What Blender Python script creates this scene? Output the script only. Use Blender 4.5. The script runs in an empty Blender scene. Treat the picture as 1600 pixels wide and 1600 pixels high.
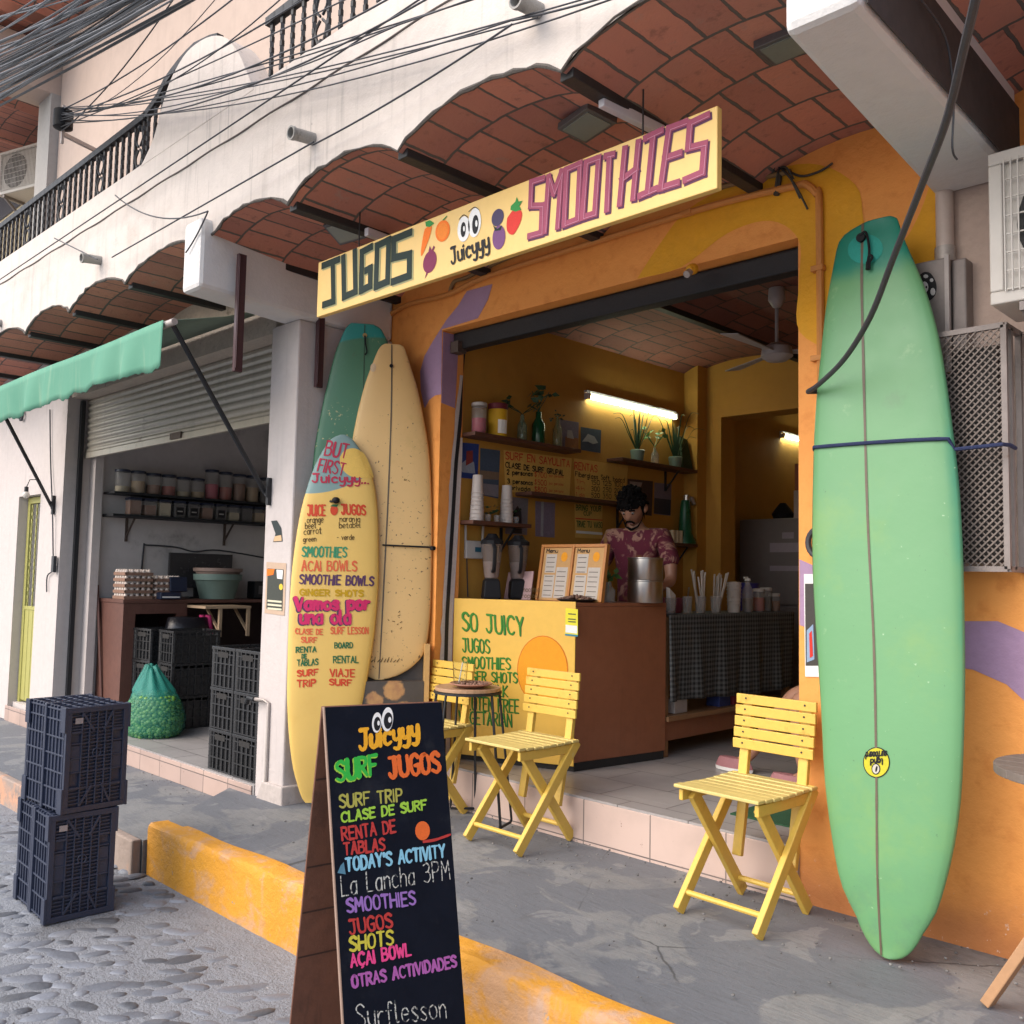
import bpy, math, random
from mathutils import Vector, Matrix
random.seed(7)
S = bpy.context.scene
C = bpy.context.collection
R = math.radians
K = 0.87                                   # everything is laid out in a 1.15x frame, brought to real metres at the end

# ------------------------------------------------------------------ camera
F0, YAW, PITCH, ROLL = 1453.5, R(44.6), R(4.07), R(1.13)
_cy, _sy, _cp, _sp = math.cos(YAW), math.sin(YAW), math.cos(PITCH), math.sin(PITCH)
_fw = Vector((-_sy*_cp, _cy*_cp, _sp)); _r0 = Vector((_cy, _sy, 0)); _u0 = _r0.cross(_fw)
_c, _s = math.cos(ROLL), math.sin(ROLL)
RT = _c*_r0 + _s*_u0; UP = -_s*_r0 + _c*_u0; FW = _fw
EYE = Vector((0, 0, 1.5))
cam = bpy.data.objects.new('camera', bpy.data.cameras.new('camera')); C.objects.link(cam)
cam.matrix_world = Matrix(((RT.x, UP.x, -FW.x, 0), (RT.y, UP.y, -FW.y, 0), (RT.z, UP.z, -FW.z, EYE.z*K), (0, 0, 0, 1)))
cam.data.sensor_width = 36; cam.data.lens = F0/1600*36; cam.data.clip_end = 500; cam.data.clip_start = .05
S.camera = cam
S.render.resolution_x = S.render.resolution_y = 1024

# ------------------------------------------------------------------ sky, sun, exposure
SUN_EL, SUN_AZ = R(44), R(200)
w = bpy.data.worlds.new('World'); S.world = w; w.use_nodes = True
_n = w.node_tree.nodes; _bg = _n['Background']
_sky = _n.new('ShaderNodeTexSky'); _sky.sky_type = 'NISHITA'; _sky.sun_disc = False
_sky.sun_elevation = SUN_EL; _sky.sun_rotation = SUN_AZ
_sky.air_density = 1.0; _sky.dust_density = 3.2; _sky.ozone_density = .6
w.node_tree.links.new(_sky.outputs[0], _bg.inputs[0]); _bg.inputs[1].default_value = .15
_l = bpy.data.lights.new('sun', 'SUN'); _l.energy = 1.3; _l.angle = R(95); _l.color = (1, .985, .965)
sun = bpy.data.objects.new('sun', _l); C.objects.link(sun); sun.location = (0, -4, 12)
sun.rotation_euler = Vector((math.sin(SUN_AZ)*math.cos(SUN_EL), math.cos(SUN_AZ)*math.cos(SUN_EL), math.sin(SUN_EL))).to_track_quat('Z', 'Y').to_euler()
S.view_settings.view_transform = 'Standard'; S.view_settings.look = 'None'
S.view_settings.exposure = 0.98; S.view_settings.gamma = 1

# ------------------------------------------------------------------ helpers
def ray(u, v): return (RT*((u-800)/F0) + UP*((800-v)/F0) + FW)
def at(u, v, ax, val):
    """the point of the plane ax = val seen at (u, v)"""
    d = ray(u, v); i = 'xyz'.index(ax); return EYE + d*((val-EYE[i])/d[i])
WM = {}
def tag(o, label=None, cat=None, group=None, kind=None):
    if label: o['label'] = label
    if cat: o['category'] = cat
    if group: o['group'] = group
    if kind: o['kind'] = kind
    return o
def thing(name, label, cat, loc=(0, 0, 0), rz=0, group=None):
    o = bpy.data.objects.new(name, None); C.objects.link(o); o.empty_display_size = .1
    o.location = loc; o.rotation_euler = (0, 0, rz); WM[o.name] = Matrix.Translation(loc) @ Matrix.Rotation(rz, 4, 'Z')
    return tag(o, label, cat, group)
def dup(o, loc, rz=0, label=None):
    def cp(x, par):
        c = x.copy(); C.objects.link(c); c.parent = par
        if x.name in WM: WM[c.name] = WM[x.name]
        for ch in x.children: cp(ch, c)
        return c
    r = cp(o, None); r.location = loc; r.rotation_euler = (0, 0, rz); WM[r.name] = Matrix.Translation(loc) @ Matrix.Rotation(rz, 4, 'Z')
    if label: r['label'] = label
    return r
ZV = Vector((0, 0, 1))
class MB:
    def __init__(s): s.v = []; s.f = []; s.uv = []
    def add(s, vs, fs):
        o = len(s.v); s.v += [Vector(p) for p in vs]; s.f += [[i+o for i in f] for f in fs]; return s
    def box(s, a, b, m=None):
        x0, y0, z0 = a; x1, y1, z1 = b
        vs = [Vector(p) for p in ((x0,y0,z0),(x1,y0,z0),(x1,y1,z0),(x0,y1,z0),(x0,y0,z1),(x1,y0,z1),(x1,y1,z1),(x0,y1,z1))]
        if m: vs = [m @ p for p in vs]
        return s.add(vs, [(3,2,1,0),(4,5,6,7),(0,1,5,4),(1,2,6,5),(2,3,7,6),(3,0,4,7)])
    def bar(s, p, q, w_, t_, side=None):
        p = Vector(p); q = Vector(q); d = (q-p).normalized()
        a = Vector(side) if side else (ZV if abs(d.z) < .9 else Vector((1, 0, 0)))
        a = (a - d*a.dot(d)).normalized(); b = d.cross(a)
        vs = []
        for c in (p, q):
            for i, j in ((-1,-1),(1,-1),(1,1),(-1,1)): vs.append(c + a*(i*w_/2) + b*(j*t_/2))
        return s.add(vs, [(3,2,1,0),(4,5,6,7),(0,1,5,4),(1,2,6,5),(2,3,7,6),(3,0,4,7)])
    def tube(s, pts, r, n=8, cap=True):
        pts = [Vector(p) for p in pts]; N = len(pts); rs = r if isinstance(r, (list, tuple)) else [r]*N
        vs = []; prev = None
        for i, p in enumerate(pts):
            d = (pts[min(i+1, N-1)] - pts[max(i-1, 0)])
            d = d.normalized() if d.length > 1e-9 else ZV
            if prev is None: a = d.orthogonal().normalized()
            else:
                a = prev - d*prev.dot(d); a = a.normalized() if a.length > 1e-6 else d.orthogonal().normalized()
            prev = a; b = d.cross(a)
            for k in range(n):
                t = 2*math.pi*k/n; vs.append(p + (a*math.cos(t) + b*math.sin(t))*rs[i])
        fs = [(i*n+k, i*n+(k+1) % n, (i+1)*n+(k+1) % n, (i+1)*n+k) for i in range(N-1) for k in range(n)]
        if cap: fs += [tuple(range(n-1, -1, -1)), tuple(range((N-1)*n, N*n))]
        return s.add(vs, fs)
    def lathe(s, prof, c=(0, 0, 0), n=20, m=None, sx=1, sy=1):
        c = Vector(c); vs = []
        for r, z in prof:
            for k in range(n):
                t = 2*math.pi*k/n; p = Vector((r*sx*math.cos(t), r*sy*math.sin(t), z)); vs.append((m @ p if m else p) + c)
        N = len(prof)
        fs = [(i*n+k, i*n+(k+1) % n, (i+1)*n+(k+1) % n, (i+1)*n+k) for i in range(N-1) for k in range(n)]
        fs += [tuple(range(n-1, -1, -1)), tuple(range((N-1)*n, N*n))]
        return s.add(vs, fs)
    def ball(s, c, r, n=8, sz=1, m=None):
        return s.lathe([(max(1e-4, r*math.sin(math.pi*i/n)), -r*sz*math.cos(math.pi*i/n)) for i in range(n+1)], c, max(6, n+2), m)
    def prism(s, base, top):
        n = len(base)
        return s.add(list(base)+list(top), [tuple(range(n-1, -1, -1)), tuple(range(n, 2*n))] + [(i, (i+1) % n, n+(i+1) % n, n+i) for i in range(n)])
    def sheet(s, rows):
        n = len(rows[0]); return s.add([p for r in rows for p in r], [(i*n+j, i*n+j+1, (i+1)*n+j+1, (i+1)*n+j) for i in range(len(rows)-1) for j in range(n-1)])
    def build(s, name, m, parent=None, smooth=False, bevel=0, local=False, mat4=None, solid=0, sub=0):
        me = bpy.data.meshes.new(name); vs = s.v
        off = None
        if mat4 is not None: pass
        elif parent is not None:
            if not local:
                iv = WM[parent.name].inverted(); vs = [iv @ p for p in vs]
        elif not local:
            lo = [min(p[i] for p in vs) for i in range(3)]; hi = [max(p[i] for p in vs) for i in range(3)]
            off = Vector(((lo[0]+hi[0])/2, (lo[1]+hi[1])/2, lo[2])); vs = [p-off for p in vs]
        me.from_pydata([tuple(p) for p in vs], [], s.f); me.update()
        if s.uv:
            l = me.uv_layers.new(name='UVMap')
            for i, lp in enumerate(me.loops): l.data[i].uv = s.uv[lp.vertex_index]
        import bmesh
        bm = bmesh.new(); bm.from_mesh(me); bmesh.ops.recalc_face_normals(bm, faces=bm.faces); bm.to_mesh(me); bm.free()
        o = bpy.data.objects.new(name, me); C.objects.link(o)
        if m: me.materials.append(m)
        if mat4 is not None: o.matrix_world = mat4; WM[o.name] = mat4
        elif parent is not None: o.parent = parent; WM[o.name] = WM[parent.name]
        elif off is not None: o.location = off; WM[o.name] = Matrix.Translation(off)
        else: WM[o.name] = Matrix()
        if smooth:
            for p in me.polygons: p.use_smooth = True
            if smooth != 'all':
                try: me.set_sharp_from_angle(angle=R(40))
                except Exception: pass
        if solid:
            k = o.modifiers.new('solid', 'SOLIDIFY'); k.thickness = solid; k.offset = 0
        if sub:
            k = o.modifiers.new('sub', 'SUBSURF'); k.levels = k.render_levels = sub
        if bevel:
            k = o.modifiers.new('bevel', 'BEVEL'); k.width = bevel; k.segments = 2; k.limit_method = 'ANGLE'; k.angle_limit = R(40)
        return o
def catenary(p, q, sag, n=14):
    p = Vector(p); q = Vector(q)
    return [p.lerp(q, i/n) - ZV*(sag*4*(i/n)*(1-i/n)) for i in range(n+1)]
def spline(pts, k=6):
    pts = [Vector(p) for p in pts]; out = []
    for i in range(len(pts)-1):
        a = pts[max(i-1, 0)]; b = pts[i]; c = pts[i+1]; d = pts[min(i+2, len(pts)-1)]
        for j in range(k):
            t = j/k; out.append(.5*((2*b) + (c-a)*t + (2*a-5*b+4*c-d)*t*t + (3*b-a-3*c+d)*t**3))
    return out + [pts[-1]]

# ------------------------------------------------------------------ materials
class NT:
    def __init__(s, name):
        s.m = bpy.data.materials.new(name); s.m.use_nodes = True; s.t = s.m.node_tree; s.N = s.t.nodes
        s.b = s.N['Principled BSDF']; s.co = s.N.new('ShaderNodeTexCoord')
        s.obj = s.co.outputs['Object']
    def L(s, a, b): s.t.links.new(a, b)
    def put(s, sock, x):
        if isinstance(x, bpy.types.NodeSocket): s.L(x, sock)
        elif isinstance(x, (tuple, list)) and len(x) == 3 and sock.type == 'RGBA': sock.default_value = (*x, 1)
        else: sock.default_value = x
    def noise(s, scale, detail=4, rough=.6, vec=None, dist=0, off=None):
        n = s.N.new('ShaderNodeTexNoise'); n.inputs['Scale'].default_value = scale; n.inputs['Detail'].default_value = detail
        n.inputs['Roughness'].default_value = rough; n.inputs['Distortion'].default_value = dist
        s.L(s.map(vec or s.obj, (1, 1, 1), off) if off else (vec or s.obj), n.inputs['Vector']); return n.outputs[0]
    def voro(s, scale, feature='F1', out=0, vec=None, rnd=1):
        n = s.N.new('ShaderNodeTexVoronoi'); n.feature = feature; n.inputs['Scale'].default_value = scale; n.inputs['Randomness'].default_value = rnd
        s.L(vec or s.obj, n.inputs['Vector']); return n.outputs[out]
    def map(s, vec, scale=(1, 1, 1), loc=None, rot=None):
        n = s.N.new('ShaderNodeMapping'); n.inputs['Scale'].default_value = scale
        if loc: n.inputs['Location'].default_value = loc
        if rot: n.inputs['Rotation'].default_value = rot
        s.L(vec, n.inputs['Vector']); return n.outputs[0]
    def sep(s, vec=None):
        n = s.N.new('ShaderNodeSeparateXYZ'); s.L(vec or s.obj, n.inputs[0]); return n.outputs
    def comb(s, x, y, z):
        n = s.N.new('ShaderNodeCombineXYZ')
        for i, a in enumerate((x, y, z)): s.put(n.inputs[i], a)
        return n.outputs[0]
    def math(s, op, a, b=0, clamp=False):
        n = s.N.new('ShaderNodeMath'); n.operation = op; n.use_clamp = clamp; s.put(n.inputs[0], a); s.put(n.inputs[1], b); return n.outputs[0]
    def step(s, x, lo, hi):
        n = s.N.new('ShaderNodeMapRange'); n.interpolation_type = 'SMOOTHSTEP'; s.put(n.inputs[0], x); n.inputs[1].default_value = lo; n.inputs[2].default_value = hi; return n.outputs[0]
    def mix(s, f, a, b, mode='MIX'):
        n = s.N.new('ShaderNodeMix'); n.data_type = 'RGBA'; n.blend_type = mode
        s.put(n.inputs[0], f); s.put(n.inputs[6], a); s.put(n.inputs[7], b); return n.outputs[2]
    def brick(s, vec, c1, c2, mort, w_, h, ms=.01, off=.5, bias=0):
        n = s.N.new('ShaderNodeTexBrick'); s.L(vec, n.inputs['Vector'])
        for k, x in (('Color1', c1), ('Color2', c2), ('Mortar', mort)): n.inputs[k].default_value = (*x, 1)
        for k, x in (('Scale', 1), ('Brick Width', w_), ('Row Height', h), ('Mortar Size', ms), ('Mortar Smooth', .15), ('Bias', bias)): n.inputs[k].default_value = x
        n.offset = off; return n.outputs
    def bump(s, h, strength=.3, dist=.01):
        n = s.N.new('ShaderNodeBump'); n.inputs['Strength'].default_value = strength; n.inputs['Distance'].default_value = dist; s.put(n.inputs['Height'], h)
        if s.b.inputs['Normal'].links: s.L(s.b.inputs['Normal'].links[0].from_socket, n.inputs['Normal'])
        s.L(n.outputs[0], s.b.inputs['Normal'])
    def fin(s, col, rough=.6, metal=0, **kw):
        s.put(s.b.inputs['Base Color'], col); s.put(s.b.inputs['Roughness'], rough); s.b.inputs['Metallic'].default_value = metal
        for k, x in kw.items(): s.put(s.b.inputs[k.replace('_', ' ')], x)
        return s.m
def sc(c, k): return tuple(min(1, x*k) for x in c)
_MC = {}
def M(name, col, rough=.6, var=.14, vs=5, bump=.15, bs=60, metal=0, spots=(), streak=0, island=0, **kw):
    """paint/plaster/plastic: base colour, slow tone variation, fine bump, spots = (colour, scale, lo, hi)"""
    if name in _MC: return _MC[name]
    t = NT(name); c = t.mix(t.noise(vs, 5, .65), sc(col, 1-var), sc(col, 1+var))
    c = t.mix(t.step(t.noise(vs*6.3, 3, .6, off=(3, 1, 8)), .35, .75), c, sc(col, 1-var*.6))
    if streak:
        sx = t.noise(1, 4, .6, t.map(t.obj, (14, 14, .7)))
        c = t.mix(t.math('MULTIPLY', t.step(sx, .52, .72), streak), c, sc(col, .55)); s2 = t.noise(1, 3, .6, t.map(t.obj, (34, 34, 1.3)), off=None); c = t.mix(t.math('MULTIPLY', t.math('MULTIPLY', t.step(s2, .56, .70), t.step(t.noise(.9, 3, off=(3, 3, 3)), .45, .65)), min(1, streak*1.3)), c, sc(col, .42))
    for k, (pc, ps, lo, hi) in enumerate(spots):
        c = t.mix(t.step(t.noise(ps, 6, .65, off=(k*7+2, k*3+5, k)), lo, hi), c, pc)
    if island:
        g = t.N.new('ShaderNodeNewGeometry'); c = t.mix(g.outputs['Random Per Island'], t.mix(.5, c, sc(col, 1-island)), t.mix(.5, c, sc(col, 1+island)))
    r = t.math('ADD', t.math('MULTIPLY', t.noise(vs*3, 3), .2), rough-.1)
    if bump: t.bump(t.noise(bs, 5, .65), bump, .01)
    _MC[name] = t.fin(c, r, metal, **kw); return _MC[name]
def emit(name, col, k):
    t = NT(name); t.put(t.b.inputs['Emission Color'], col); t.b.inputs['Emission Strength'].default_value = k; return t.fin(col, .4)
def P(name, col, rough=.55): return M('paint_'+name, col, rough, .16, 30, .08, 200, Specular_IOR_Level=.22)     # brushed sign paint

# ------------------------------------------------------------------ hand lettering: strokes on a 6 x 10 grid, '~' = curved
GL = {
'A':'0 0 3 10 6 0;1.1 3.6 4.9 3.6','B':'0 0 0 10;~0 10 4 9.7 5.2 7.8 3.6 5.6 0 5.3;~0 5.3 4.6 5 6 2.6 4.4 .3 0 0','C':'~6 8.6 4 10 1.2 8.8 0 5 1.2 1.2 4 0 6 1.4',
'Ç':'~6 8.6 4 10 1.2 8.8 0 5 1.2 1.2 4 0 6 1.4;~3.4 0 4 -1.4 2.6 -2.2','D':'0 0 0 10;~0 10 4 9.4 6 5 4 .6 0 0','E':'5.4 10 0 10 0 0 5.4 0;0 5.2 4.6 5.2','F':'5.4 10 0 10 0 0;0 5.2 4.4 5.2',
'G':'~6 8.6 4 10 1.2 8.8 0 5 1.2 1.2 3.6 0 5.8 1.4;5.8 1 5.8 4.6 3.2 4.6','H':'0 0 0 10;6 0 6 10;0 5 6 5','I':'0 0 0 10','J':'1 10 6 10;~4.4 10 4.4 2.4 3 .1 1.2 .3 0 2','K':'0 0 0 10;5.6 10 0 4.6 6 0',
'L':'0 10 0 0 5.2 0','M':'0 0 .6 10 3.5 4 6.4 10 7 0','N':'0 0 0 10 5.6 0 5.6 10','O':'~3 10 .8 8.8 0 5 .8 1.2 3 0 5.2 1.2 6 5 5.2 8.8 3 10','P':'0 0 0 10;~0 10 4.4 9.6 5.6 7.4 4.2 5 0 4.6',
'Q':'~3 10 .8 8.8 0 5 .8 1.2 3 0 5.2 1.2 6 5 5.2 8.8 3 10;3.6 2.4 6.4 -.8','R':'0 0 0 10;~0 10 4.4 9.6 5.4 7.6 4 5.4 0 5;2 5 5.8 0','S':'~5.6 8.6 3.4 10 .8 9 .5 7 3 5.3 5.3 3.6 5.4 1.4 3 0 0 1.2',
'T':'0 10 6 10;3 10 3 0','U':'~0 10 0 3 1.2 .4 3 0 4.8 .4 6 3 6 10','V':'0 10 3 0 6 10','W':'0 10 1.8 0 3.8 7 5.8 0 7.6 10','X':'0 0 6 10;0 10 6 0','Y':'0 10 3 5 6 10;3 5 3 0','Z':'0 10 6 10 0 0 6 0',
'0':'~3 10 .8 8.8 0 5 .8 1.2 3 0 5.2 1.2 6 5 5.2 8.8 3 10','1':'.5 8 2 10 2 0','2':'~.4 8 2.6 10 5 8.6 4.6 5.6 0 0;0 0 5.6 0','3':'~.4 9 3 10 5 8 4 5.8 2 5.3;~2 5.3 4.6 5 5.6 2.4 3 0 0 1','5':'5 10 .8 10 .6 5.8;~.6 5.8 3.6 6.2 5.4 3.6 3.6 .2 0 .8',
'4':'4 0 4 10 0 3.4 5.6 3.4','8':'~3 5.4 .8 7.6 3 10 5 7.6 3 5.4 .2 2.6 3 0 5.8 2.6 3 5.4','7':'0 10 5.4 10 2 0','$':'~5.6 8.4 3.2 9.4 .8 8 3 5.3 5.3 3 3 .8 0 1.8;3 -.6 3 10.8',"'":'.4 10 .4 7.6','.':'0 0 .3 .3','-':'0 4.5 3 4.5',
'a':'~4.8 5.6 2.6 6.4 .4 4.6 .3 1.6 2.2 0 4.2 1 4.8 3.6;4.8 6.4 4.8 0','b':'0 10 0 0;~0 4 2.4 6.4 5 4.8 5 1.4 2.6 0 0 1.4','c':'~4.6 5.4 2.8 6.4 .4 5 .3 1.6 2.4 0 4.8 .9','d':'5 10 5 0;~5 4 2.8 6.4 .3 4.8 .3 1.4 2.6 0 5 1.6',
'e':'~.4 3.2 4.9 3.6 4 6 2 6.2 .3 4.2 .6 1.2 2.6 0 4.8 1','f':'~4.4 9.2 3 10 1.8 8.6 1.6 0;0 6 3.6 6','g':'~4.8 5.6 2.6 6.4 .4 4.6 .4 1.8 2.4 .4 4.8 2;~4.8 6.4 4.8 -1.6 3 -3.4 .4 -2.4','h':'0 10 0 0;~0 4 2.4 6.3 4.6 4.8 4.6 0','i':'0 6.2 0 0;0 8.4 .2 8.8',
'j':'~2 6.2 2 -1.6 .8 -3.2 -.8 -2.4;2 8.4 2.2 8.8','l':'~0 10 0 2 .6 .2 1.6 .4','k':'0 10 0 0;4.4 6.2 0 2.8 4.8 0','m':'0 6.2 0 0;~0 4 1.8 6.3 3.3 4.8 3.3 0;~3.3 4 5 6.3 6.6 4.8 6.6 0','n':'0 6.2 0 0;~0 4 2.4 6.3 4.4 4.8 4.4 0',
'o':'~2.6 6.4 .4 5 .2 1.6 2.6 0 5 1.6 4.9 5 2.6 6.4','p':'0 6.2 0 -4;~0 4 2.4 6.4 5 4.8 5 1.4 2.6 0 0 1.4','r':'0 6.2 0 0;~0 3.6 1.6 6 3.6 6','s':'~4.2 5.4 2.4 6.4 .6 5 2.4 3.3 4.2 1.8 2.6 0 0 .9','t':'~1.8 9 1.8 1.4 2.8 0 4 .6;0 6.2 3.8 6.2',
'u':'~0 6.2 .1 1.6 1.8 0 4 1 4.6 3.4;4.6 6.2 4.6 0','v':'0 6.2 2.2 0 4.4 6.2','w':'0 6.2 1.4 0 3 5 4.6 0 6 6.2','x':'0 0 4.4 6.2;0 6.2 4.4 0','y':'~0 6.2 .2 2.6 1.8 1.2 4 2.4;~4.6 6.2 4.5 -1 3 -3.6 .4 -3','z':'0 6.2 4.4 6.2 0 0 4.6 0','/':'0 0 4 10',
}
BLK = {'J':'0 10 6 10;3.8 10 3.8 0 0 0','U':'0 10 0 0 6 0 6 10','G':'6 10 0 10 0 0 6 0 6 4.6 3.4 4.6','O':'0 0 0 10 6 10 6 0 0 0','S':'6 10 0 10 0 5.6 6 5 6 0 0 0','M':'0 0 0 10 3 6.6 6 10 6 0','T':'0 10 6 10;3 10 3 0','H':'0 0 0 10;6 0 6 10;0 4.4 6 5.2','I':'0 10 6 10;3 10 3 0;0 0 6 0','E':'6 10 0 10 0 0 6 0;0 5 5.4 5'}
_GP = {}
def glyph(ch, block=False):
    if (ch, block) in _GP: return _GP[ch, block]
    out = []; wd = 0
    for st in (BLK if block else GL).get(ch, '').split(';'):
        if not st: continue
        cur = st[0] == '~'; a = [float(x) for x in st.strip('~').split()]
        p = [Vector((a[i], a[i+1], 0)) for i in range(0, len(a), 2)]; wd = max(wd, max(q.x for q in p))
        out.append(spline(p, 5) if cur else p)
    _GP[ch, block] = (out, max(wd, .6)); return _GP[ch, block]
_zs = [0]
def ribbon(mb, pl, pts, wd, off, square=False):
    """one brush stroke on the surface pl (2-D points, local metres)"""
    runs = [[pts[0]]]
    for i in range(1, len(pts)):
        runs[-1].append(pts[i])
        if 0 < i < len(pts)-1:
            a = (pts[i]-pts[i-1]); b = (pts[i+1]-pts[i])
            if a.length > 1e-9 and b.length > 1e-9 and a.angle(b) > R(50): runs.append([pts[i]])
    for r_ in runs:
        if len(r_) < 2: continue
        _zs[0] = (_zs[0]+1) % 24; o = off + _zs[0]*.00003
        vs = []; h = wd/2; n = len(r_)
        r_ = [Vector((p[0], p[1], 0)) for p in r_]
        d0 = (r_[1]-r_[0]).normalized(); d1 = (r_[-1]-r_[-2]).normalized()
        nrm = lambda d: Vector((-d.y, d.x, 0))
        if square: r_[0] = r_[0]-d0*h; r_[-1] = r_[-1]+d1*h
        L_ = []; R_ = []; wv = random.uniform(.84, 1.2)
        for i in range(n):
            d = (r_[min(i+1, n-1)]-r_[max(i-1, 0)]); d = d.normalized() if d.length > 1e-9 else d0
            jit = 1 if square else (1 + random.uniform(-.14, .14))*wv*(1-.28*(i/(n-1))**2)
            L_.append(r_[i]+nrm(d)*h*jit); R_.append(r_[i]-nrm(d)*h*jit)
        cs = []; ce = []
        if not square:
            for k in (1, 2, 3):
                t = math.pi*k/4
                ce.append(r_[-1] + (nrm(d1)*h*math.cos(t) + d1*h*math.sin(t))*wv*.72)
                cs.append(r_[0] - (nrm(d0)*h*math.cos(t) + d0*h*math.sin(t))*wv)
        vs = L_ + R_; idx = len(vs); fs = [(i, n+i, n+i+1, i+1) for i in range(n-1)]
        if ce:
            vs += ce; fs.append((n-1, 2*n-1, idx+2, idx+1, idx)); idx += 3
            vs += cs; fs.append((n, 0, idx+2, idx+1, idx))
        mb.add([pl.pt(p.x, p.y, o) for p in vs], fs)
def text(pl, parent, s, Lp, Rp, Tp, wd, m, block=False, off=.0022, name='lettering', gap=2.2, shift=(0, 0), jit=.25, label=None, space=4, lf=None):
    """the words s between the seen points Lp (baseline left), Rp (baseline right), Tp (top left) of surface pl"""
    a, b, c = [Vector((*pl.px(*p), 0)) for p in (Lp, Rp, Tp)]
    tot = -gap
    for ch in s: tot += (space if ch == ' ' else glyph(ch, block)[1]) + gap
    bx = (b-a)/tot; by = (c-a)/10; x = 0; mb = MB(); sh = Vector((*shift, 0)); rnd = random.Random(s)
    for ch in s:
        if ch == ' ': x += space+gap; continue
        st, w_ = glyph(ch, block); jy = rnd.uniform(-jit, jit); js = rnd.uniform(1-jit*.12, 1+jit*.12)
        for p in st: ribbon(mb, pl, [a+sh+bx*(q.x+x)+by*(q.y*js+jy) for q in p], wd, off, block)
        x += w_+gap
    o = mb.build(name, m, parent)
    if label: o['label'] = label
    return o
class Plane:
    """a flat surface: origin p, e to the right, t up, n out of it"""
    def __init__(s, p, e, t): s.p = Vector(p); s.e = Vector(e).normalized(); s.t = Vector(t); s.t = (s.t - s.e*s.t.dot(s.e)).normalized(); s.n = s.e.cross(s.t)
    def px(s, u, v):
        d = ray(u, v); q = EYE + d*((s.p-EYE).dot(s.n)/d.dot(s.n)) - s.p; return q.dot(s.e), q.dot(s.t)
    def d(s, a, b): return 0
    def pt(s, a, b, off=0): return s.p + s.e*a + s.t*b + s.n*(s.d(a, b)+off)
    def at(s, u, v, off=0): return s.pt(*s.px(u, v), off)
    def mat(s): 
        e, n, t, p = s.e, -s.n, s.t, s.p
        return Matrix(((e.x, n.x, t.x, p.x), (e.y, n.y, t.y, p.y), (e.z, n.z, t.z, p.z), (0, 0, 0, 1)))
def patch(pl, parent, pts, m, off=.002, name='painted_patch', px=True, curved=False, thick=0, seg=1):
    """a flat painted shape on surface pl"""
    q = [Vector((*(pl.px(*p) if px else p), 0)) for p in pts]
    if curved: q = spline(q+[q[0]], 5)[:-1]
    c = sum(q, Vector())/len(q); mb = MB(); n = len(q); rings = seg
    if seg == 1 and not thick: mb.add([pl.pt(p.x, p.y, off) for p in q], [tuple(range(n))]); return mb.build(name, m, parent)
    vs = [pl.pt(c.x, c.y, off)]; fs = []
    for k in range(1, rings+1):
        for p in q: r = c.lerp(p, k/rings); vs.append(pl.pt(r.x, r.y, off))
    for i in range(n): fs.append((0, 1+i, 1+(i+1) % n))
    for k in range(rings-1):
        for i in range(n): a = 1+k*n; fs.append((a+i, a+n+i, a+n+(i+1) % n, a+(i+1) % n))
    mb.add(vs, fs); return mb.build(name, m, parent)
def ell(c, rx, ry, n=20, rot=0):
    return [(c[0]+rx*math.cos(2*math.pi*i/n)*math.cos(rot)-ry*math.sin(2*math.pi*i/n)*math.sin(rot), c[1]+rx*math.cos(2*math.pi*i/n)*math.sin(rot)+ry*math.sin(2*math.pi*i/n)*math.cos(rot)) for i in range(n)]
# ------------------------------------------------------------------ setting materials
m_cream = M('cream_stucco', (.60, .535, .485), .85, .12, 1.6, .3, 45, spots=[((.48, .41, .36), 1.1, .56, .72), ((.36, .31, .27), 2.6, .64, .78), ((.20, .18, .165), 11, .70, .76)], streak=.34)
m_white = M('white_stucco', (.66, .64, .62), .8, .07, 2, .35, 28, spots=[((.45, .42, .40), 5, .68, .82)])
m_pillar = M('pillar_stucco', (.53, .475, .45), .85, .1, 2.2, .3, 30, spots=[((.42, .38, .35), 3.5, .62, .8), ((.2, .18, .17), 14, .74, .8)], streak=.15)
m_rough = M('rough_render', (.50, .42, .34), .9, .25, 6, .8, 18, spots=[((.25, .2, .16), 9, .6, .72)])
m_pink = M('pink_stucco', (.50, .38, .32), .9, .14, 4, .5, 22, spots=[((.3, .23, .2), 6, .62, .75)])
m_grey = M('grey_render', (.36, .34, .32), .9, .12, 3, .2, 30)
m_upper = M('upper_wall_paint', (.48, .375, .315), .85, .1, 1.2, .15, 40, streak=.12)
m_black = M('black_iron', (.010, .011, .014), .6, .3, 20, .1, 90)
m_steel = M('dark_steel_beam', (.022, .02, .02), .6, .3, 8, .2, 60)
m_dark = M('dark_gap', (.02, .018, .017), .9, .2, 5)
m_yint = M('mustard_wall_paint', (.47, .235, .035), .75, .1, 1.5, .15, 40)
m_grout = M('cement_edge', (.115, .10, .088), .95, .3, 12, .9, 50)
def m_orange_wall():
    t = NT('orange_wall_paint'); c = t.mix(t.noise(1.4, 5, .65), (.80, .30, .058), (.88, .37, .092)); c = t.mix(t.step(t.noise(11, 4), .5, .8), c, (.72, .255, .05))
    x, y, z = t.sep(); low = t.step(t.math('ADD', z, t.math('MULTIPLY', t.noise(5, 3), -.22)), .2, -.1)
    c = t.mix(t.math('MULTIPLY', low, .75), c, (.30, .10, .035))
    chip = t.math('MULTIPLY', t.step(t.noise(30, 4, .7), .64, .70), t.step(z, .26, .02)); c = t.mix(chip, c, (.62, .50, .44))
    t.bump(t.noise(24, 5, .65), .45, .012); return t.fin(c, .72)
m_orange = m_orange_wall()
m_amber = M('amber_mural_paint', (.76, .36, .012), .72, .1, 3, .45, 24)
m_purple = M('lilac_mural_paint', (.36, .23, .36), .72, .1, 3, .45, 24)
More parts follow.
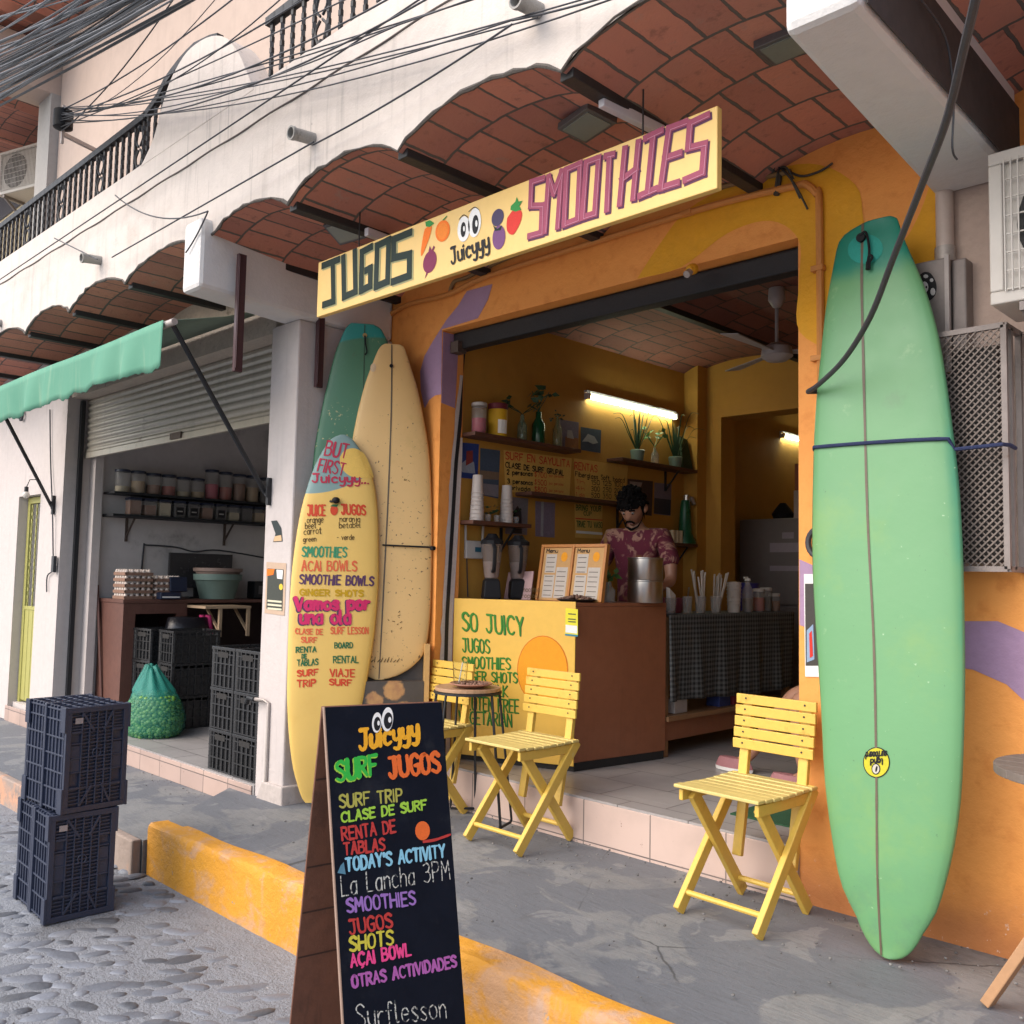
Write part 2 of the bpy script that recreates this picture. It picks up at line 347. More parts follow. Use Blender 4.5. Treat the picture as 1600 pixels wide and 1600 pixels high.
def m_vault_():
    t = NT('vault_brick'); uv = t.map(t.co.outputs['UV'], (1, 1, 1))
    uv = t.mix(.022, uv, t.comb(t.noise(9), t.noise(8, off=(4, 4, 4)), 0), 'ADD')
    b = t.brick(uv, (.60, .245, .165), (.35, .14, .108), (.13, .11, .095), .172, .36, .008)
    c = t.mix(t.step(t.noise(3.2, 5), .35, .7), b[0], (.45, .205, .145), 'MIX'); c = t.mix(.55, b[0], c)
    c = t.mix(t.math('MULTIPLY', t.step(t.noise(16, 5), .55, .75), .45), c, (.12, .065, .055))
    c = t.mix(t.math('MULTIPLY', t.step(t.noise(5, 5, .7, off=(2, 8, 1)), .60, .72), .45), c, (.34, .26, .22))
    c = t.mix(b[1], c, (.12, .103, .09)); t.bump(t.math('ADD', t.math('MULTIPLY', b[1], -1), t.math('MULTIPLY', t.noise(40, 4), .35)), .8, .012)
    return t.fin(c, .8)
m_vault = m_vault_()
def tint_vault():  # copy of the vault brick with the indoor shade multiplied into its colour
    m = m_vault.copy(); m.name = 'shade_darkened_brick'; bs = m.node_tree.nodes['Principled BSDF']; mx = m.node_tree.nodes.new('ShaderNodeMix'); mx.data_type = 'RGBA'; mx.blend_type = 'MULTIPLY'; mx.inputs[0].default_value = 1; lk = bs.inputs['Base Color'].links[0].from_socket; m.node_tree.links.new(lk, mx.inputs[6]); mx.inputs[7].default_value = (.42, .36, .34, 1); m.node_tree.links.new(mx.outputs[2], bs.inputs['Base Color']); return m
def tile_mat(name, c1, c2, mort, w_, h, axes, ms=.004, rough=.35, off=0, stain=None):
    t = NT(name); q = t.sep(); b = t.brick(t.comb(q['XYZ'.index(axes[0])], q['XYZ'.index(axes[1])], 0), c1, c2, mort, w_, h, ms, off)
    c = t.mix(t.math('MULTIPLY', t.step(t.noise(2.5, 5), .4, .75), .35), b[0], sc(c1, .6))
    if stain: c = t.mix(t.step(t.noise(22, 5, .7), .66, .72), c, stain)
    t.bump(t.math('MULTIPLY', b[1], -1), .5, .004); return t.fin(c, t.math('ADD', t.math('MULTIPLY', t.noise(6), .25), rough-.1))
m_floor = tile_mat('grey_floor_tile', (.36, .34, .33), (.32, .30, .295), (.10, .09, .085), .47, .36, 'XY', off=.5)
m_riser = tile_mat('pink_riser_tile', (.56, .42, .36), (.52, .39, .33), (.16, .13, .12), .47, .6, 'XZ', stain=(.22, .13, .10))
m_riser2 = tile_mat('small_riser_tile', (.50, .36, .30), (.40, .29, .25), (.14, .11, .10), .36, .6, 'XZ', stain=(.2, .12, .10))
def m_walk_():
    t = NT('sidewalk_concrete'); c = t.mix(t.noise(1.1, 6, .6, dist=.8), (.10, .108, .124), (.172, .18, .195))
    lt = t.step(t.noise(1.3, 6, .55, dist=1.0, off=(3, 1.3, 0)), .505, .54); c = t.mix(t.math('MULTIPLY', t.math('MULTIPLY', lt, .85), t.step(t.noise(6, 5, .7), .2, .6)), c, (.215, .215, .21))
    lt2 = t.step(t.noise(2.6, 5, .55, dist=.6, off=(8, 5, 0)), .60, .63); c = t.mix(t.math('MULTIPLY', lt2, .5), c, (.26, .26, .255))
    swirl = t.noise(4, 4, .6, t.map(t.obj, (1, 4.5, 1), rot=(0, 0, .25)), 2.2); c = t.mix(t.math('MULTIPLY', t.step(swirl, .5, .75), .4), c, (.085, .089, .097))
    c = t.mix(t.math('MULTIPLY', t.step(t.noise(7, 5, .7), .58, .72), .5), c, (.10, .10, .105))
    cr = t.voro(.55, 'DISTANCE_TO_EDGE', 0, t.mix(.08, t.obj, t.comb(t.noise(5), t.noise(5, off=(3, 3, 0)), 0), 'ADD')); ck = t.math('MULTIPLY', t.step(cr, .004, .001), t.step(t.noise(.9, 2, off=(5, 5, 0)), .52, .6))
    c = t.mix(t.math('MULTIPLY', ck, .8), c, (.05, .05, .05))
    t.bump(t.math('ADD', t.math('MULTIPLY', t.noise(30, 6, .7), .5), t.math('MULTIPLY', swirl, .5)), .35, .02); return t.fin(c, .75)
m_walk = m_walk_()
def m_street_():
    t = NT('street_cobble_cement'); vv = t.mix(.12, t.obj, t.comb(t.noise(3), t.noise(3, off=(5, 2, 0)), 0), 'ADD')
    c = t.mix(t.noise(2.2, 6, .65), (.16, .17, .192), (.26, .272, .295))
    c = t.mix(t.math('MULTIPLY', t.step(t.noise(1.3, 5, .6, off=(1, 6, 0)), .56, .72), .7), c, (.075, .076, .08))
    c = t.mix(t.math('MULTIPLY', t.step(t.noise(40, 4, .7), .5, .75), .5), c, (.10, .10, .103))
    c = t.mix(t.step(t.noise(26, 3, .6, off=(7, 7, 2)), .72, .76), c, (.36, .355, .35))
    t.bump(t.math('ADD', t.noise(14, 6, .7), t.math('MULTIPLY', t.noise(70, 4), .4)), .7, .03); return t.fin(c, .85)
m_street = m_street_()
def m_kerb_():
    t = NT('worn_yellow_kerb_paint'); x, y, z = t.sep()
    c = t.mix(t.noise(2.5, 5), (.56, .235, .014), (.68, .32, .025))
    wear = t.math('MULTIPLY', t.step(t.noise(3.2, 6, .7, t.map(t.obj, (1, 1, 1.4)), .6), .47, .66), .75); c = t.mix(wear, c, (.50, .30, .19))
    c = t.mix(t.math('MULTIPLY', t.step(t.noise(1.5, 4, .6, t.map(t.obj, (5, 5, .6))), .55, .72), .55), c, (.40, .31, .28))
    c = t.mix(t.step(t.noise(20, 5, .7), .645, .70), c, (.30, .27, .25)); c = t.mix(t.step(t.math('ADD', z, t.math('MULTIPLY', t.noise(12, 4), -.16)), .02, -.05), c, (.22, .19, .17))
    t.bump(t.noise(22, 6, .7), .6, .02); return t.fin(c, .7)
m_kerb = m_kerb_()

# ------------------------------------------------------------------ ground
mb = MB(); xs = [-60, -14] + [-12+.25*i for i in range(57)] + [5, 60]; ys = [-60, -6] + [-2+.25*i for i in range(21)] + [8, 60]
mb.sheet([[Vector((x, y, -.33 + (.02*math.sin(x*1.3)*math.sin(y*1.7) if -12 <= x <= 2.3 and -2 <= y < 2.4 else 0))) for x in xs] for y in ys])
tag(mb.build('street', m_street, smooth='all'), kind='structure')
# river stones set in the street's cement
mb = MB(); rs = random.Random(3); pts = []; gy = 2.5; row = 0
while gy > -.4:
    gx = -9.6 + (row % 2)*.07
    while gx < -1.2:
        if rs.random() < (.96 if gy < 1.9 else .72): pts.append((gx+rs.uniform(-.035, .035), gy+rs.uniform(-.03, .03), rs.uniform(.036, .064)*rs.uniform(.8, 1.3)))
        gx += .135
    gy -= .105; row += 1
for x, y, a in pts:
    zz = -.33 + .02*math.sin(x*1.3)*math.sin(y*1.7); th = rs.uniform(.3, 1.5); rz = Matrix.Rotation(th, 3, 'Z'); el = rs.uniform(1, 1.7)
    n = 9; rings = [(1, -.010), (.84, .001), (.5, .005)]; vs = []; h = rs.uniform(.5, 1.6)
    jj = [rs.uniform(.85, 1.12) for _ in range(n)]
    for r_, z in rings:
        for k in range(n):
            t = 2*math.pi*k/n; p = rz @ Vector((r_*a*el*math.cos(t)*jj[k], r_*a*.75*math.sin(t)*jj[k], 0)); vs.append(Vector((x+p.x, y+p.y, zz+z*h)))
    mb.add(vs, [(i*n+k, i*n+(k+1) % n, (i+1)*n+(k+1) % n, (i+1)*n+k) for i in range(2) for k in range(n)] + [tuple(range(2*n, 3*n))])
m_pebble = M('river_stone', (.135, .145, .168), .55, .35, 5, .3, 60, island=.9, spots=[((.21, .21, .215), 3, .55, .7), ((.06, .064, .072), 4, .6, .7)])
tag(mb.build('cobblestones', m_pebble, smooth='all'), kind='stuff', label='grey river stones set flush in the street cement', cat='cobblestones')
def rsub(p, q, n): return [Vector(p).lerp(Vector(q), i/n) for i in range(n)]
base = [(-5.57, 2.7, 0), (4, 2.7, 0), (4, 4.3, 0), (-6.1, 4.3, 0), (-6.14, 3.42, 0)]
tag(MB().prism([Vector((x, y, -.4)) for x, y, z in base], [Vector((x, y, -.025 if x < -5 else 0)) for x, y, z in base]).build('upper_sidewalk', m_walk), kind='structure')
base = [(-16, 2.56), (-5.6, 2.56), (-5.62, 2.75), (-6.0, 3.45), (-16, 3.45)]
tag(MB().prism([Vector((x, y, -.42)) for x, y in base], [Vector((x, y, -.125)) for x, y in base]).build('lower_sidewalk', m_walk), kind='structure')
m_lk = M('faded_kerb_paint', (.32, .25, .21), .85, .2, 2.5, .5, 22, spots=[((.50, .27, .17), 1.6, .52, .62), ((.17, .165, .16), 3, .58, .7)])
mb = MB(); mb.box((-16, 2.50, -.42), (-5.62, 2.56, -.121)); tag(mb.build('kerb', m_lk, bevel=.012), kind='structure')
mb = MB(); N = 60
def kz(x): return -.028 + .04*min(1, max(0, (x+5.57)/2.2))
prof = lambda x: [(2.585, -.42), (2.58+.006*math.sin(x*9), -.06), (2.586+.006*math.sin(x*14), kz(x)-.012), (2.60, kz(x)+.006*math.sin(x*11)), (2.72+.012*math.sin(x*7+1), kz(x)), (2.73, -.05), (2.73, -.42)]
rows = [[Vector((x, y, z)) for y, z in prof(x)] for x in [-5.59 + 9.6*i/N for i in range(N+1)]]
mb.sheet(rows); mb.add(rows[0], [tuple(range(7))]); tag(mb.build('yellow_kerb', m_kerb, smooth=True), kind='structure')

# grit and crumbs of dirt on street and pavement
mb = MB(); rg = random.Random(31)
for i in range(900):
    k = rg.random()
    if k < .45: x, y, z = rg.uniform(-9, -1), rg.uniform(.2, 2.5), -.332+.02*0
    elif k < .75: x, y, z = rg.uniform(-5.3, -.6), 4.2-abs(rg.gauss(0, .25)), .0
    elif k < .9: x, y, z = rg.uniform(-5.3, -.6), rg.uniform(2.75, 4.2), .0
    else: x, y, z = rg.uniform(-9, -6.2), 3.40-abs(rg.gauss(0, .15)), -.125
    if k < .45: z = -.33 + .02*math.sin(x*1.3)*math.sin(y*1.7)
    if x < -5 and z == 0: z = -.02
    mb.ball((x, y, z+.001), rg.choice((.003, .004, .005, .008)), 4, .6)
tag(mb.build('grit', M('pale_grit', (.15, .145, .14), .9, .5, 60, island=.8), smooth='all'), kind='stuff', label='fine grit and crumbs scattered on the pavement and street', cat='grit')
# ------------------------------------------------------------------ the building
B = thing('shop_building', 'cream two storey corner of shops with brick vaulted canopy and orange juice shop front', 'building', (-4, 4, 0))
ZS, RISE, YP = 3.55, .125, 2.70
CUSP = [-11.9, -10.8, -9.72, -8.685, -7.66, -6.6, -5.42, -4.46, -3.49, -2.43, -1.33, -.25, .85, 1.95]
def zarch(x):
    for a, b in zip(CUSP, CUSP[1:]):
        if a <= x <= b:
            q = (x-(a+b)/2)/((b-a)/2); return ZS + RISE*(max(0, 1-q*q))**.75
    return ZS
# parapet with scalloped lower edge
xs = []
for a, b in zip(CUSP, CUSP[1:]): xs += [a+(b-a)*i/16 for i in range(16)]
xs.append(CUSP[-1]); rj = random.Random(5); mb = MB()
zb = {x: zarch(x)+rj.uniform(-.004, .004) for x in xs}
mb.sheet([[Vector((x, YP, zb[x])) for x in xs], [Vector((x, YP-.004, 3.95)) for x in xs], [Vector((x, YP, 4.15)) for x in xs]])
mb.sheet([[Vector((x, YP, 4.15)) for x in xs], [Vector((x, YP+.02, 4.165)) for x in xs], [Vector((x, YP+.02, 4.41)) for x in xs], [Vector((x, YP+.17, 4.415)) for x in xs], [Vector((x, YP+.17, 3.7)) for x in xs]])
mb.build('parapet', m_cream, B)
mb = MB(); mb.tube([Vector((x, YP-.003, 4.157+.004*math.sin(x*9))) for x in xs[::2]], .006, 5); mb.build('drip_groove', M('grimy_groove', (.12, .10, .09), .9), B)
hp = [(-6.50, 4.40), (-6.42, 4.45), (-6.30, 4.55), (-6.2, 4.72), (-6.08, 4.88), (-5.9, 4.98), (-5.72, 5.0), (-5.5, 4.965), (-5.3, 4.87), (-5.13, 4.70), (-5.02, 4.54), (-4.93, 4.40)]
hq = spline([(a, 0, b) for a, b in hp], 3)
mb = MB(); mb.prism([Vector((p.x, YP+.018, p.z)) for p in hq], [Vector((p.x, YP+.19, p.z)) for p in hq]); mb.build('parapet_hump', m_cream, B, smooth=True)
# ragged cement line along the scallops
mb = MB()
pt = [Vector((x, YP-.004+rj.uniform(-.006, .006), zb[x]+rj.uniform(-.004, .005))) for x in xs]
mb.tube(pt, [.007+rj.uniform(-.003, .006) for _ in pt], 6); mb.build('cement_edge', m_grout, B, smooth=True)
# brick vaults, one per bay, and the steel beams between them
def vault(x0, x1, y0, y1, name='brick_vault', zs=None, rise=RISE, parent=None, m=None):
    mb = MB(); n = 12; s_ = 0; last = None; uv = []; zs = ZS if zs is None else zs; cols = []
    for i in range(n+1):
        x = x0+(x1-x0)*i/n; q = 2*i/n-1; p = Vector((x, 0, zs+rise*(max(0, 1-q*q))**.75))
        if last: s_ += (p-last).length
        last = p; cols.append((p, s_))
    du = -int(x0*97) % 7*.31
    rows = [[Vector((p.x, y, p.z)) for p, _ in cols] for y in (y0, y1)]; mb.sheet(rows)
    mb.uv = [(s_+du, y+du) for y in (y0, y1) for _, s_ in cols]
    return mb.build(name, m or m_vault, parent or B, smooth='all')
for a, b in zip(CUSP, CUSP[1:]): vault(a, b, YP+.005, 4.30 if a > -5.45 else 3.70)
for c in CUSP[1:-1]:
    y1 = 4.30 if c > -5.45 else 3.7
    mb = MB(); mb.box((c-.035, YP+.03, ZS-.022), (c+.035, y1, ZS+.03)); mb.build('steel_beam', m_steel, B, bevel=.004)
MB().box((-16, YP+.16, 3.72), (4, 14, 3.9)).build('floor_slab', m_grey, B)
# canopy beams over the pillars
def cbeam(x0, x1, yf, dx0=0, dx1=0, m=m_white):
    mb = MB(); zt = 3.7; zbm = 3.25; rr = .05
    def sec(y, dx, dxb, r_):
        return [Vector((x0+dx, y, zbm)), Vector((x1+dxb, y, zbm)), Vector((x1+dxb, y, zt)), Vector((x0+dx, y, zt))]
    mb.prism(sec(yf, 0, 0, rr), sec(4.24, dx0, dx1, rr)); return mb.build('canopy_beam', m, B, bevel=.03)
cbeam(-5.56, -5.33, 2.62, -.27, -.14)
cbeam(-1.41, -1.16, 2.62, -.12, -.03)
m_dark_face = M('dark_beam_side', (.055, .045, .042), .85, .3, 3, .2, 30)  # much darker colour for the right face of the white beam
MB().prism([Vector((-1.155, 2.66, 3.262)), Vector((-1.155, 2.66, 3.55)), Vector((-1.184, 4.24, 3.55)), Vector((-1.184, 4.24, 3.262))], [Vector((-1.15, 2.66, 3.262)), Vector((-1.15, 2.66, 3.55)), Vector((-1.18, 4.24, 3.55)), Vector((-1.18, 4.24, 3.262))]).build('dark_beam_face', m_dark_face, B)
# pillar between the two shops
mb = MB(); mb.box((-5.82, 3.43, -.16), (-5.47, 4.24, 3.25)); mb.build('pillar', m_pillar, B, bevel=.012)
mb = MB(); mb.prism([Vector((-5.83, 3.40, -.16)), Vector((-5.42, 3.40, -.16)), Vector((-5.40, 3.9, -.16)), Vector((-5.83, 3.9, -.16))], [Vector((-5.69, 3.405, .095)), Vector((-5.44, 3.405, .095)), Vector((-5.42, 3.9, .095)), Vector((-5.69, 3.9, .095))]); mb.build('pillar_plinth', M('pillar_plinth', (.48, .42, .385), .85, .2, 4, .5, 25, spots=[((.22, .18, .16), 5, .58, .7)]), B, bevel=.01)
# juice shop front wall
Y0 = 4.24; OX0, OX1, OZ = -4.905, -2.20, 3.235
mb = MB(); mb.box((-5.60, Y0, -.1), (OX0, Y0+.21, OZ)); mb.box((OX1, Y0, -.1), (3.5, Y0+.21, OZ)); mb.box((-5.60, Y0, OZ), (3.5, Y0+.21, 3.78)); mb.build('front_wall', m_orange, B)
W = Plane((0, Y0, 0), (1, 0, 0), (0, 0, 1))
def mural(pts, m, off=.003, curved=True): return patch(W, B, pts, m, off, 'mural_paint', curved=curved)
mural([(730, 455), (770, 444), (763, 468), (747, 497.5), (691, 514.5), (690, 616), (680, 618), (671, 625), (664, 638), (658, 610), (657, 580), (664, 556), (677, 533), (698, 500), (716, 478)], m_purple, curved=False)
patch(W, B, [(-3.2, OZ+.005), (-3.05, 3.40), (-2.85, 3.56), (-2.5, 3.62), (-2.14, 3.60), (-1.9, 3.42), (-1.85, 3.2), (-1.70, 3.08), (-1.6, 3.2), (-1.508, 3.42), (-1.508, 3.05), (-1.6, 2.85), (-1.72, 2.70), (-1.95, 2.62), (-2.19, 2.75), (-2.195, 3.0), (-2.195, 3.22), (-2.35, 3.36), (-2.6, 3.36), (-2.9, 3.24)], m_amber, .003, 'mural_paint', px=False, curved=True)
patch(W, B, [(-1.52, 1.35), (-1.30, 1.36), (-1.1, 1.28), (-.6, .95), (.2, .7), (.2, .25), (-.5, .6), (-1.0, .86), (-1.16, 1.0), (-1.27, 1.10), (-1.40, 1.15), (-1.52, 1.16)], m_purple, .003, 'mural_paint', px=False)
patch(W, B, [(-2.196, 1.62), (-2.05, 1.56), (-1.98, 1.50), (-1.98, 1.2), (-2.05, 1.26), (-2.196, 1.30)], m_purple, .003, 'mural_paint', px=False)
# reveal of the mural's lilac stripe, shutter guides
MB().prism([Vector((OX0+.002, Y0+.004, 2.72)), Vector((OX0+.002, Y0+.13, 2.70)), Vector((OX0+.002, Y0+.15, 3.225)), Vector((OX0+.002, Y0+.004, 3.225))], [Vector((OX0+.006, Y0+.004, 2.72)), Vector((OX0+.006, Y0+.13, 2.70)), Vector((OX0+.006, Y0+.15, 3.225)), Vector((OX0+.006, Y0+.004, 3.225))]).build('mural_paint', m_purple, B)
m_wjamb = M('chipped_white_jamb', (.60, .53, .50), .8, .15, 8, .5, 30)
def jy(z, a): return Y0+a+(0 if z < 1.2 else .05*(z-1.2)/1.1 if z < 2.3 else .05+.07*(z-2.3)/.7)
rj = random.Random(8); zz = [.245+.09*i for i in range(31)]
mb = MB(); mb.sheet([[Vector((OX0+.004+rj.uniform(0, .002), jy(z, .052)+rj.uniform(-.008, .008), z)) for z in zz], [Vector((OX0+.004, jy(z, .088), z)) for z in zz]]); mb.build('chipped_jamb', m_wjamb, B)
mb = MB(); mb.sheet([[Vector((OX0+.007, jy(z, .084), z)) for z in zz+[3.2]], [Vector((OX0+.007, min(jy(z, .118), Y0+.2), z)) for z in zz+[3.2]]]); mb.build('shutter_guide', m_black, B)
mb = MB(); mb.sheet([[Vector((OX0+.005, min(jy(z, .118), Y0+.2), z)) for z in zz[:26]], [Vector((OX0+.005, min(jy(z, .160), Y0+.21), z)) for z in zz[:26]]]); mb.build('jamb_edge', m_wjamb, B)
mb = MB(); mb.box((OX0, Y0+.10, 3.11), (OX1, Y0+.20, 3.232)); mb.build('shutter_box', m_black, B, bevel=.01)
mb = MB(); mb.box((OX0+.02, Y0+.06, 3.08), (OX0+.10, Y0+.14, 3.16)); mb.build('shutter_bracket', M('rusty_bracket', (.12, .09, .075), .6, .3, 20, metal=.5), B)
# tiled step and floors
mb = MB(); mb.box((OX0, Y0-.01, -.05), (OX1, Y0+.21, .243)); mb.build('step_slab', m_floor, B)
mb = MB(); mb.box((OX0, Y0-.022, -.02), (OX1, Y0-.012, .232)); mb.build('step_riser', m_riser, B, bevel=.003)
mb = MB(); mb.box((-5.0, Y0+.212, -.05), (-1.5, 10, .243)); mb.build('shop_floor', m_floor, B)
# inside of the juice shop
m_shaded_vault = tint_vault()
XL = -4.95
mb = MB(); mb.box((XL-.15, Y0+.215, .243), (XL, 10, 3.7)); mb.build('side_wall', m_yint, B)
mb = MB(); mb.box((-1.62, Y0+.215, .243), (-1.5, 10, 3.7)); mb.build('side_wall', m_yint, B)
mb = MB(); mb.box((XL, 7.45, .243), (-4.64, 7.7, 3.7)); mb.box((-4.64, 7.45, 3.03), (-1.62, 7.7, 3.7)); mb.build('back_wall', m_yint, B)
MB().box((XL+.002, 7.30, .243), (-4.80, 7.45, 3.7)).build('wall_pier', m_yint, B)
MB().box((XL, 9.85, .243), (-1.62, 10, 3.7)).build('rear_wall', m_yint, B)
for i in range(3): vault(XL+i*1.11, XL+(i+1)*1.11, Y0+.215, 7.45, 'ceiling_vault', 3.46, .1, None, m_shaded_vault)
for i in (1, 2): MB().box((XL+i*1.11-.03, Y0+.22, 3.43), (XL+i*1.11+.03, 7.44, 3.48)).build('ceiling_joist', m_steel, B)
# wall to the right of the juice shop
patch(W, B, [(-1.504, 1.57), (.8, 1.57), (.8, 3.3), (-1.504, 3.3)], m_pink, .004, 'pink_render', px=False)
# left shop
LX0, LX1, LY = -9.66, -5.82, 3.43
mb = MB(); mb.box((-14, LY, -.12), (LX0-1.28, LY+.25, 3.75)); mb.box((LX0-.62, LY, .07), (LX0, LY+.25, 3.75)); mb.box((LX0-1.28, LY, 2.28), (LX0-.62, LY+.25, 3.75)); mb.box((LX0-1.28, LY+.05, -.12), (LX0, LY+.25, .07)); mb.build('shop_wall', m_pillar, B)
mb = MB(); mb.box((LX0, LY+.03, 3.22), (LX1, LY+.25, 3.74)); mb.build('lintel', m_rough, B)
mb = MB(); mb.box((LX0, LY-.005, -.13), (LX1, LY+.4, .045)); mb.box((LX0-.2, LY+.4, -.13), (LX1, 8.2, .045)); mb.build('shop_floor', m_floor, B)
mb = MB(); mb.box((LX0-1.3, LY-.016, -.125), (LX1-.02, LY-.006, .036)); mb.build('step_riser', m_riser2, B, bevel=.003)
mb = MB(); mb.box((LX0, LY+.25, .045), (LX0+.14, LY+.33, 3.2)); mb.build('door_jamb', m_pillar, B)
m_lw = M('dull_white_wall', (.56, .52, .50), .85, .12, 1.4, .1, 40, spots=[((.24, .21, .2), 1.3, .58, .75)])
mb = MB(); mb.box((LX0-.1, LY+.33, .045), (LX0+.06, 8.2, 3.7)); mb.box((LX0, 8.0, .045), (LX1, 8.2, 3.7)); mb.box((LX1, LY+.82, .045), (LX1+.06, 8.0, 3.7)); mb.build('shop_inner_wall', m_lw, B)
MB().box((LX0, LY+.33, 3.4), (LX1, 8.2, 3.5)).build('shop_ceiling', m_grey, B)
# roller shutter, half up
m_shut = M('galvanised_shutter', (.46, .42, .35), .45, .12, 3, .1, 60, metal=.35, spots=[((.25, .2, .16), 4, .62, .75)], streak=.3)
mb = MB(); zz = []; z = 2.67
while z < 3.30: zz += [(z, .0), (z+.018, .014), (z+.036, .014), (z+.054, 0)]; z += .062
mb.sheet([[Vector((x, LY+.20-d, z)) for x in (LX0+.02, LX1-.005)] for z, d in zz]); mb.box((LX0+.02, LY+.18, 2.62), (LX1-.005, LY+.215, 2.675)); mb.build('roller_shutter', m_shut, B)
MB().box((-7.72, LY+.165, 2.635), (-7.52, LY+.18, 2.69)).build('shutter_lock', M('rusty_bracket', (.1, .09, .08)), B)
mb = MB(); mb.box((LX0+.004, LY+.12, .045), (LX0+.05, LY+.16, 3.2)); mb.build('shutter_guide', m_black, B)
# tap and pipe on the pillar
m_galv = M('weathered_pipe', (.42, .37, .34), .5, .2, 12, .1, 60, metal=.3)
mb = MB(); mb.tube([Vector((-5.66, 3.42, .10)), Vector((-5.66, 3.42, .62)), Vector((-5.70, 3.40, .635)), Vector((-5.80, 3.39, .635))], .013, 8); mb.build('water_pipe', m_galv, B, smooth=True)
MB().tube([Vector((-5.79, 3.385, .635)), Vector((-5.86, 3.38, .64)), Vector((-5.885, 3.38, .60))], .018, 8).build('tap', m_black, B, smooth=True)
# drain spouts in the parapet
m_sp = M('grey_clay_spout', (.34, .325, .30), .8, .2, 20, .3, 50, spots=[((.15, .14, .13), 9, .55, .7)])
for x, z in ((-9.37, 3.77), (-7.09, 3.84), (-4.23, 3.855), (-2.56, 3.86), (-.9, 3.86)):
    mb = MB(); mb.lathe([(.034, 0), (.034, .13), (.038, .135), (.038, .155), (.029, .155), (.028, .02)], n=14, m=Matrix.Rotation(R(96), 3, 'X')); mb.v = [p+Vector((x, YP+.01, z)) for p in mb.v]; mb.build('drain_spout', m_sp, B, smooth=True)
# balcony railing
def railing(x0, x1, orn, top=lambda x: 4.85, bot=lambda x: 4.425):
    rl = mbr = MB(); n = max(8, int((x1-x0)/.1)); pts = [Vector((x0+(x1-x0)*i/n, 2.80, top(x0+(x1-x0)*i/n))) for i in range(n+1)]
    for p, q in zip(pts, pts[1:]): mbr.bar(p-(q-p)*.02, q+(q-p)*.02, .05, .045)
    rail = mbr.build('railing', m_black, B)
    x = x0+.05; k = 0
    while x < x1-.02:
        zt, zb_ = top(x), bot(x)
        if zt-zb_ > .06:
            mb = MB(); p = Vector((x, 2.80, zb_)); q = Vector((x, 2.80, zt)); nseg = max(2, int((zt-zb_)/.035))
            for i in range(nseg):
                a = p.lerp(q, i/nseg); b = p.lerp(q, (i+1)/nseg); ang = i*.8; mb.bar(a, b, .021, .021, (math.cos(ang), math.sin(ang), 0))
            mb.build('baluster', m_black, rail)
            if k in orn:
                mb = MB(); zm = (zt+zb_)/2; hh = (zt-zb_)/2
                for s_ in (-1, 1):
                    for f_ in (-1, 1):
                        mb.tube(spline([(x+.07, 2.80, zm+f_*hh*.9), (x+.07+s_*.035, 2.80, zm+f_*hh*.62), (x+.07+s_*.055, 2.8, zm+f_*hh*.3), (x+.07+s_*.012, 2.8, zm+f_*.012)], 4), .009, 5)
                for f_ in (-1, 1): mb.ball((x+.07, 2.8, zm+f_*hh*.72), .022, 5); mb.tube([(x+.07, 2.8, zm+f_*hh), (x+.07, 2.8, zm+f_*hh*.6)], .009, 5)
                mb.build('scroll', m_black, rail); x += .03
        k += 1; x += .115
    mb = MB(); mb.bar((x0, 2.80, bot(x0)+.012), (x1, 2.80, bot(x1)+.012), .03, .018); mb.build('bottom_rail', m_black, rail)
railing(-11.6, -6.62, {6, 13, 20, 27, 34, 40})
railing(-4.93, 1.5, {4, 11, 18, 25, 32})
def hz(x):
    for a, b in zip(hp, hp[1:]):
        if a[0] <= x <= b[0]: return a[1]+(b[1]-a[1])*(x-a[0])/(b[0]-a[0])
    return 4.42
def ht(x):
    q = [(-6.62, 4.86), (-6.45, 4.90), (-6.3, 5.0), (-6.1, 5.05), (-5.9, 5.08), (-5.6, 5.03), (-5.3, 4.90), (-4.93, 4.85)]
    for a, b in zip(q, q[1:]):
        if a[0] <= x <= b[0]: return a[1]+(b[1]-a[1])*(x-a[0])/(b[0]-a[0])
    return 4.85
railing(-6.64, -5.55, {}, ht, lambda x: max(4.42, hz(x) if x > -6.3 else 4.42)); 
# upper floor wall, its column and eave
mb = MB(); mb.box((-10.85, 3.60, 3.9), (3.5, 3.8, 7.6)); mb.build('upper_wall', m_upper, B)
mb = MB(); mb.box((-11.25, 3.5, 3.9), (-10.86, 3.9, 6.85)); mb.build('upper_column', m_grey, B)
mb = MB(); mb.prism([Vector((-11.35, 2.3, 6.85)), Vector((-10.9, 2.3, 6.85)), Vector((-10.86, 3.9, 6.85)), Vector((-11.3, 3.9, 6.85))], [Vector((-11.35, 2.3, 7.4)), Vector((-10.9, 2.3, 7.4)), Vector((-10.86, 3.9, 7.4)), Vector((-11.3, 3.9, 7.4))]); mb.build('upper_beam', m_upper, B)
mb = MB(); mb.box((-18, 4.3, 3.9), (-11.2, 4.5, 7.6)); mb.build('recessed_wall', M('faded_yellow_wall', (.52, .42, .26), .85, .15, 1.5, .2, 30, spots=[((.3, .25, .18), 2, .6, .75)]), B)
for i in range(4): vault(-15.0+i*1.1, -13.9+i*1.1, 2.2, 4.3, 'eave_vault', 7.42, .12)
for i in range(3): vault(-10.6+i*1.1, -9.5+i*1.1, 2.85, 3.6, 'eave_vault', 7.55, .12)
MB().box((-18, 2.9, 7.75), (4, 5, 7.9)).build('roof_slab', m_upper, B)
patch(Plane((0, 4.29, 0), (1, 0, 0), (0, 0, 1)), B, [(-16, 6.75), (-11.4, 6.75), (-11.4, 7.3), (-16, 7.3)], M('dark_opening', (.035, .03, .04), .8), .003, 'window', px=False)
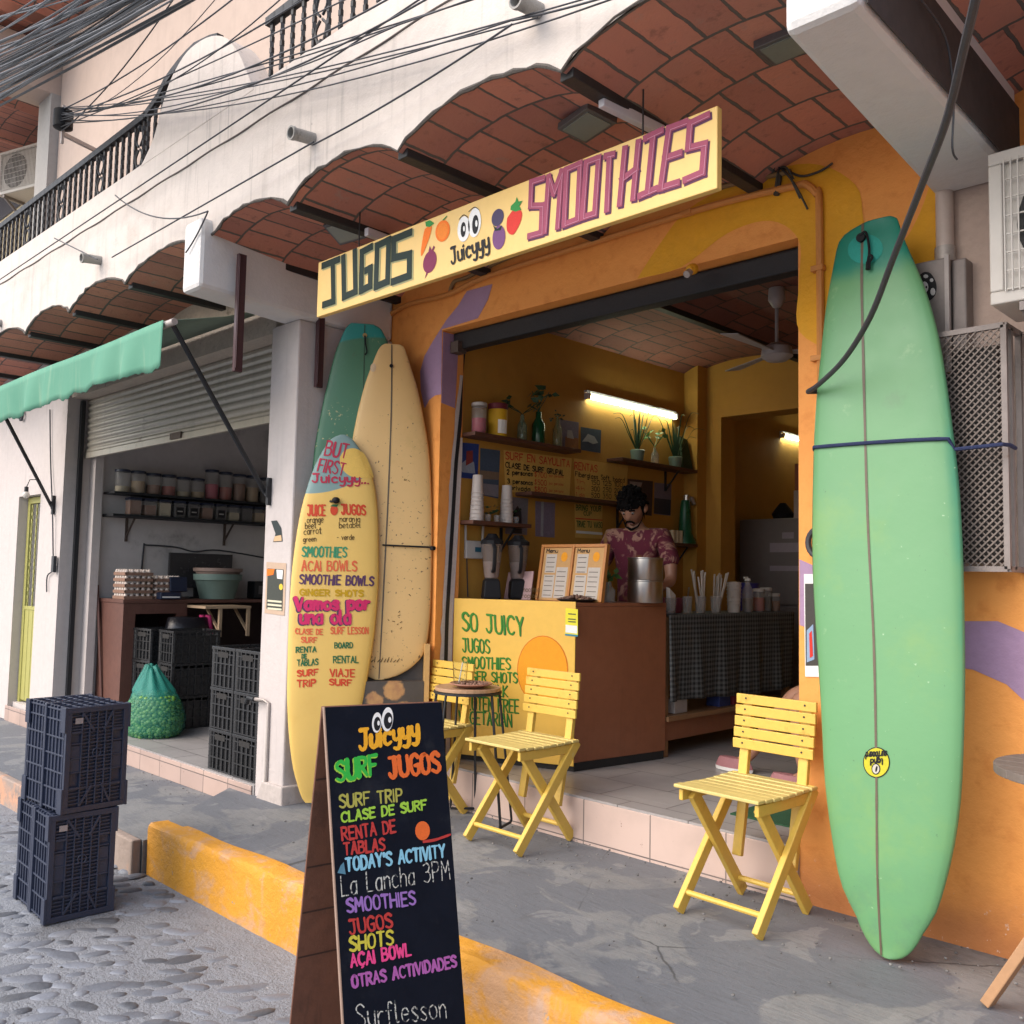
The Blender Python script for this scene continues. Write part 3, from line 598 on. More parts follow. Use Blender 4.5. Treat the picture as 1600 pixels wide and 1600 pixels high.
patch(Plane((0, 4.29, 0), (1, 0, 0), (0, 0, 1)), B, [(-16, 4.4), (-14.0, 4.4), (-14.0, 5.6), (-16, 5.6)], M('dark_opening', (.035, .03, .04), .8), .003, 'window', px=False)
# ------------------------------------------------------------------ painted name sign
m_cyel = M('cream_yellow_paint', (.74, .49, .155), .5, .06, 3, .08, 60, spots=[((.66, .42, .13), 1.2, .55, .7)])
m_dgrn, m_mauve, m_plum, m_pinkl = P('dark_green', (.006, .020, .015)), P('mauve', (.30, .065, .115)), P('plum', (.10, .03, .075)), P('pale_pink', (.52, .22, .31))
m_whitep, m_blackp, m_orangep, m_redp, m_greenp, m_blueb = P('white', (.78, .77, .74)), P('black', (.012, .012, .014)), P('orange', (.80, .17, .012)), P('red', (.60, .035, .025)), P('leaf_green', (.03, .24, .05)), P('blueberry', (.06, .045, .10))
m_sage = P('sage_shadow', (.34, .33, .17))
YS = 3.10
SP = Plane((0, YS, 0), (1, 0, 0), (0, 0, 1))
a = at(497.5, 410.4, 'y', YS); b = at(1121, 163.5, 'y', YS); c = at(498.6, 494.5, 'y', YS)
sign = thing('shop_sign', 'long hand painted yellow board with dark green and mauve block lettering under canopy', 'sign', ((a.x+b.x)/2, YS, c.z))
ex, ez0, ez1 = .004, c.z, a.z
mb = MB(); mb.box((a.x, YS, ez0), (b.x, YS+.035, ez1)); mb.build('board', m_cyel, sign, bevel=.004)
def sg(ch, L, Rr, T, m1, m2, m3, wd, shd):
    text(SP, sign, ch, L, Rr, T, wd, m2, True, .0012, 'letter_shadow', shift=shd, jit=0)
    text(SP, sign, ch, L, Rr, T, wd*.95, m1, True, .0034, 'lettering', jit=0)
    if m3: text(SP, sign, ch, L, Rr, T, wd*.085, m3, True, .0056, 'letter_highlight', shift=(shd[0]*1.25, shd[1]*1.0), jit=0)
for ch, L, Rr, T in (('J', (507, 476), (530, 468), (506, 415)), ('U', (538, 464), (556, 456), (537, 403)), ('G', (565, 454), (579, 447), (566, 394)), ('O', (588, 448), (606, 440), (590, 384)), ('S', (615, 440), (640, 431), (616, 374))):
    sg(ch, L, Rr, T, m_dgrn, m_sage, None, .044, (.012, -.008))
for ch, L, Rr, T in (('S', (828, 369), (846, 364), (831, 285)), ('M', (852, 361), (872, 354), (858, 277)), ('O', (882, 351), (903, 343), (886, 265)), ('O', (911, 340), (930, 334), (917, 254)), ('T', (944, 328), (954, 326), (948, 244)), ('H', (969, 318), (990, 309), (977, 233)), ('I', (1001, 306), (1024, 296), (1010, 216)), ('E', (1033, 294), (1058, 286), (1046, 201)), ('S', (1072, 281), (1098, 270), (1079, 193))):
    sg(ch, L, Rr, T, m_mauve, m_plum, m_pinkl, .033, (.007, -.009))
def sp(pts, m, off=.002, name='painted_fruit', cur=True): return patch(SP, sign, pts, m, off, name, curved=cur)
sp([(664, 358), (672, 352), (675, 356), (670, 375), (660, 399), (658, 394), (661, 372)], m_orangep); sp([(665, 347), (672, 344), (679, 349), (672, 355), (666, 354)], m_greenp, .0024, cur=False)
sp(ell((692, 361), 11, 17, 18, .2), m_orangep); sp(ell((692, 361), 8, 13, 16, .2), P('light_orange', (.80, .22, .02)), .0026)
mb = MB(); ribbon(mb, SP, [Vector((*SP.px(693, 344), 0)), Vector((*SP.px(699, 338), 0))], .006, .003); mb.build('painted_stem', m_greenp, sign)
sp(ell((672, 409), 10, 18, 18, .25), P('beet', (.19, .02, .07))); sp([(670, 393), (672, 384), (675, 391), (678, 384), (680, 386), (676, 395)], P('beet', (.19, .02, .07)), .0026, cur=False)
sp([(667, 424), (670, 425), (664, 436)], P('beet', (.19, .02, .07)), .0024, cur=False)
sp(ell((778, 340), 9, 14, 16, .3), m_blueb); sp(ell((780, 371), 10, 19, 12, .1), P('blackberry', (.16, .06, .17)), .0024); sp([(771, 352), (778, 358), (785, 352), (783, 360), (774, 361)], m_dgrn, .003, cur=False)
sp([(793, 341), (803, 328), (815, 330), (814, 346), (803, 366), (794, 363), (792, 352)], m_redp, .0024); sp([(799, 322), (806, 315), (808, 308), (811, 315), (817, 314), (812, 322), (815, 328), (806, 331), (798, 328)], m_greenp, .003, cur=False)
def eyes(pl, par, lst, out=False):
    for (cx, cy, rx, ry), (px_, py_, qx, qy) in lst:
        ep = patch(pl, par, ell((cx, cy), rx, ry, 24, .08), m_whitep, .0026, 'eye'); patch(pl, par, ell((px_, py_), qx, qy, 20, .05), m_blackp, .0034, 'pupil'); patch(pl, par, ell((px_+qx*.35, py_-qy*.1), qx*.38, qy*.36, 10), m_whitep, .0042, 'glint')
eyes(SP, sign, [((725, 358, 9.5, 20), (724.5, 359, 4, 12)), ((742, 348, 10, 23), (743.5, 351, 5, 15))])
mb = MB()
for p in ([(718, 343), (725, 336), (732, 340)], [(733, 331), (742, 324), (749, 328)]): ribbon(mb, SP, spline([Vector((*SP.px(*q), 0)) for q in p], 4), .005, .003)
mb.build('brow', m_blackp, sign)
text(SP, sign, 'Juicyyy', (706, 413), (765, 388), (704, 389), .0145, m_blackp, off=.003)
for u in (560, 1000):
    x = SP.px(u, 300)[0]; mb = MB(); mb.tube([Vector((x, YS+.016, ez1-.004)), Vector((x, YS+.016, 3.62))], .004, 6)
    mb.build('hanger_wire', m_steel, sign)
# ------------------------------------------------------------------ floodlights, tubes and fittings under the canopy
m_alu = M('grey_cast_housing', (.13, .125, .125), .5, .15, 10, .1, 60, metal=.4)
m_glass = M('frosted_lamp_glass', (.22, .23, .19), .2, .06, 10, 0)
def flood(p, rz, label, tilt=25):
    t = thing('floodlight', label, 'floodlight', p, rz, 'floodlights under the canopy')
    m = Matrix.Rotation(R(tilt), 4, 'X'); mb = MB(); mb.box((-.12, -.085, -.035), (.12, .085, .0), m); 
    for i in range(7): mb.box((-.10+i*.032, -.07, 0), (-.094+i*.032, .07, .02), m)
    mb.build('housing', m_alu, t, local=True, bevel=.004)
    MB().box((-.10, -.066, -.040), (.10, .066, -.034), m).build('lamp_glass', m_glass, t, local=True)
    mb = MB(); mb.bar((-.125, 0, 0), (-.125, 0, .10), .02, .005, (0, 1, 0)); mb.bar((.125, 0, 0), (.125, 0, .10), .02, .005, (0, 1, 0)); mb.bar((-.125, 0, .1), (.125, 0, .1), .02, .005, (0, 1, 0)); mb.bar((0, 0, .1), (0, 0, .24), .015, .015); mb.build('bracket', m_steel, t, local=True); return t
flood(at(542, 356, 'y', 3.25), R(8), 'black rimmed floodlight under the left brick vault above green lettering', -28)
flood(at(918, 187, 'y', 3.2), R(-14), 'grey floodlight hanging under the vault above mauve lettering', -8)
flood(at(1236, 60, 'y', 3.3), R(0), 'pale floodlight half hidden by the white canopy beam', 0)
m_tubew = M('white_tube_holder', (.55, .52, .54), .4, .06, 10, 0)
def tubes(p, q, label):
    mb = MB(); mb.bar(p, q, .05, .035); t = tag(mb.build('tube_light', m_tubew, bevel=.006), label, 'tube light', 'unlit tube lights under the canopy'); return t
tubes(at(939, 158, 'z', 3.52), at(1035, 206, 'z', 3.52), 'white unlit tube light beside the black steel beam behind the mauve lettering')
tubes(at(572, 362, 'z', 3.50), at(620, 380, 'z', 3.50), 'white unlit tube light behind the sign above its green lettering')
# conduit along the front wall
m_cond = M('orange_painted_conduit', (.60, .24, .055), .6, .1, 8, .1, 40)
W2 = Plane((0, Y0-.018, 0), (1, 0, 0), (0, 0, 1))
pth = [W2.at(*p) for p in ((1283, 660), (1280, 330), (1276, 303), (1258, 288), (1240, 291), (1110, 322), (900, 387), (760, 432), (700, 460), (640, 475), (604, 497), (597, 520))]
mb = MB(); mb.tube(spline(pth, 4), .019, 8); c0 = mb.build('conduit', m_cond, smooth=True); tag(c0, 'orange painted conduit bending around the top corner of the shop opening', 'conduit')
for p in ((1279, 420), (1279, 560), (1075, 333)): q = W2.at(*p); mb = MB(); mb.box((q.x-.032, q.y-.024, q.z-.014), (q.x+.032, q.y+.018, q.z+.014)); mb.build('clamp', m_cond, c0, bevel=.003)
mb = MB(); mb.tube(spline([W2.at(*p) for p in ((1235, 268), (1100, 300), (905, 365), (800, 400), (730, 433), (709, 441), (702, 462))], 4), .014, 8); tag(mb.build('conduit', M('brown_conduit', (.26, .155, .06), .6), smooth=True), 'brown conduit running under the painted sign to a hook end', 'conduit')
mb = MB(); mb.tube(spline([W2.at(*p) for p in ((1160, 262), (1190, 273), (1218, 262), (1250, 275), (1280, 268), (1301, 255))], 5), .006, 6)
for e in ((1212, 300), (1250, 310), (1262, 327), (1240, 280), (1205, 275)): mb.tube(spline([W2.at(1219, 262), W2.at((1219+e[0])/2+4, (262+e[1])/2-6)-Vector((0, .03, 0)), W2.at(*e)], 5), .0055, 5)
mb.tube([W2.at(1218, 272), W2.at(1213, 305)], .016, 7); tag(mb.build('loose_wires', M('dusty_black_cable', (.055, .05, .04), .7), smooth=True), 'tangle of loose black wires and tape above the conduit corner', 'wires')
mb = MB(); q = W2.at(930, 362); mb.lathe([(.05, 0), (.05, .05), (.03, .06)], q, 14, Matrix.Rotation(R(90), 3, 'X')); mb.ball(q+Vector((0, -.06, -.01)), .032, 7); tag(mb.build('security_camera', M('black_plastic', (.02, .02, .022), .4), smooth=True), 'small black camera dome on the wall below the sign', 'camera')
sk = thing('lamp_socket', 'small bulb socket on the lintel above the shop opening', 'lamp socket', W2.at(1084, 420)); mb = MB(); mb.lathe([(.03, 0), (.03, .03), (.02, .05)], n=12, m=Matrix.Rotation(R(110), 3, 'X')); mb.build('base', m_amber, sk, local=True); mb = MB(); mb.lathe([(.02, .045), (.02, .085)], n=10, m=Matrix.Rotation(R(125), 3, 'X')); mb.build('socket', m_galv, sk, local=True)
# right hand wall: pipe, meter box, cage, air conditioner, thick cable
q = W2.at(1478, 300)
mb = MB(); mb.tube([Vector((-1.478, 4.20, 3.30)), Vector((-1.478, 4.20, 2.96))], .037, 12); o = mb.build('pipe', M('pinkish_pvc_pipe', (.52, .42, .37), .5, .1, 6), smooth=True); tag(o, 'pale vertical plastic pipe running down into the meter box', 'pipe')
mb = MB(); mb.tube([Vector((-1.478, 4.20, 3.0)), Vector((-1.478, 4.20, 2.93))], .043, 12); mb.build('coupling', m_galv, o, smooth=True)
m_meter = M('grimy_grey_metal', (.235, .20, .185), .55, .2, 4, .1, 50, metal=.25, spots=[((.14, .07, .04), 5, .66, .76)])
mt = thing('meter_box', 'grey metal meter box with a black and white sticker beside green surfboard', 'meter box', (-1.55, 4.24, 2.45))
mb = MB(); mb.box((-1.78, 4.12, 2.42), (-1.44, 4.24, 2.93)); mb.box((-1.435, 4.15, 2.42), (-1.375, 4.24, 2.92)); mb.build('case', m_meter, mt, bevel=.008)
mb = MB(); mb.box((-1.45, 4.108, 2.42), (-1.432, 4.13, 2.935)); mb.build('door_edge', M('bare_edge', (.38, .33, .31), .5), mt)
MP = Plane((0, 4.118, 0), (1, 0, 0), (0, 0, 1))
st = patch(MP, mt, [(1437, 430), (1445, 425), (1455, 428), (1463, 443), (1462, 460), (1452, 470), (1443, 466), (1436, 450)], m_blackp, .002, 'sticker', curved=True)
for e in (ell((1445, 449), 6, 9, 12), ell((1458, 456), 4, 6, 9), ell((1447, 432), 4, 3, 7), ell((1456, 438), 3, 3, 7)): patch(MP, mt, e, P('grey_white', (.5, .48, .47)), .003, 'sticker_print')
for e in (ell((1443, 447), 1.5, 2.2, 8), ell((1448, 449), 1.5, 2.2, 8)): patch(MP, mt, e, m_blackp, .004, 'sticker_print')
m_mesh = M('dusty_wire_mesh', (.19, .155, .135), .6, .25, 8, .1, 60, metal=.35)
cg = thing('cage', 'rusty expanded metal cage box on the wall beside the green surfboard', 'cage', (-1.3, 4.24, 1.57))
X0, X1, Z0, Z1, YC = -1.56, -1.195, 1.575, 2.565, 4.035
mb = MB(); fr = .022
for p, q in (((X0, YC, Z0), (X1, YC, Z0)), ((X0, YC, Z1), (X1, YC, Z1)), ((X1, YC, Z0), (X1, YC, Z1)), ((X0, YC, Z0), (X0, YC, Z1)), ((X1, YC, Z1), (X1, 4.24, Z1)), ((X1, YC, Z0), (X1, 4.24, Z0)), ((X1, 4.22, Z0), (X1, 4.22, Z1)), ((X1, 4.1, Z0), (X1, 4.1, Z1)), ((X0, YC, Z1), (X0, 4.24, Z1)), ((X0, YC, Z0), (X0, 4.24, Z0))): mb.bar(p, q, fr, fr)
mb.build('frame', m_meter, cg)
mb = MB(); dx, dz = .0185, .030; n = int((X1-X0)/dx)+1
def clipseg(x, z, sx):
    pts = []; L_ = (X1-X0)
    return pts
for s_ in (-1, 1):
    k = -80
    while k < 80:
        # line x = X0 + t*dx, z = Z0 + (2k + s*t)*dz/1
        t0, t1 = 0, (X1-X0)/dx; za = Z0 + k*dz*1.0; zb_ = za + s_*t1*dz*.62
        p = Vector((X0, YC-.004*s_, za)); q = Vector((X1, YC-.004*s_, zb_)); d = q-p
        lo, hi = 0, 1
        for zl, sgn in ((Z0, 1), (Z1, -1)):
            a0 = (za-zl)*sgn; a1 = (zb_-zl)*sgn
            if a0 < 0 and a1 < 0: lo = 2
            elif a0 < 0: lo = max(lo, a0/(a0-a1))
            elif a1 < 0: hi = min(hi, a0/(a0-a1))
        if lo < hi: mb.bar(p+d*lo, p+d*hi, .006, .003, (0, 0, 1))
        k += 1.0
mb.build('mesh_panel', m_mesh, cg)
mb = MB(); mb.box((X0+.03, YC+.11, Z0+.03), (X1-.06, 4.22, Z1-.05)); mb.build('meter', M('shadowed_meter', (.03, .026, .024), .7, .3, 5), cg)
m_acw = M('aged_white_enamel', (.50, .46, .41), .45, .08, 3, .05, 60, spots=[((.3, .25, .2), 4, .7, .82)])
m_acd = M('dark_fan_recess', (.02, .019, .018), .7)
def aircon(p, rz, w_, label):
    t = thing('air_conditioner', label, 'air conditioner', p, rz, 'outdoor air conditioner units'); h = .60; d_ = .32
    mb = MB(); 
    mb.box((-w_/2, -d_, 0), (w_/2, -d_+.02, .05)); mb.box((-w_/2, -d_, h-.05), (w_/2, -d_+.02, h)); mb.box((-w_/2, -d_, .05), (-w_/2+.05, -d_+.02, h-.05)); mb.box((w_/2-.14, -d_, .05), (w_/2, -d_+.02, h-.05))
    mb.box((-w_/2, -d_+.021, 0), (w_/2, 0, h)); mb.build('case', m_acw, t, local=True, bevel=.006)
    MB().lathe([(.235, 0), (.235, .002)], (-w_/2+.33, -d_+.018, h/2), 28, Matrix.Rotation(R(90), 3, 'X')).build('fan_opening', m_acd, t, local=True)
    mb = MB(); c0 = Vector((-w_/2+.33, -d_+.012, h/2))
    for k in range(3):
        a0 = k*2.1
        mb.sheet([[c0+Vector((r_*math.cos(a0+q*.9), 0+.006*q, r_*math.sin(a0+q*.9))) for r_ in (.05, .21)] for q in (0, .3, .6, .9)])
    mb.build('fan', M('grey_fan', (.10, .095, .09), .5), t, local=True)
    mb = MB(); x0_, x1_ = -w_/2+.06, w_/2-.16; n = 26
    for i in range(n+1): x = x0_+(x1_-x0_)*i/n; mb.bar((x, -d_-.012, .04), (x, -d_-.012, h-.04), .005, .005)
    for i in range(8): z = .05+(h-.1)*i/7; mb.bar((x0_, -d_-.008, z), (x1_, -d_-.008, z), .005, .005)
    mb.build('grille', m_acw, t, local=True)
    for x in (-w_/2+.12, w_/2-.12): mb = MB(); mb.box((x-.02, -d_+.01, -.035), (x+.02, .06, -.001)); mb.bar((x, -d_+.03, -.03), (x, .05, -.28), .03, .03); mb.build('wall_bracket', m_meter, t, local=True)
    return t
aircon((-1.17+.43, 4.11, 2.585), 0, .86, 'cream air conditioner with wire grille on the wall under the dark faced beam')
aircon((-13.35, 4.25, 6.55), R(18), .95, 'dusty air conditioner high on the far upper wall behind the cables')
m_cab = M('black_rubber_cable', (.042, .043, .05), .55, .15, 9)
pts = [at(1262, 612, 'y', 3.93), at(1280, 600, 'y', 3.86), at(1320, 560, 'y', 3.72), at(1360, 495, 'y', 3.5), at(1395, 405, 'y', 3.25), at(1440, 290, 'y', 2.9), at(1478, 190, 'y', 2.6), at(1505, 80, 'y', 2.35), at(1528, -20, 'y', 2.15), at(1560, -200, 'y', 1.9)]
mb = MB(); mb.tube([at(1285, 612, 'y', 4.02)]+spline(pts, 6), .0115, 8); tag(mb.build('power_cable', m_cab, smooth=True), 'thick dark cable hanging from above across the green surfboard', 'cable')
mb = MB(); mb.tube(spline([at(1440, 0, 'x', -1.14), at(1478, 60, 'x', -1.13), at(1490, 150, 'x', -1.14), at(1488, 230, 'x', -1.15), at(1495, 249, 'x', -1.16)], 5), .004, 5); tag(mb.build('thin_wire', m_cab, smooth=True), 'thin loose wire dangling from the dark faced beam', 'wire')
# iron bars beside the beam
m_maroon = M('maroon_painted_iron', (.055, .022, .026), .5, .2, 9, .1, 60)
for (u, v0, v1, ax, val, lab) in ((378, 398, 582, 'x', -5.29, 'maroon iron bar hanging from the white beam above the roller shutter'), (502, 470, 606, 'x', -5.43, 'maroon iron bar on the pillar behind the left end of the sign')):
    p = at(u, v0, ax, val); q = at(u-2, v1, ax, val); q = Vector((p.x, p.y, q.z)); mb = MB(); mb.bar(p, q, .055, .03, (0, 1, 0)); mb.bar(p+Vector((.018, -.02, -.02)), q+Vector((.018, -.02, .02)), .008, .008, (0, 1, 0)); o = mb.build('iron_bar', m_maroon, bevel=.002); tag(o, lab, 'iron bar')
# notices on the pillar
PP = Plane((0, 3.43, 0), (1, 0, 0), (0, 0, 1))
fs = patch(PP, None, [(424, 814), (433, 813), (440, 825), (442, 846), (427, 847), (431, 834)], P('sticker_black', (.03, .04, .04)), .003, 'fin_sticker'); tag(fs, 'black fin shaped sticker on the white pillar above the flyer', 'sticker'); WM['fin_sticker'] = Matrix.Translation(fs.location)
patch(PP, fs, [(430, 838), (440, 836), (441, 845), (428, 846)], P('sticker_peach', (.6, .40, .22)), .004, 'sticker_print')
fl = patch(PP, None, [(417, 878), (448, 880), (445, 962), (414, 958)], P('kraft_border', (.50, .36, .26)), .003, 'flyer'); tag(fl, 'brown bordered event flyer stuck on the white pillar', 'flyer')
patch(PP, fl, [(419, 888), (444, 890), (442, 955), (417, 951)], P('flyer_ink', (.055, .06, .05)), .004, 'print'); patch(PP, fl, [(433, 890), (443, 891), (442, 905), (434, 904)], m_whitep, .005, 'print'); patch(PP, fl, [(418, 889), (430, 889), (428, 898), (418, 900)], m_orangep, .005, 'print'); patch(PP, fl, ell((440, 917), 3, 5, 12), P('flyer_yellow', (.7, .5, .05)), .0055, 'print')
for v in (937, 943, 949): patch(PP, fl, [(419, v), (441, v+2), (441, v+5), (419, v+3)], P('flyer_cream', (.62, .58, .42)), .005, 'print')
text(PP, fl, 'LIVE MUSIC', (419, 934), (441, 936), (419, 925), .006, m_whitep, off=.005) if False else None
# poster half hidden by the green board
po = patch(W, None, [(1257, 897), (1300, 897), (1300, 1058), (1259, 1057)], m_whitep, .006, 'poster'); tag(po, 'white bordered surf poster on the orange wall behind the green surfboard', 'poster')
patch(W, po, [(1259, 912), (1299, 912), (1299, 1040), (1260, 1040)], P('poster_dark', (.06, .055, .05)), .008, 'print'); patch(W, po, [(1262, 985), (1272, 975), (1274, 1030), (1262, 1035)], P('poster_blue', (.25, .35, .5)), .0095, 'print'); patch(W, po, [(1266, 990), (1270, 985), (1272, 1025), (1267, 1028)], m_redp, .011, 'print')
def hoop(c, r, ax, label, rr=.014):
    mb = MB(); mb.tube([Vector(c)+r*(math.cos(2*math.pi*i/24)*Vector(ax)+math.sin(2*math.pi*i/24)*ZV) for i in range(25)], rr, 8, False); return tag(mb.build('hose_loop', m_cab, smooth=True), label, 'hose loop')
hoop(W.at(1290, 848, .03), .075, (1, 0, 0), 'black hose loop on the orange wall behind the green surfboard')
hoop(W.at(560, 476, .05), .05, (1, 0, 0), 'black hose loop hanging below the left end of the sign')
# ------------------------------------------------------------------ surfboards
class Board(Plane):
    """a surfboard: rows (height, left, right) on its own plane, thickness towards the viewer"""
    def __init__(s, p, th, al, rows, T=.075):
        e = Vector((math.cos(th), math.sin(th), 0)); nh = Vector((math.sin(th), -math.cos(th), 0))
        super().__init__(p, e, -nh*math.sin(al) + ZV*math.cos(al)); s.rows = sorted(rows); s.T = T; s.h0, s.h1 = s.rows[0][0], s.rows[-1][0]
    def lr(s, h):
        r_ = s.rows; h = min(max(h, s.h0), s.h1)
        for i in range(len(r_)-1):
            if r_[i][0] <= h <= r_[i+1][0]:
                k = (h-r_[i][0])/(r_[i+1][0]-r_[i][0]+1e-9); out = []
                for j in (1, 2):
                    b, c = r_[i][j], r_[i+1][j]; a = r_[i-1][j] if i else b; d = r_[i+2][j] if i+2 < len(r_) else c
                    dh = r_[i+1][0]-r_[i][0]; m0 = (c-a)/(r_[i+1][0]-r_[i-1][0])*dh if i else (c-b); m1 = (d-b)/(r_[i+2][0]-r_[i][0])*dh if i+2 < len(r_) else (c-b)
                    out.append((2*k**3-3*k*k+1)*b + (k**3-2*k*k+k)*m0 + (-2*k**3+3*k*k)*c + (k**3-k*k)*m1)
                return out
        return r_[-1][1:]
    def d(s, a, h):
        l, r_ = s.lr(h); q = (a-(l+r_)/2)/max(.004, (r_-l)/2); q = max(-1, min(1, q))
        e = min(1, (min(h-s.h0, s.h1-h)+.01)/.35); e = max(.12, e)**.55
        return s.T/2*e*(max(0, 1-abs(q)**2.8))**.5
    def mesh(s, name, m, parent, ny=46, nx=13):
        mb = MB(); hs = [s.h0+(s.h1-s.h0)*(.5-.5*math.cos(math.pi*i/ny)) for i in range(ny+1)]; rows = []
        for h in hs:
            l, r_ = s.lr(h); row = []
            for sgn in (1, -1):
                for j in range(nx):
                    q = -math.cos(math.pi*j/(nx-1))*sgn; a = (l+r_)/2+(r_-l)/2*q; d_ = s.d(a, h)*sgn
                    if j < nx-1: row.append(Vector((a, -d_, h)))
            rows.append(row)
        n = len(rows[0]); mb.v = [p for r_ in rows for p in r_]
        mb.f = [(i*n+j, i*n+(j+1) % n, (i+1)*n+(j+1) % n, (i+1)*n+j) for i in range(ny) for j in range(n)] + [tuple(range(n-1, -1, -1)), tuple(range(ny*n, ny*n+n))]
        return mb.build(name, m, parent, smooth='all', local=True)
def board_thing(B_, name, label, m):
    M4 = B_.mat(); t = bpy.data.objects.new(name, None); C.objects.link(t); t.empty_display_size = .1; t.matrix_world = M4; WM[t.name] = M4
    tag(t, label, 'surfboard', 'surfboards leaning on the shop front'); B_.mesh('deck', m, t); return t
def bline(B_, parent, pts, wd, m, name, off=.002):
    mb = MB(); ribbon(mb, B_, spline([Vector((*(B_.px(*p)), 0)) for p in pts], 6), wd, off); return mb.build(name, m, parent)
def bm_(name, col, rough, edge=None, spots=(), zones=None, fleck=None):
    t = NT(name); c = t.mix(t.noise(2.2, 5), sc(col, .9), sc(col, 1.08)); x, y, z = t.sep()
    for k, (pc, s_, lo, hi) in enumerate(spots): c = t.mix(t.step(t.noise(s_, 6, .7, off=(k*5+1, k, 2)), lo, hi), c, pc)
    if zones: c = zones(t, c, x, z)
    if fleck: c = t.mix(t.math('MULTIPLY', t.step(t.noise(fleck[1], 3, .6), fleck[2], fleck[2]+.05), t.step(t.noise(1.6, 3, off=(9, 2, 2)), .45, .6)), c, fleck[0])
    t.bump(t.noise(30, 4), .06, .01); return t.fin(c, t.math('ADD', t.math('MULTIPLY', t.noise(9, 4), .25), rough-.12))
# big green board
rows_g = [(v, l, r_-3) for v, l, r_ in ((369, 1310, 1410), (392, 1304.5, 1418), (465, 1291, 1448), (537, 1283, 1469), (610, 1276, 1482), (682, 1272, 1492), (755, 1270, 1501), (827, 1269, 1506), (900, 1270, 1509), (1000, 1275, 1511), (1075, 1280, 1511), (1150, 1284, 1509), (1200, 1286, 1507), (1256, 1290, 1502), (1319, 1298, 1491), (1381, 1309, 1475), (1412, 1319, 1464), (1444, 1337, 1446), (1466, 1357, 1430), (1480, 1372, 1416), (1489, 1381, 1405))]
def fit(P0, th, al, rows, T, h0=None, extra=()):
    pl = Board(P0, th, al, [(0, 0, 0), (1, 0, 0)], T); out = []
    for v, l, r_ in rows:
        a = pl.px(l, v); b = pl.px(r_, v); out.append(((a[1]+b[1])/2, a[0], b[0]))
    return Board(P0, th, al, out+list(extra), T)
GB = fit((-1.605, 3.847, 0), 0, math.atan(.047), rows_g, .085)
GB.rows = [r_ for r_ in GB.rows if r_[0] > .09]; b0 = GB.rows[0]; wm, wh = (b0[1]+b0[2])/2, (b0[2]-b0[1])/2; bt = []
for k in range(9): hh = .001+(b0[0]-.001)*(k/9)**1.6; ww = wh*(hh/b0[0])**.42; bt.append((hh, wm-ww, wm+ww))
GB.rows = bt+GB.rows; tp = GB.rows[-1]
GB.rows.append((tp[0]+.03, tp[1]+.022, tp[2]-.008)); GB.rows.append((tp[0]+.055, tp[1]+.075, tp[2]-.02)); GB.rows.append((tp[0]+.066, tp[1]+.12, tp[2]-.04)); GB.h0, GB.h1 = GB.rows[0][0], GB.rows[-1][0]
def zg(t, c, x, z):
    rail = t.step(t.math('ADD', x, t.math('ADD', t.math('MULTIPLY', t.noise(3, 3), .1), t.math('MULTIPLY', z, .062))), .375, .44)
    c = t.mix(t.math('MULTIPLY', rail, .7), c, (.035, .24, .15))
    zz = t.math('ADD', z, t.math('MULTIPLY', t.noise(2.4, 3), .22)); c = t.mix(t.step(zz, 2.93, 3.05), c, (.012, .20, .135))
    lo = t.step(z, .5, .0); return t.mix(t.math('MULTIPLY', lo, t.step(t.noise(7, 5, .7), .45, .7)), c, (.11, .24, .13))
mg = bm_('green_board_foam', (.125, .305, .135), .42, spots=[((.075, .15, .08), 45, .66, .74), ((.16, .32, .115), 1.1, .52, .7), ((.12, .27, .125), 3.1, .60, .72), ((.20, .36, .18), 8, .62, .74), ((.10, .22, .11), 14, .68, .75)], zones=zg, fleck=((.30, .46, .28), 30, .70))
gb = board_thing(GB, 'surfboard', 'large mint green surfboard with a round yellow sticker standing right of the opening', mg)
bline(GB, gb, [(1350, 352), (1354, 500), (1362, 800), (1372, 1000), (1376, 1190), (1377, 1300), (1379, 1490)], .011, M('brown_stringer', (.12, .09, .06), .5), 'stringer')
patch(GB, gb, ell((1356, 392), 28, 24, 18), P('turquoise_patch', (.03, .30, .24)), .0018, 'paint_patch', seg=5)
mb = MB(); mb.tube([GB.at(1350, 375, .004), GB.at(1350, 375, .02)], .02, 12); mb.build('leash_plug', m_blackp, gb)
mb = MB(); mb.tube(spline([GB.at(*p, .022) for p in ((1350, 372), (1358, 367), (1363, 380), (1366, 400), (1364, 420), (1366, 405), (1371, 408), (1365, 417))], 5), .006, 6); mb.tube([GB.at(1365, 415, .022), GB.at(1365, 427, .022)], .011, 6); mb.build('leash_cord', m_blackp, gb, smooth=True)
sk = patch(GB, gb, ell((1376.5, 1190), 21, 24, 26), m_blackp, .002, 'sticker', seg=3); patch(GB, gb, ell((1376.5, 1190), 19.5, 22.3, 26), P('sticker_lime', (.50, .46, .03)), .003, 'sticker_face', seg=3)
text(GB, gb, 'surfboard', (1393, 1172), (1361, 1174), (1392, 1183), .006, m_blackp, off=.0045); text(GB, gb, 'land', (1386, 1184), (1368, 1185), (1386, 1193), .007, m_blackp, off=.0045)
patch(GB, gb, ell((1376, 1200), 7, 9, 14), m_blackp, .004, 'sticker_print'); patch(GB, gb, ell((1376, 1200), 5.5, 7.4, 14), P('sticker_grey', (.5, .47, .40)), .0048, 'sticker_print'); patch(GB, gb, ell((1377, 1200), 1.6, 5, 10, .2), m_blackp, .0056, 'sticker_print')
m_rope = M('navy_rope', (.02, .03, .09), .8, .25, 40, .4, 120)
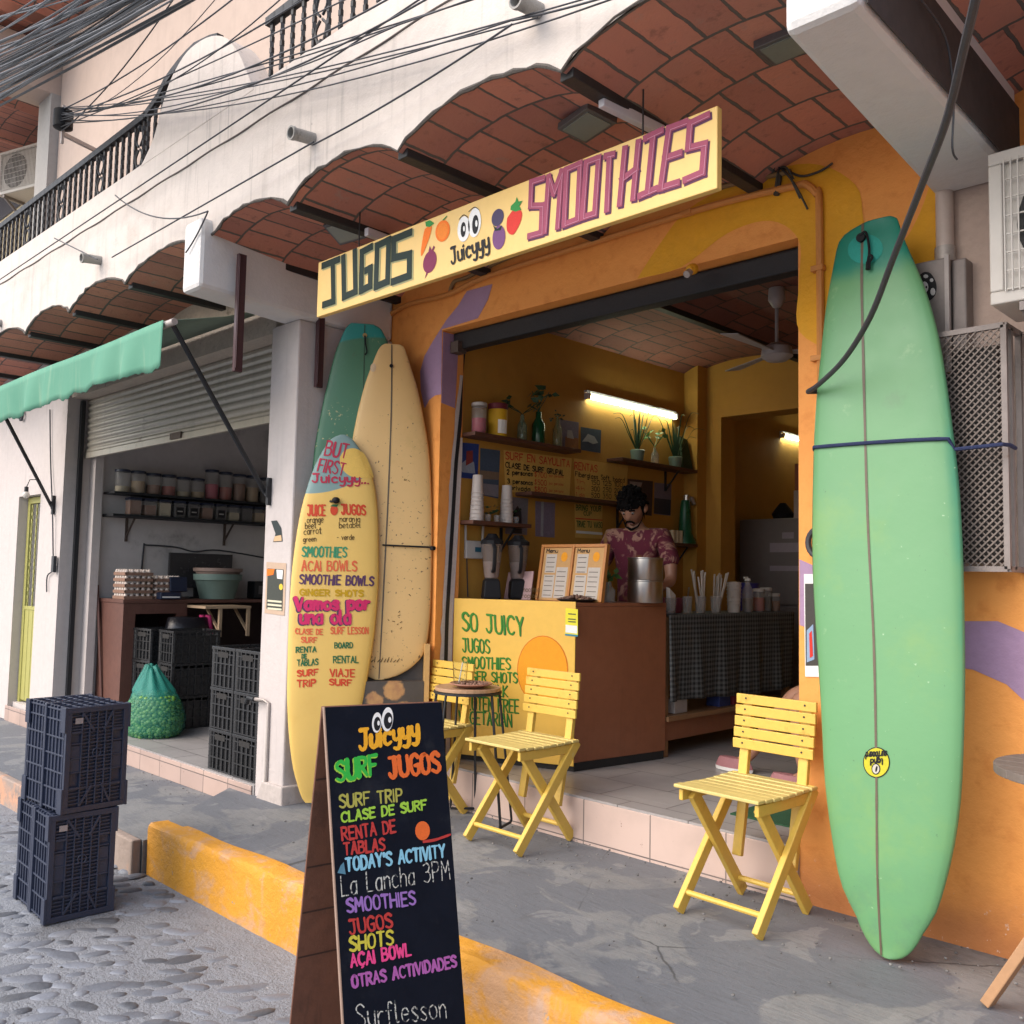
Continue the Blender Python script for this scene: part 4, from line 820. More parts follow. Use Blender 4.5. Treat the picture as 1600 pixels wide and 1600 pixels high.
mb = MB(); pr = [GB.pt(GB.lr(GB.px(1272, 701)[1])[0]-.012, GB.px(1272, 701)[1], -.03)] + [GB.at(u, v, .009) for u, v in ((1276, 700), (1300, 699), (1360, 695), (1420, 691), (1470, 688), (1485, 687))] + [Vector((-1.36, 3.945, 2.06)), Vector((-1.18, 3.945, 2.065)), Vector((-1.165, 3.99, 2.065)), Vector((-1.165, 4.05, 2.06))]
mb.tube(pr, .0085, 7); tag(mb.build('rope', m_rope, smooth=True), 'navy rope tied across the green surfboard to the cage', 'rope')
# yellow menu board in front
rows_m = ((679.5, 532, 540), (684, 521, 549), (692, 513, 556), (700, 507.5, 562), (720, 496, 572), (750, 484, 584), (800, 470, 590.5), (850, 461.5, 592), (900, 455.5, 592), (950, 452, 589), (1000, 450, 584), (1050, 449, 576), (1090, 448.5, 569), (1150, 451.5, 555), (1200, 458, 539), (1230, 466, 522), (1247, 472, 506), (1254, 477, 496))
TH = R(55); NB = Vector((math.sin(TH), -math.cos(TH), 0))
def onpl(u, v, d): q = ray(u, v); return EYE + q*((d-EYE.dot(NB))/q.dot(NB))
MBd = fit((-5.29, 3.535, .002), TH, R(1.4), rows_m, .072)
def zm(t, c, x, z):
    e = t.math('ADD', t.math('MULTIPLY', x, .16), t.math('MULTIPLY', t.math('MULTIPLY', x, x), .9)); k = t.math('SUBTRACT', z, e)
    c = t.mix(t.step(k, 2.045, 2.05), c, (.19, .295, .285)); return c
m_my = bm_('yellow_menu_board_paint', (.74, .49, .13), .5, spots=[((.69, .44, .11), 1.4, .55, .7)], zones=zm)
mn = board_thing(MBd, 'surfboard', 'yellow and blue painted surfboard covered in a hand lettered juice menu beside pillar', m_my)
cr = P('crimson', (.42, .035, .07)); sal = P('salmon', (.70, .14, .06)); red2 = P('brick_red', (.60, .07, .03)); grn2 = P('teal_green', (.05, .27, .14)); pur2 = P('deep_purple', (.10, .045, .11)); mus = P('mustard', (.52, .31, .01)); bot = P('bottle_green', (.03, .14, .06)); mag = P('magenta', (.60, .03, .13)); ink = P('brown_ink', (.10, .06, .02))
def tm(s, L, Rr, T, wd, m, **k): return text(MBd, mn, s, L, Rr, T, wd, m, **k)
tm('BUT', (507, 711), (541, 717), (512, 689), .014, cr, label='crimson lettering BUT'); tm('FIRST', (496, 736), (536, 744), (501, 717), .013, cr); tm('Juicyyy...', (488, 754), (576, 756), (488, 741), .014, cr)
patch(MBd, mn, [(531, 715), (538, 705), (550, 701), (560, 703), (569, 709), (576, 722), (581, 735), (583, 746), (570, 748), (550, 746), (538, 738), (532, 728)], m_my if False else P('lemon_yellow', (.74, .49, .12)), .0015, 'lemon_patch', curved=True, seg=4)
tm('JUICE', (481, 806), (508, 806), (481, 790), .014, red2); tm('JUGOS', (534, 804), (571, 805), (533, 789), .014, red2)
patch(MBd, mn, ell((522, 798), 6, 8, 16), red2, .003, 'painted_tomato', seg=2); patch(MBd, mn, [(516, 792), (520, 789), (529, 789), (526, 793)], bot, .004, 'painted_leaf')
for s_, L, Rr, T in (('orange', (480, 818), (505, 817), (480, 808)), ('beet', (477, 827), (494, 826), (477, 817)), ('carrot', (475, 836), (502, 834), (475, 826)), ('green', (474, 847), (494, 846), (474, 839)), ('naranja', (531, 816), (562, 816), (531, 807)), ('betabel', (530, 826), (563, 825), (530, 817)), ('- verde', (527, 844), (553, 844), (527, 836))): tm(s_, L, Rr, T, .005, ink)
tm('SMOOTHIES', (472, 870), (541, 871), (473, 855), .012, grn2); tm('ACAI BOWLS', (472, 892), (557, 892), (472, 877), .011, sal); tm('SMOOTHIE BOWLS', (468, 912), (583, 915), (469, 898), .013, pur2); tm('GINGER SHOTS', (469, 930), (567, 932), (469, 921), .011, mus)
tm('Vamos por', (462, 953), (577, 951), (462, 934), .030, pur2, shift=(-.006, -.004)); tm('Vamos por', (462, 953), (577, 951), (462, 934), .026, mag, off=.0045); tm('una ola', (470, 974), (547, 974), (470, 953), .026, pur2, shift=(-.006, -.004)); tm('una ola', (470, 974), (547, 974), (470, 953), .022, mag, off=.0045)
for s_, L, Rr, T, m in (('CLASE DE', (462, 990), (504, 991), (462, 982), sal), ('SURF', (471, 1003), (495, 1004), (471, 995), sal), ('SURF LESSON', (517, 990), (575, 990), (517, 980), sal), ('BOARD', (523, 1012), (551, 1012), (523, 1004), bot), ('RENTA', (463, 1019), (494, 1018), (463, 1011), bot), ('DE', (472, 1028), (479, 1028), (472, 1022), bot), ('TABLAS', (465, 1040), (497, 1038), (465, 1031), bot), ('RENTAL', (521, 1035), (560, 1035), (521, 1025), bot)): tm(s_, L, Rr, T, .0085, m)
for s_, L, Rr, T in (('SURF', (465, 1056), (497, 1054), (465, 1047)), ('TRIP', (465, 1073), (493, 1071), (465, 1063)), ('VIAJE', (516, 1056), (554, 1057), (516, 1045)), ('SURF', (515, 1069), (549, 1071), (515, 1060))): tm(s_, L, Rr, T, .011, red2)
mb = MB(); mb.ball(MBd.at(525, 783, .02), .028, 7, .8); mb.tube(spline([MBd.at(525, 783, .02), MBd.at(519, 785, .02), MBd.at(516, 784, .01)], 3), .008, 6); mb.build('leash_plug', m_blackp, mn, smooth=True)
mb = MB(); q = MBd.at(495, 1244, .01); mb.box((q.x-.01, q.y-.02, .02), (q.x+.01, q.y+.01, .09)); mb.build('tail_pad', m_blackp, mn)
# cream board behind it, on a painted box
rows_c = ((538, 601, 626), (541, 596, 631), (550, 590, 635), (575, 580, 643), (600, 571, 651), (650, 558, 662), (700, 549, 670), (750, 543, 673.5), (800, 540, 675), (850, 538, 675.5), (900, 537, 674.5), (950, 538, 673), (1000, 543, 668), (1025, 549, 660), (1045, 560, 640), (1056, 572, 620), (1062, 586, 600))
CB = fit(onpl(592, 1062, -6.452), TH, R(1.2), rows_c, .062)
mcb = bm_('aged_cream_foam', (.70, .46, .19), .5, spots=[((.60, .40, .15), 1.8, .55, .7), ((.42, .28, .13), 5, .68, .8)], fleck=((.16, .10, .05), 36, .64))
cb = board_thing(CB, 'surfboard', 'worn cream surfboard with dark specks standing behind the juice menu surfboard', mcb)
bline(CB, cb, [(612, 540), (611, 640), (606, 780), (600, 900), (595, 1000), (592, 1060)], .009, M('brown_stringer', (.12, .09, .06), .5), 'stringer')
mb = MB(); mb.tube([CB.at(611, 573, .003), CB.at(611, 573, .012)], .013, 10); mb.build('leash_plug', m_blackp, cb)
patch(CB, cb, ell((583, 575), 4.5, 7, 12), P('pale_sticker', (.6, .44, .28)), .003, 'sticker', seg=2)
mb = MB(); rr_ = random.Random(2)
for i in range(9):
    u = 580+i*5; ribbon(mb, CB, [Vector((*CB.px(u, 1034), 0)), Vector((*CB.px(u+rr_.uniform(1, 4), 1027+rr_.uniform(-1, 4)), 0))], .006, .003)
for i in range(16): u, v = rr_.choice([(618, 965), (628, 920), (615, 975), (632, 740)]); u += rr_.uniform(-12, 12); v += rr_.uniform(-14, 14); ribbon(mb, CB, [Vector((*CB.px(u, v), 0)), Vector((*CB.px(u+rr_.uniform(-4, 4), v+rr_.uniform(-3, 3)), 0))], .005, .003)
mb.build('scribbles', ink, cb)
mb = MB(); mb.tube([CB.at(597, 852, .008), CB.at(640, 854, .012), CB.at(668, 855, .006), W.at(681, 856, .03)], .006, 6); mb.lathe([(.016, 0), (.016, .03)], W.at(684, 857, .03), 8, Matrix.Rotation(R(90), 3, 'X')); tag(mb.build('strap', m_blackp, smooth=True), 'black strap holding the cream surfboard to the orange wall', 'strap')
def m_floral_():
    t = NT('floral_print'); c = t.mix(t.noise(9, 4), (.035, .03, .028), (.09, .075, .065)); a = t.voro(5.5, 'F1', 0); cl = t.voro(5.5, 'F1', 1)
    f = t.step(t.math('ADD', a, t.math('MULTIPLY', t.noise(18, 3), .35)), .62, .5); q = t.sep(cl); colr = t.mix(t.step(q[0], .4, .5), (.42, .09, .10), (.60, .36, .13)); colr = t.mix(t.noise(20, 3), colr, sc((.3, .12, .08), .8))
    return t.fin(t.mix(f, c, colr), .6)
bx = thing('floral_box', 'dark floral printed box with wooden edge under the cream surfboard', 'box', (CB.p.x, CB.p.y, 0), TH)
mfl = m_floral_(); m_pine = M('pine_edge', (.55, .33, .12), .55, .15, 5, .1, 40)
zb_ = CB.p.z-.004; mb = MB(); mb.box((-.30, -.08, 0), (.30, .030, zb_)); mb.build('front', mfl, bx, local=True)
mb = MB(); mb.box((-.30, .034, zb_-.3), (.30, .042, zb_+.24)); mb.build('back', mfl, bx, local=True)
mb = MB(); mb.box((.302, -.08, 0), (.335, .045, zb_+.25)); mb.build('edge_strip', m_pine, bx, local=True)
# dark green board in the corner
rows_d = ((506, 548, 584), (511, 543, 594), (520, 537.5, 600), (535, 531, 607), (550, 525, 612), (575, 518, 620), (600, 512, 627), (650, 501, 637), (700, 492, 645), (800, 482, 652), (900, 478, 653), (1000, 482, 645), (1100, 496, 622), (1150, 515, 600), (1166, 535, 580))
DB = fit(Vector((-5.2, 3.935, .002)), TH, R(.2), rows_d, .055)
lo = DB.rows[0]; DB.rows = [(.0, -.05, .05), (.04, -.15, .16), (.16, -.24, .25)] + [r_ for r_ in DB.rows if r_[0] > .3]; DB.h0 = 0
def zd(t, c, x, z): return t.mix(t.step(t.math('ADD', z, t.math('MULTIPLY', t.math('MULTIPLY', x, x), .6)), 3.16, 3.18), c, (.02, .24, .21))
mdb = bm_('dark_green_foam', (.065, .185, .105), .45, spots=[((.10, .24, .13), 1.7, .55, .7), ((.085, .13, .07), 4, .6, .72)], zones=zd, fleck=((.45, .42, .22), 34, .63))
db = board_thing(DB, 'surfboard', 'dark green surfboard with a teal tail in the corner behind the cream surfboard', mdb)
bline(DB, db, [(570, 509), (568, 600), (564, 700)], .006, M('dark_stringer', (.03, .07, .04), .5), 'stringer')
mb = MB(); mb.tube([DB.at(570, 525, .003), DB.at(570, 525, .01)], .016, 10); mb.build('leash_plug', P('brass', (.35, .25, .1)), db); mb = MB(); mb.tube(spline([DB.at(570, 526, .012), DB.at(571, 538, .012), DB.at(573, 551, .012), DB.at(570, 556, .012)], 4), .005, 5); mb.build('leash_cord', m_blackp, db)
# ------------------------------------------------------------------ folding chairs
m_chair = M('yellow_chair_paint', (.66, .43, .075), .45, .1, 6, .12, 60, spots=[((.48, .27, .04), 7, .60, .75), ((.36, .24, .08), 26, .68, .76), ((.62, .50, .22), 12, .68, .78)])
m_chair2 = M('worn_yellow_seat_paint', (.60, .47, .16), .5, .12, 6, .15, 60, spots=[((.45, .36, .16), 9, .6, .75)])
def make_chair(label):
    """local frame: x right, y towards the back, z up; front feet at y = -.23"""
    t = thing('folding_chair', label, 'chair', (0, 0, 0), 0, 'yellow folding chairs'); w_ = .44; sz = .545
    def leg(x, p, q, t_=.030, wd=.058):
        mb = MB(); mb.bar((x, *p), (x, *q), t_, wd, (1, 0, 0)); mb.build('leg', m_chair, t, local=True, bevel=.004)
    for s_ in (-1, 1):
        leg(s_*(w_/2-.014), (-.24, 0), (.235, sz+.01)); leg(s_*(w_/2-.046), (.235, 0), (-.175, sz-.02))
        mb = MB(); mb.bar((s_*(w_/2-.075), .145, .19), (s_*(w_/2-.075), .215, sz), .05, .028, (1, 0, 0)); mb.bar((s_*(w_/2-.06), .215, sz), (s_*(w_/2-.06), .272, .938), .05, .028, (1, 0, 0)); mb.build('back_post', m_chair, t, local=True, bevel=.004)
    mb = MB(); mb.tube([(-w_/2+.02, -.19, .075), (w_/2-.02, -.19, .075)], .0135, 8); mb.build('stretcher', m_chair, t, local=True, smooth=True)
    mb = MB(); mb.tube([(-w_/2+.05, .185, .075), (w_/2-.05, .185, .075)], .0135, 8); mb.build('stretcher', m_chair, t, local=True, smooth=True)
    mb = MB()
    for s_ in (-1, 1): mb = MB(); mb.bar((s_*(w_/2-.02), -.235, sz-.025), (s_*(w_/2-.02), .21, sz-.025), .022, .05, (1, 0, 0)); mb.build('seat_rail', m_chair, t, local=True, bevel=.004)
    pass
    seat = None; rc = random.Random(4)
    for k in range(8):
        y = -.255+k*.062; mb = MB(); dz = .006*((k-3.5)/3.5)**2
        mb.box((-w_/2-.005+rc.uniform(-.004, .004), y, sz+.002+dz), (w_/2+.005+rc.uniform(-.004, .004), y+.054, sz+.018+dz)); mb.build('seat_slat', m_chair2, t, local=True, bevel=.004)
    for k in range(5):
        z = .712+k*.0535; y = .237+(z-.705)*.15
        mb = MB(); mb.box((-w_/2+.005, y-.032, z-.0235), (w_/2-.002, y-.016, z+.0235), Matrix.Rotation(0, 4, 'X')); sl = mb.build('back_slat', m_chair, t, local=True, bevel=.003)
        for s_ in (-1, 1): mb = MB(); mb.lathe([(.005, 0), (.005, .002)], (s_*(w_/2-.06), y-.0325, z+.004), 8, Matrix.Rotation(R(90), 3, 'X')); mb.build('screw', m_steel, sl, local=True)
    return t
ch = make_chair('yellow folding chair with worn seat beside the large green surfboard'); 
def put(o, x, y, rz, z=0): o.location = (x, y, z); o.rotation_euler = (0, 0, rz); WM[o.name] = Matrix.Translation((x, y, z)) @ Matrix.Rotation(rz, 4, 'Z')
put(ch, -2.285, 3.90, R(-2.5)); dup(ch, (-3.80, 3.985, 0), R(-1), 'yellow folding chair in front of the yellow lettered counter panel'); dup(ch, (-4.69, 3.965, -.015), R(-3), 'yellow folding chair half hidden behind the black sandwich board and round table')
# ------------------------------------------------------------------ small round table, plate and glass
tb = thing('round_table', 'small round wooden topped table on thin black wire legs between the chairs', 'table', (-4.29, 3.99, 0))
tz = .80
mb = MB(); mb.lathe([(.0, 0), (.205, 0), (.205, .022), (0, .022)], (-4.29, 3.99, tz), 32); mb.build('table_top', M('warm_plywood', (.42, .25, .14), .5, .15, 5, .1, 40), tb, bevel=.003)
mb = MB(); mb.lathe([(.205, 0), (.212, 0), (.212, .014), (.205, .014)], (-4.29, 3.99, tz-.016), 32); mb.build('rim', m_black, tb)
for a in (20, 140, 260):
    mb = MB(); c0 = Vector((-4.29, 3.99, 0)); d0 = Vector((math.cos(R(a-16)), math.sin(R(a-16)), 0)); d1 = Vector((math.cos(R(a+16)), math.sin(R(a+16)), 0))
    mb.tube([c0+d0*.2+ZV*(tz-.01), c0+d0*.29+ZV*.03, c0+d0*.285+ZV*.012, c0+d1*.285+ZV*.012, c0+d1*.29+ZV*.03, c0+d1*.2+ZV*(tz-.01)], .0085, 6); mb.build('leg', m_black, tb, smooth=True)
mb = MB(); mb.lathe([(0, 0), (.07, 0), (.13, .022), (.135, .024), (.13, .03), (.06, .008), (0, .008)], (-4.24, 3.97, tz+.0225), 26)
pl_ = tag(mb.build('clay_plate', M('terracotta_glaze', (.30, .135, .09), .4, .15, 12), smooth=True), 'brown clay plate of crumbs on the small round table', 'plate')
mb = MB(); rr_ = random.Random(12)
for i in range(40): a = rr_.uniform(0, 6.28); r_ = rr_.uniform(0, .10); mb.ball((-4.24+r_*math.cos(a), 3.97+r_*math.sin(a), tz+.04+r_*.08), rr_.uniform(.006, .013), 4)
tag(mb.build('crumbs', M('crumbs', (.24, .13, .09), .8, .4, 40), pl_), kind='stuff')
m_clear = NT('clear_glass'); m_clear.b.inputs['Transmission Weight'].default_value = 1; m_clear = m_clear.fin((.93, .95, .94), .04, IOR=1.3)
mb = MB(); mb.lathe([(0, .003), (.036, .003), (.046, .15), (.049, .15), (.039, 0), (0, 0)], (-4.33, 3.96, tz+.0225), 20); gl = tag(mb.build('drinking_glass', m_clear, smooth=True), 'empty clear drinking glass on the small round table', 'glass')
mb = MB(); mb.tube([(-4.35, 3.965, tz+.03), (-4.30, 3.95, tz+.17)], .004, 6); mb.build('straw', m_whitep, gl)
# ------------------------------------------------------------------ round wooden table at the right edge
m_gw = M('weathered_grey_wood', (.155, .125, .105), .75, .25, 5, .4, 30, spots=[((.26, .22, .18), 3, .55, .75)], streak=.3)
m_rw = M('raw_pine_leg', (.42, .235, .12), .65, .15, 5, .2, 40)
wt = thing('slatted_table', 'round table with weathered grey slatted top and raw pine legs at right', 'table', (-.80, 3.66, 0))
cx, cy, rr0 = -.80, 3.66, .33
for k in range(7):
    y0 = -rr0+.003+k*.094; y1 = y0+.088; ym = [y0+(y1-y0)*i/6 for i in range(7)]
    up = [Vector((cx+math.sqrt(max(0, rr0*rr0-min(rr0, abs(y))**2)), cy+y, 0)) for y in ym]; dn = [Vector((cx-math.sqrt(max(0, rr0*rr0-min(rr0, abs(y))**2)), cy+y, 0)) for y in reversed(ym)]
    po_ = [p for i, p in enumerate(up+dn)]
    MB().prism([p+ZV*.862 for p in po_], [p+ZV*.892 for p in po_]).build('top_slat', m_gw, wt, bevel=.003)
mb = MB(); mb.box((cx-.27, cy-.05, .83), (cx+.27, cy-.0, .861)); mb.box((cx-.05, cy-.27, .80), (cx, cy+.27, .829)); mb.build('batten', m_rw, wt, bevel=.003)
for a in (172, 292, 52): d = Vector((math.cos(R(a)), math.sin(R(a)), 0)); mb = MB(); mb.bar(Vector((cx, cy, 0))+d*.40, Vector((cx, cy, .83))-d*.08, .058, .035, d.cross(ZV)); mb.build('leg', m_rw, wt, bevel=.004)
# ------------------------------------------------------------------ black sandwich board
AP0 = at(508, 1105, 'x', -2.78)
e_ = Vector((.33, .94, 0)).normalized(); a2 = None
tiltn = Vector((e_.y, -e_.x, 0)); t_ = (ZV - tiltn*math.tan(R(11))).normalized()
# widen so that the top edge ends at (690, 1092)
AB = Plane(AP0, e_, t_); w_a = AB.px(690, 1092)[0]; hb = (AP0.z+.325)/t_.z
af = thing('sandwich_board', 'black chalkboard sandwich board with colourful hand painted surf and juice list', 'sandwich board', (AP0.x, AP0.y+.2, -.33))
m_chalk = M('black_board_paint', (.006, .008, .015), .75, .3, 2, .06, 90, spots=[((.026, .028, .034), 2.4, .56, .80), ((.016, .018, .024), 9, .55, .8)], Specular_IOR_Level=.08)
m_ply = M('stained_plywood', (.155, .062, .036), .6, .3, 3, .2, 40, streak=.35, spots=[((.07, .03, .02), 2.2, .6, .75)])
def slab(pl, a0, a1, b0, b1, d0, d1): 
    q = [(a0, b0), (a1, b0), (a1, b1), (a0, b1)]; return MB().prism([pl.pt(a, b, d0) for a, b in q], [pl.pt(a, b, d1) for a, b in q])
kl = AB.px(538, 1600); kr = AB.px(728, 1600); xl = kl[0]/kl[1]*-hb; xr = w_a+(kr[0]-w_a)/kr[1]*-hb
q = [(xl, -hb), (xr, -hb), (w_a, 0), (0, 0)]; MB().prism([AB.pt(a, b, -.018) for a, b in q], [AB.pt(a, b, 0) for a, b in q]).build('front_panel', m_chalk, af, bevel=.002)
q = [(xl-.005, -hb), (xl-.001, -hb), (-.001, .002), (-.005, .002)]; MB().prism([AB.pt(a, b, -.020) for a, b in q], [AB.pt(a, b, .001) for a, b in q]).build('edge_strip', M('pale_wood_edge', (.30, .20, .15), .6), af)
tb_ = (ZV + tiltn*math.tan(R(14))).normalized(); A2 = Plane(AP0 - tiltn*.024, e_, tb_); hb2 = (AP0.z+.325)/tb_.z
slab(A2, -.004, w_a, -hb2, -.004, -.014, 0).build('back_panel', m_ply, af, bevel=.002)
for h in (.28, .62, .80, .98): mb = MB(); mb.add([A2.pt(a, -h+.02*(a/w_a)+b, .0015) for a, b in ((0, 0), (w_a, .01), (w_a, .016), (0, .007))], [(0, 1, 2, 3)]); mb.build('grain_line', M('dark_grain', (.05, .022, .015), .8), af)
for a in (.06, w_a-.06): mb = MB(); mb.tube([AB.pt(a, -.02, -.03), AB.pt(a+.05, -.02, -.03)], .009, 8); mb.build('hinge', m_steel, af)
def ta(s_, L, Rr, T, wd, m, **k): return text(AB, af, s_, L, Rr, T, wd, m, off=.0015, **k)
C_ = lambda n, c: P('chalk_'+n, c, .6)
cy_, cg_, co_, cl_, cr2, ct_, cp_, cs_, cpk, cpu, cw_ = C_('yellow', (.75, .36, .02)), C_('green', (.03, .40, .05)), C_('orange', (.68, .13, .025)), C_('olive', (.36, .34, .07)), C_('red', (.44, .04, .035)), C_('sky', (.22, .48, .62)), C_('violet', (.27, .14, .42)), C_('lemon', (.52, .46, .05)), C_('pink', (.70, .06, .22)), C_('purple', (.36, .10, .34)), M('chalk_stick', (.50, .50, .46), .8, .2, 40, .1, 200, spots=[((.03, .035, .04), 90, .50, .56)])
cl2 = C_('lime', (.30, .52, .05))
eyes(AB, af, [((588.5, 1129, 7.5, 16), (589, 1131, 5.4, 11)), ((605, 1124, 9, 19), (606, 1126, 6.8, 13))])
ta('Juicyyy', (562, 1172), (653, 1152), (561, 1142), .0155, cy_)
ta('SURF', (527, 1220), (590, 1209), (525, 1190), .017, cl2, shift=(-.003, -.003)); ta('SURF', (527, 1220), (590, 1209), (525, 1190), .014, cg_); ta('JUGOS', (609, 1215), (687, 1205), (606, 1184), .015, co_)
for s_, L, Rr, T, wd, m in (('SURF TRIP', (531, 1262), (628, 1251), (530, 1243), .008, cl_), ('CLASE DE SURF', (534, 1285), (666, 1264), (533, 1270), .0085, cl2), ('RENTA DE', (535, 1313), (618, 1300), (533, 1294), .0085, cr2), ('TABLAS', (538, 1336), (601, 1328), (537, 1318), .0085, cr2), ("TODAY'S ACTIVITY", (541, 1361), (695, 1339), (540, 1341), .0095, ct_), ('La Lancha 3PM', (534, 1400), (703, 1373), (532, 1369), .0045, cw_), ('SMOOTHIES', (543, 1426), (649, 1413), (541, 1405), .0085, cp_), ('JUGOS', (547, 1460), (613, 1448), (544, 1438), .0085, cr2), ('SHOTS', (547, 1486), (614, 1475), (546, 1464), .0095, cs_), ('AÇAI BOWL', (549, 1511), (642, 1492), (547, 1492), .0085, cpk), ('OTRAS ACTIVIDADES', (551, 1543), (713, 1510), (549, 1525), .0085, cpu), ('Surflesson', (558, 1605), (697, 1590), (555, 1570), .0045, cw_)): ta(s_, L, Rr, T, wd, m)
patch(AB, af, [(527, 1364), (532, 1352), (537, 1347), (540, 1366)], C_('dull_blue', (.08, .20, .28)), .0015, 'painted_fin'); patch(AB, af, ell((660, 1298), 11.5, 15, 18), co_, .0015, 'painted_orange', seg=1)
mb = MB(); ribbon(mb, AB, spline([Vector((*AB.px(*p), 0)) for p in ((662, 1315), (680, 1312), (703, 1304))], 4), .009, .002); mb.build('painted_board', cr2, af)
# ------------------------------------------------------------------ plastic crates
m_crate = M('dark_plastic_crate', (.026, .033, .060), .40, .25, 12, .12, 120)
m_crate2 = M('black_plastic_crate', (.022, .022, .023), .28, .2, 12, .1, 90)
def big_crate(label):
    """a crate standing on end: floor panel towards +x; local size x .32, y .36, z .56"""
    t = thing('plastic_crate', label, 'crate', (0, 0, 0), 0, 'black plastic crates stacked on the street'); X, Y, Z = .265, .335, .545; T_ = .012
    mb = MB(); fx = X
    for y, z, w_, h in ((0, 0, Y, .028), (0, Z-.028, Y, .028)): mb.box((fx-.022, y, z), (fx, y+w_, z+h))
    for y in (0, Y-.028): mb.box((fx-.022, y, .028), (fx, y+.028, Z-.028))
    for z0 in (-.002, Z-.128):
        for y0 in (-.010, Y-.002): mb.box((fx-.05, y0, z0), (fx+.002, y0+.012, z0+.13))
    n = 26
    for i in range(n):
        z = .045+(Z-.09)*i/(n-1); lo, hi = .03, Y-.03
        if 4 < i < n-6: lo, hi = .085, Y-.085
        mb.box((fx-.014, lo, z-.0034), (fx-.006, hi, z+.0034))
    for y in (.085, .125, .168, .21, .25): mb.box((fx-.018, y-.004, .03), (fx-.002, y+.004, Z-.03))
    for z in (.125, .205, .28, .355, .43): mb.box((fx-.017, .03, z-.004), (fx-.003, Y-.03, z+.004))
    for a, b in (((.085, .03), (.15, .13)), ((.25, .03), (.20, .13)), ((.085, Z-.03), (.15, Z-.13)), ((.25, Z-.03), (.20, Z-.13)), ((.03, .125), (.085, .125)), ((.25, .125), (.305, .125)), ((.03, Z-.13), (.085, Z-.13)), ((.25, Z-.13), (.305, Z-.13))): mb.bar((fx-.006, *a), (fx-.006, *b), .009, .012, (1, 0, 0))
    mb.box((fx-.024, .02, .02), (fx-.019, Y-.02, Z-.02)); mb.box((fx-.012, .03, .2), (fx-.009, .085, Z-.2)); mb.box((fx-.012, Y-.085, .2), (fx-.009, Y-.03, Z-.2))
    mb.tube([Vector((fx-.006, .168+.022*math.cos(k*.5236), .30+.022*math.sin(k*.5236))) for k in range(13)], .004, 5, False)
    mb.build('base_lattice', m_crate, t, local=True, bevel=.0015)
    mb = MB(); mb.box((fx, .045, Z-.085), (fx+.001, .085, Z-.055)); mb.build('label_slot', M('pale_moulded_mark', (.32, .27, .26), .5), t, local=True)
    for y, nm in ((0, 'side_wall'), (Y, 'side_wall')):
        mb = MB(); s_ = 1 if y == 0 else -1
        mb.box((.02, y+s_*.010-.002, .01), (fx-.022, y+s_*.010+.002, Z-.01))
        for i in range(6): x = .01+(fx-.05)*i/5; mb.box((x, min(y, y+s_*.012), .0), (x+.010, max(y, y+s_*.012), Z))
        for z in (.01, .11, .20, .29, .38, .47, Z-.02): mb.box((.0, min(y-.002*s_, y+s_*.012), z), (fx-.02, max(y-.002*s_, y+s_*.012), z+.009))
        mb.build(nm, m_crate, t, local=True, bevel=.0015)
    for z, nm in ((0, 'end_wall'), (Z, 'end_wall')):
        mb = MB(); s_ = 1 if z == 0 else -1
        mb.box((.02, .012, z+s_*.010-.002), (fx-.022, Y-.012, z+s_*.010+.002))
        for i in range(6): y = .012+(Y-.034)*i/5; mb.box((.0, y, min(z, z+s_*.012)), (fx-.02, y+.01, max(z, z+s_*.012)))
        for x in (.005, .07, .14, .21): mb.box((x, .012, min(z, z+s_*.011)), (x+.009, Y-.012, max(z, z+s_*.011)))
        mb.build(nm, m_crate, t, local=True, bevel=.0015)
    mb = MB()
    for y in (-.008, Y-.02): mb.box((-.004, y, -.001), (.022, y+.028, Z+.001))
    for z in (-.002, Z-.024): mb.box((-.004, .02, z), (.022, Y-.02, z+.026))
    mb.build('rim', m_crate, t, local=True, bevel=.003); return t
c0 = big_crate('black plastic crate standing on end on the street, lower right of its stack'); gx, gy = -5.125-.265, 1.86
put(c0, gx, gy, R(-3), -.322); dup(c0, (gx-.012, gy+.34, -.322), R(178), 'black plastic crate standing on end on the street, lower left of its stack')
dup(c0, (gx+.02, gy+.02, .228), R(3), 'black plastic crate with pale label slot, upper right of the street stack'); dup(c0, (gx+.008, gy+.36, .228), R(183), 'black plastic crate, upper left one of the street stack')
# ------------------------------------------------------------------ awning of the left shop
def m_canvas_():
    t = NT('faded_green_canvas'); c = t.mix(t.noise(1.8, 5), (.06, .22, .145), (.12, .30, .205)); c = t.mix(t.math('MULTIPLY', t.step(t.noise(4, 5, .6, t.map(t.obj, (3, 1, .5))), .5, .75), .6), c, (.18, .31, .21))
    c = t.mix(t.step(t.noise(15, 5, .7), .68, .74), c, (.16, .27, .19)); t.bump(t.noise(60, 3), .1, .005); return t.fin(c, .85, Transmission_Weight=0)
m_canvas = m_canvas_()
aw = thing('awning', 'faded green canvas awning with ragged hanging edge on dark iron arms', 'awning', (-7.5, 3.43, 3.3))
YA, XA0, XA1 = 2.58, -9.7, -5.66
def xs_(n): return [XA0+(XA1-XA0)*i/n for i in range(n+1)]
zf = lambda x: 3.085+.004*math.sin(x*3)
mb = MB(); mb.sheet([[Vector((x, YA-.012*math.sin(x*5), zf(x))) for x in xs_(60)], [Vector((x, (YA+3.40)/2, (zf(x)+3.36)/2-.02)) for x in xs_(60)], [Vector((x, 3.42, 3.38)) for x in xs_(60)]])
mb.build('canvas', M('dusty_canvas_top', (.16, .22, .17), .9, .2, 3), aw, smooth='all', solid=.003)
rw = random.Random(9); N = 120; rows = []
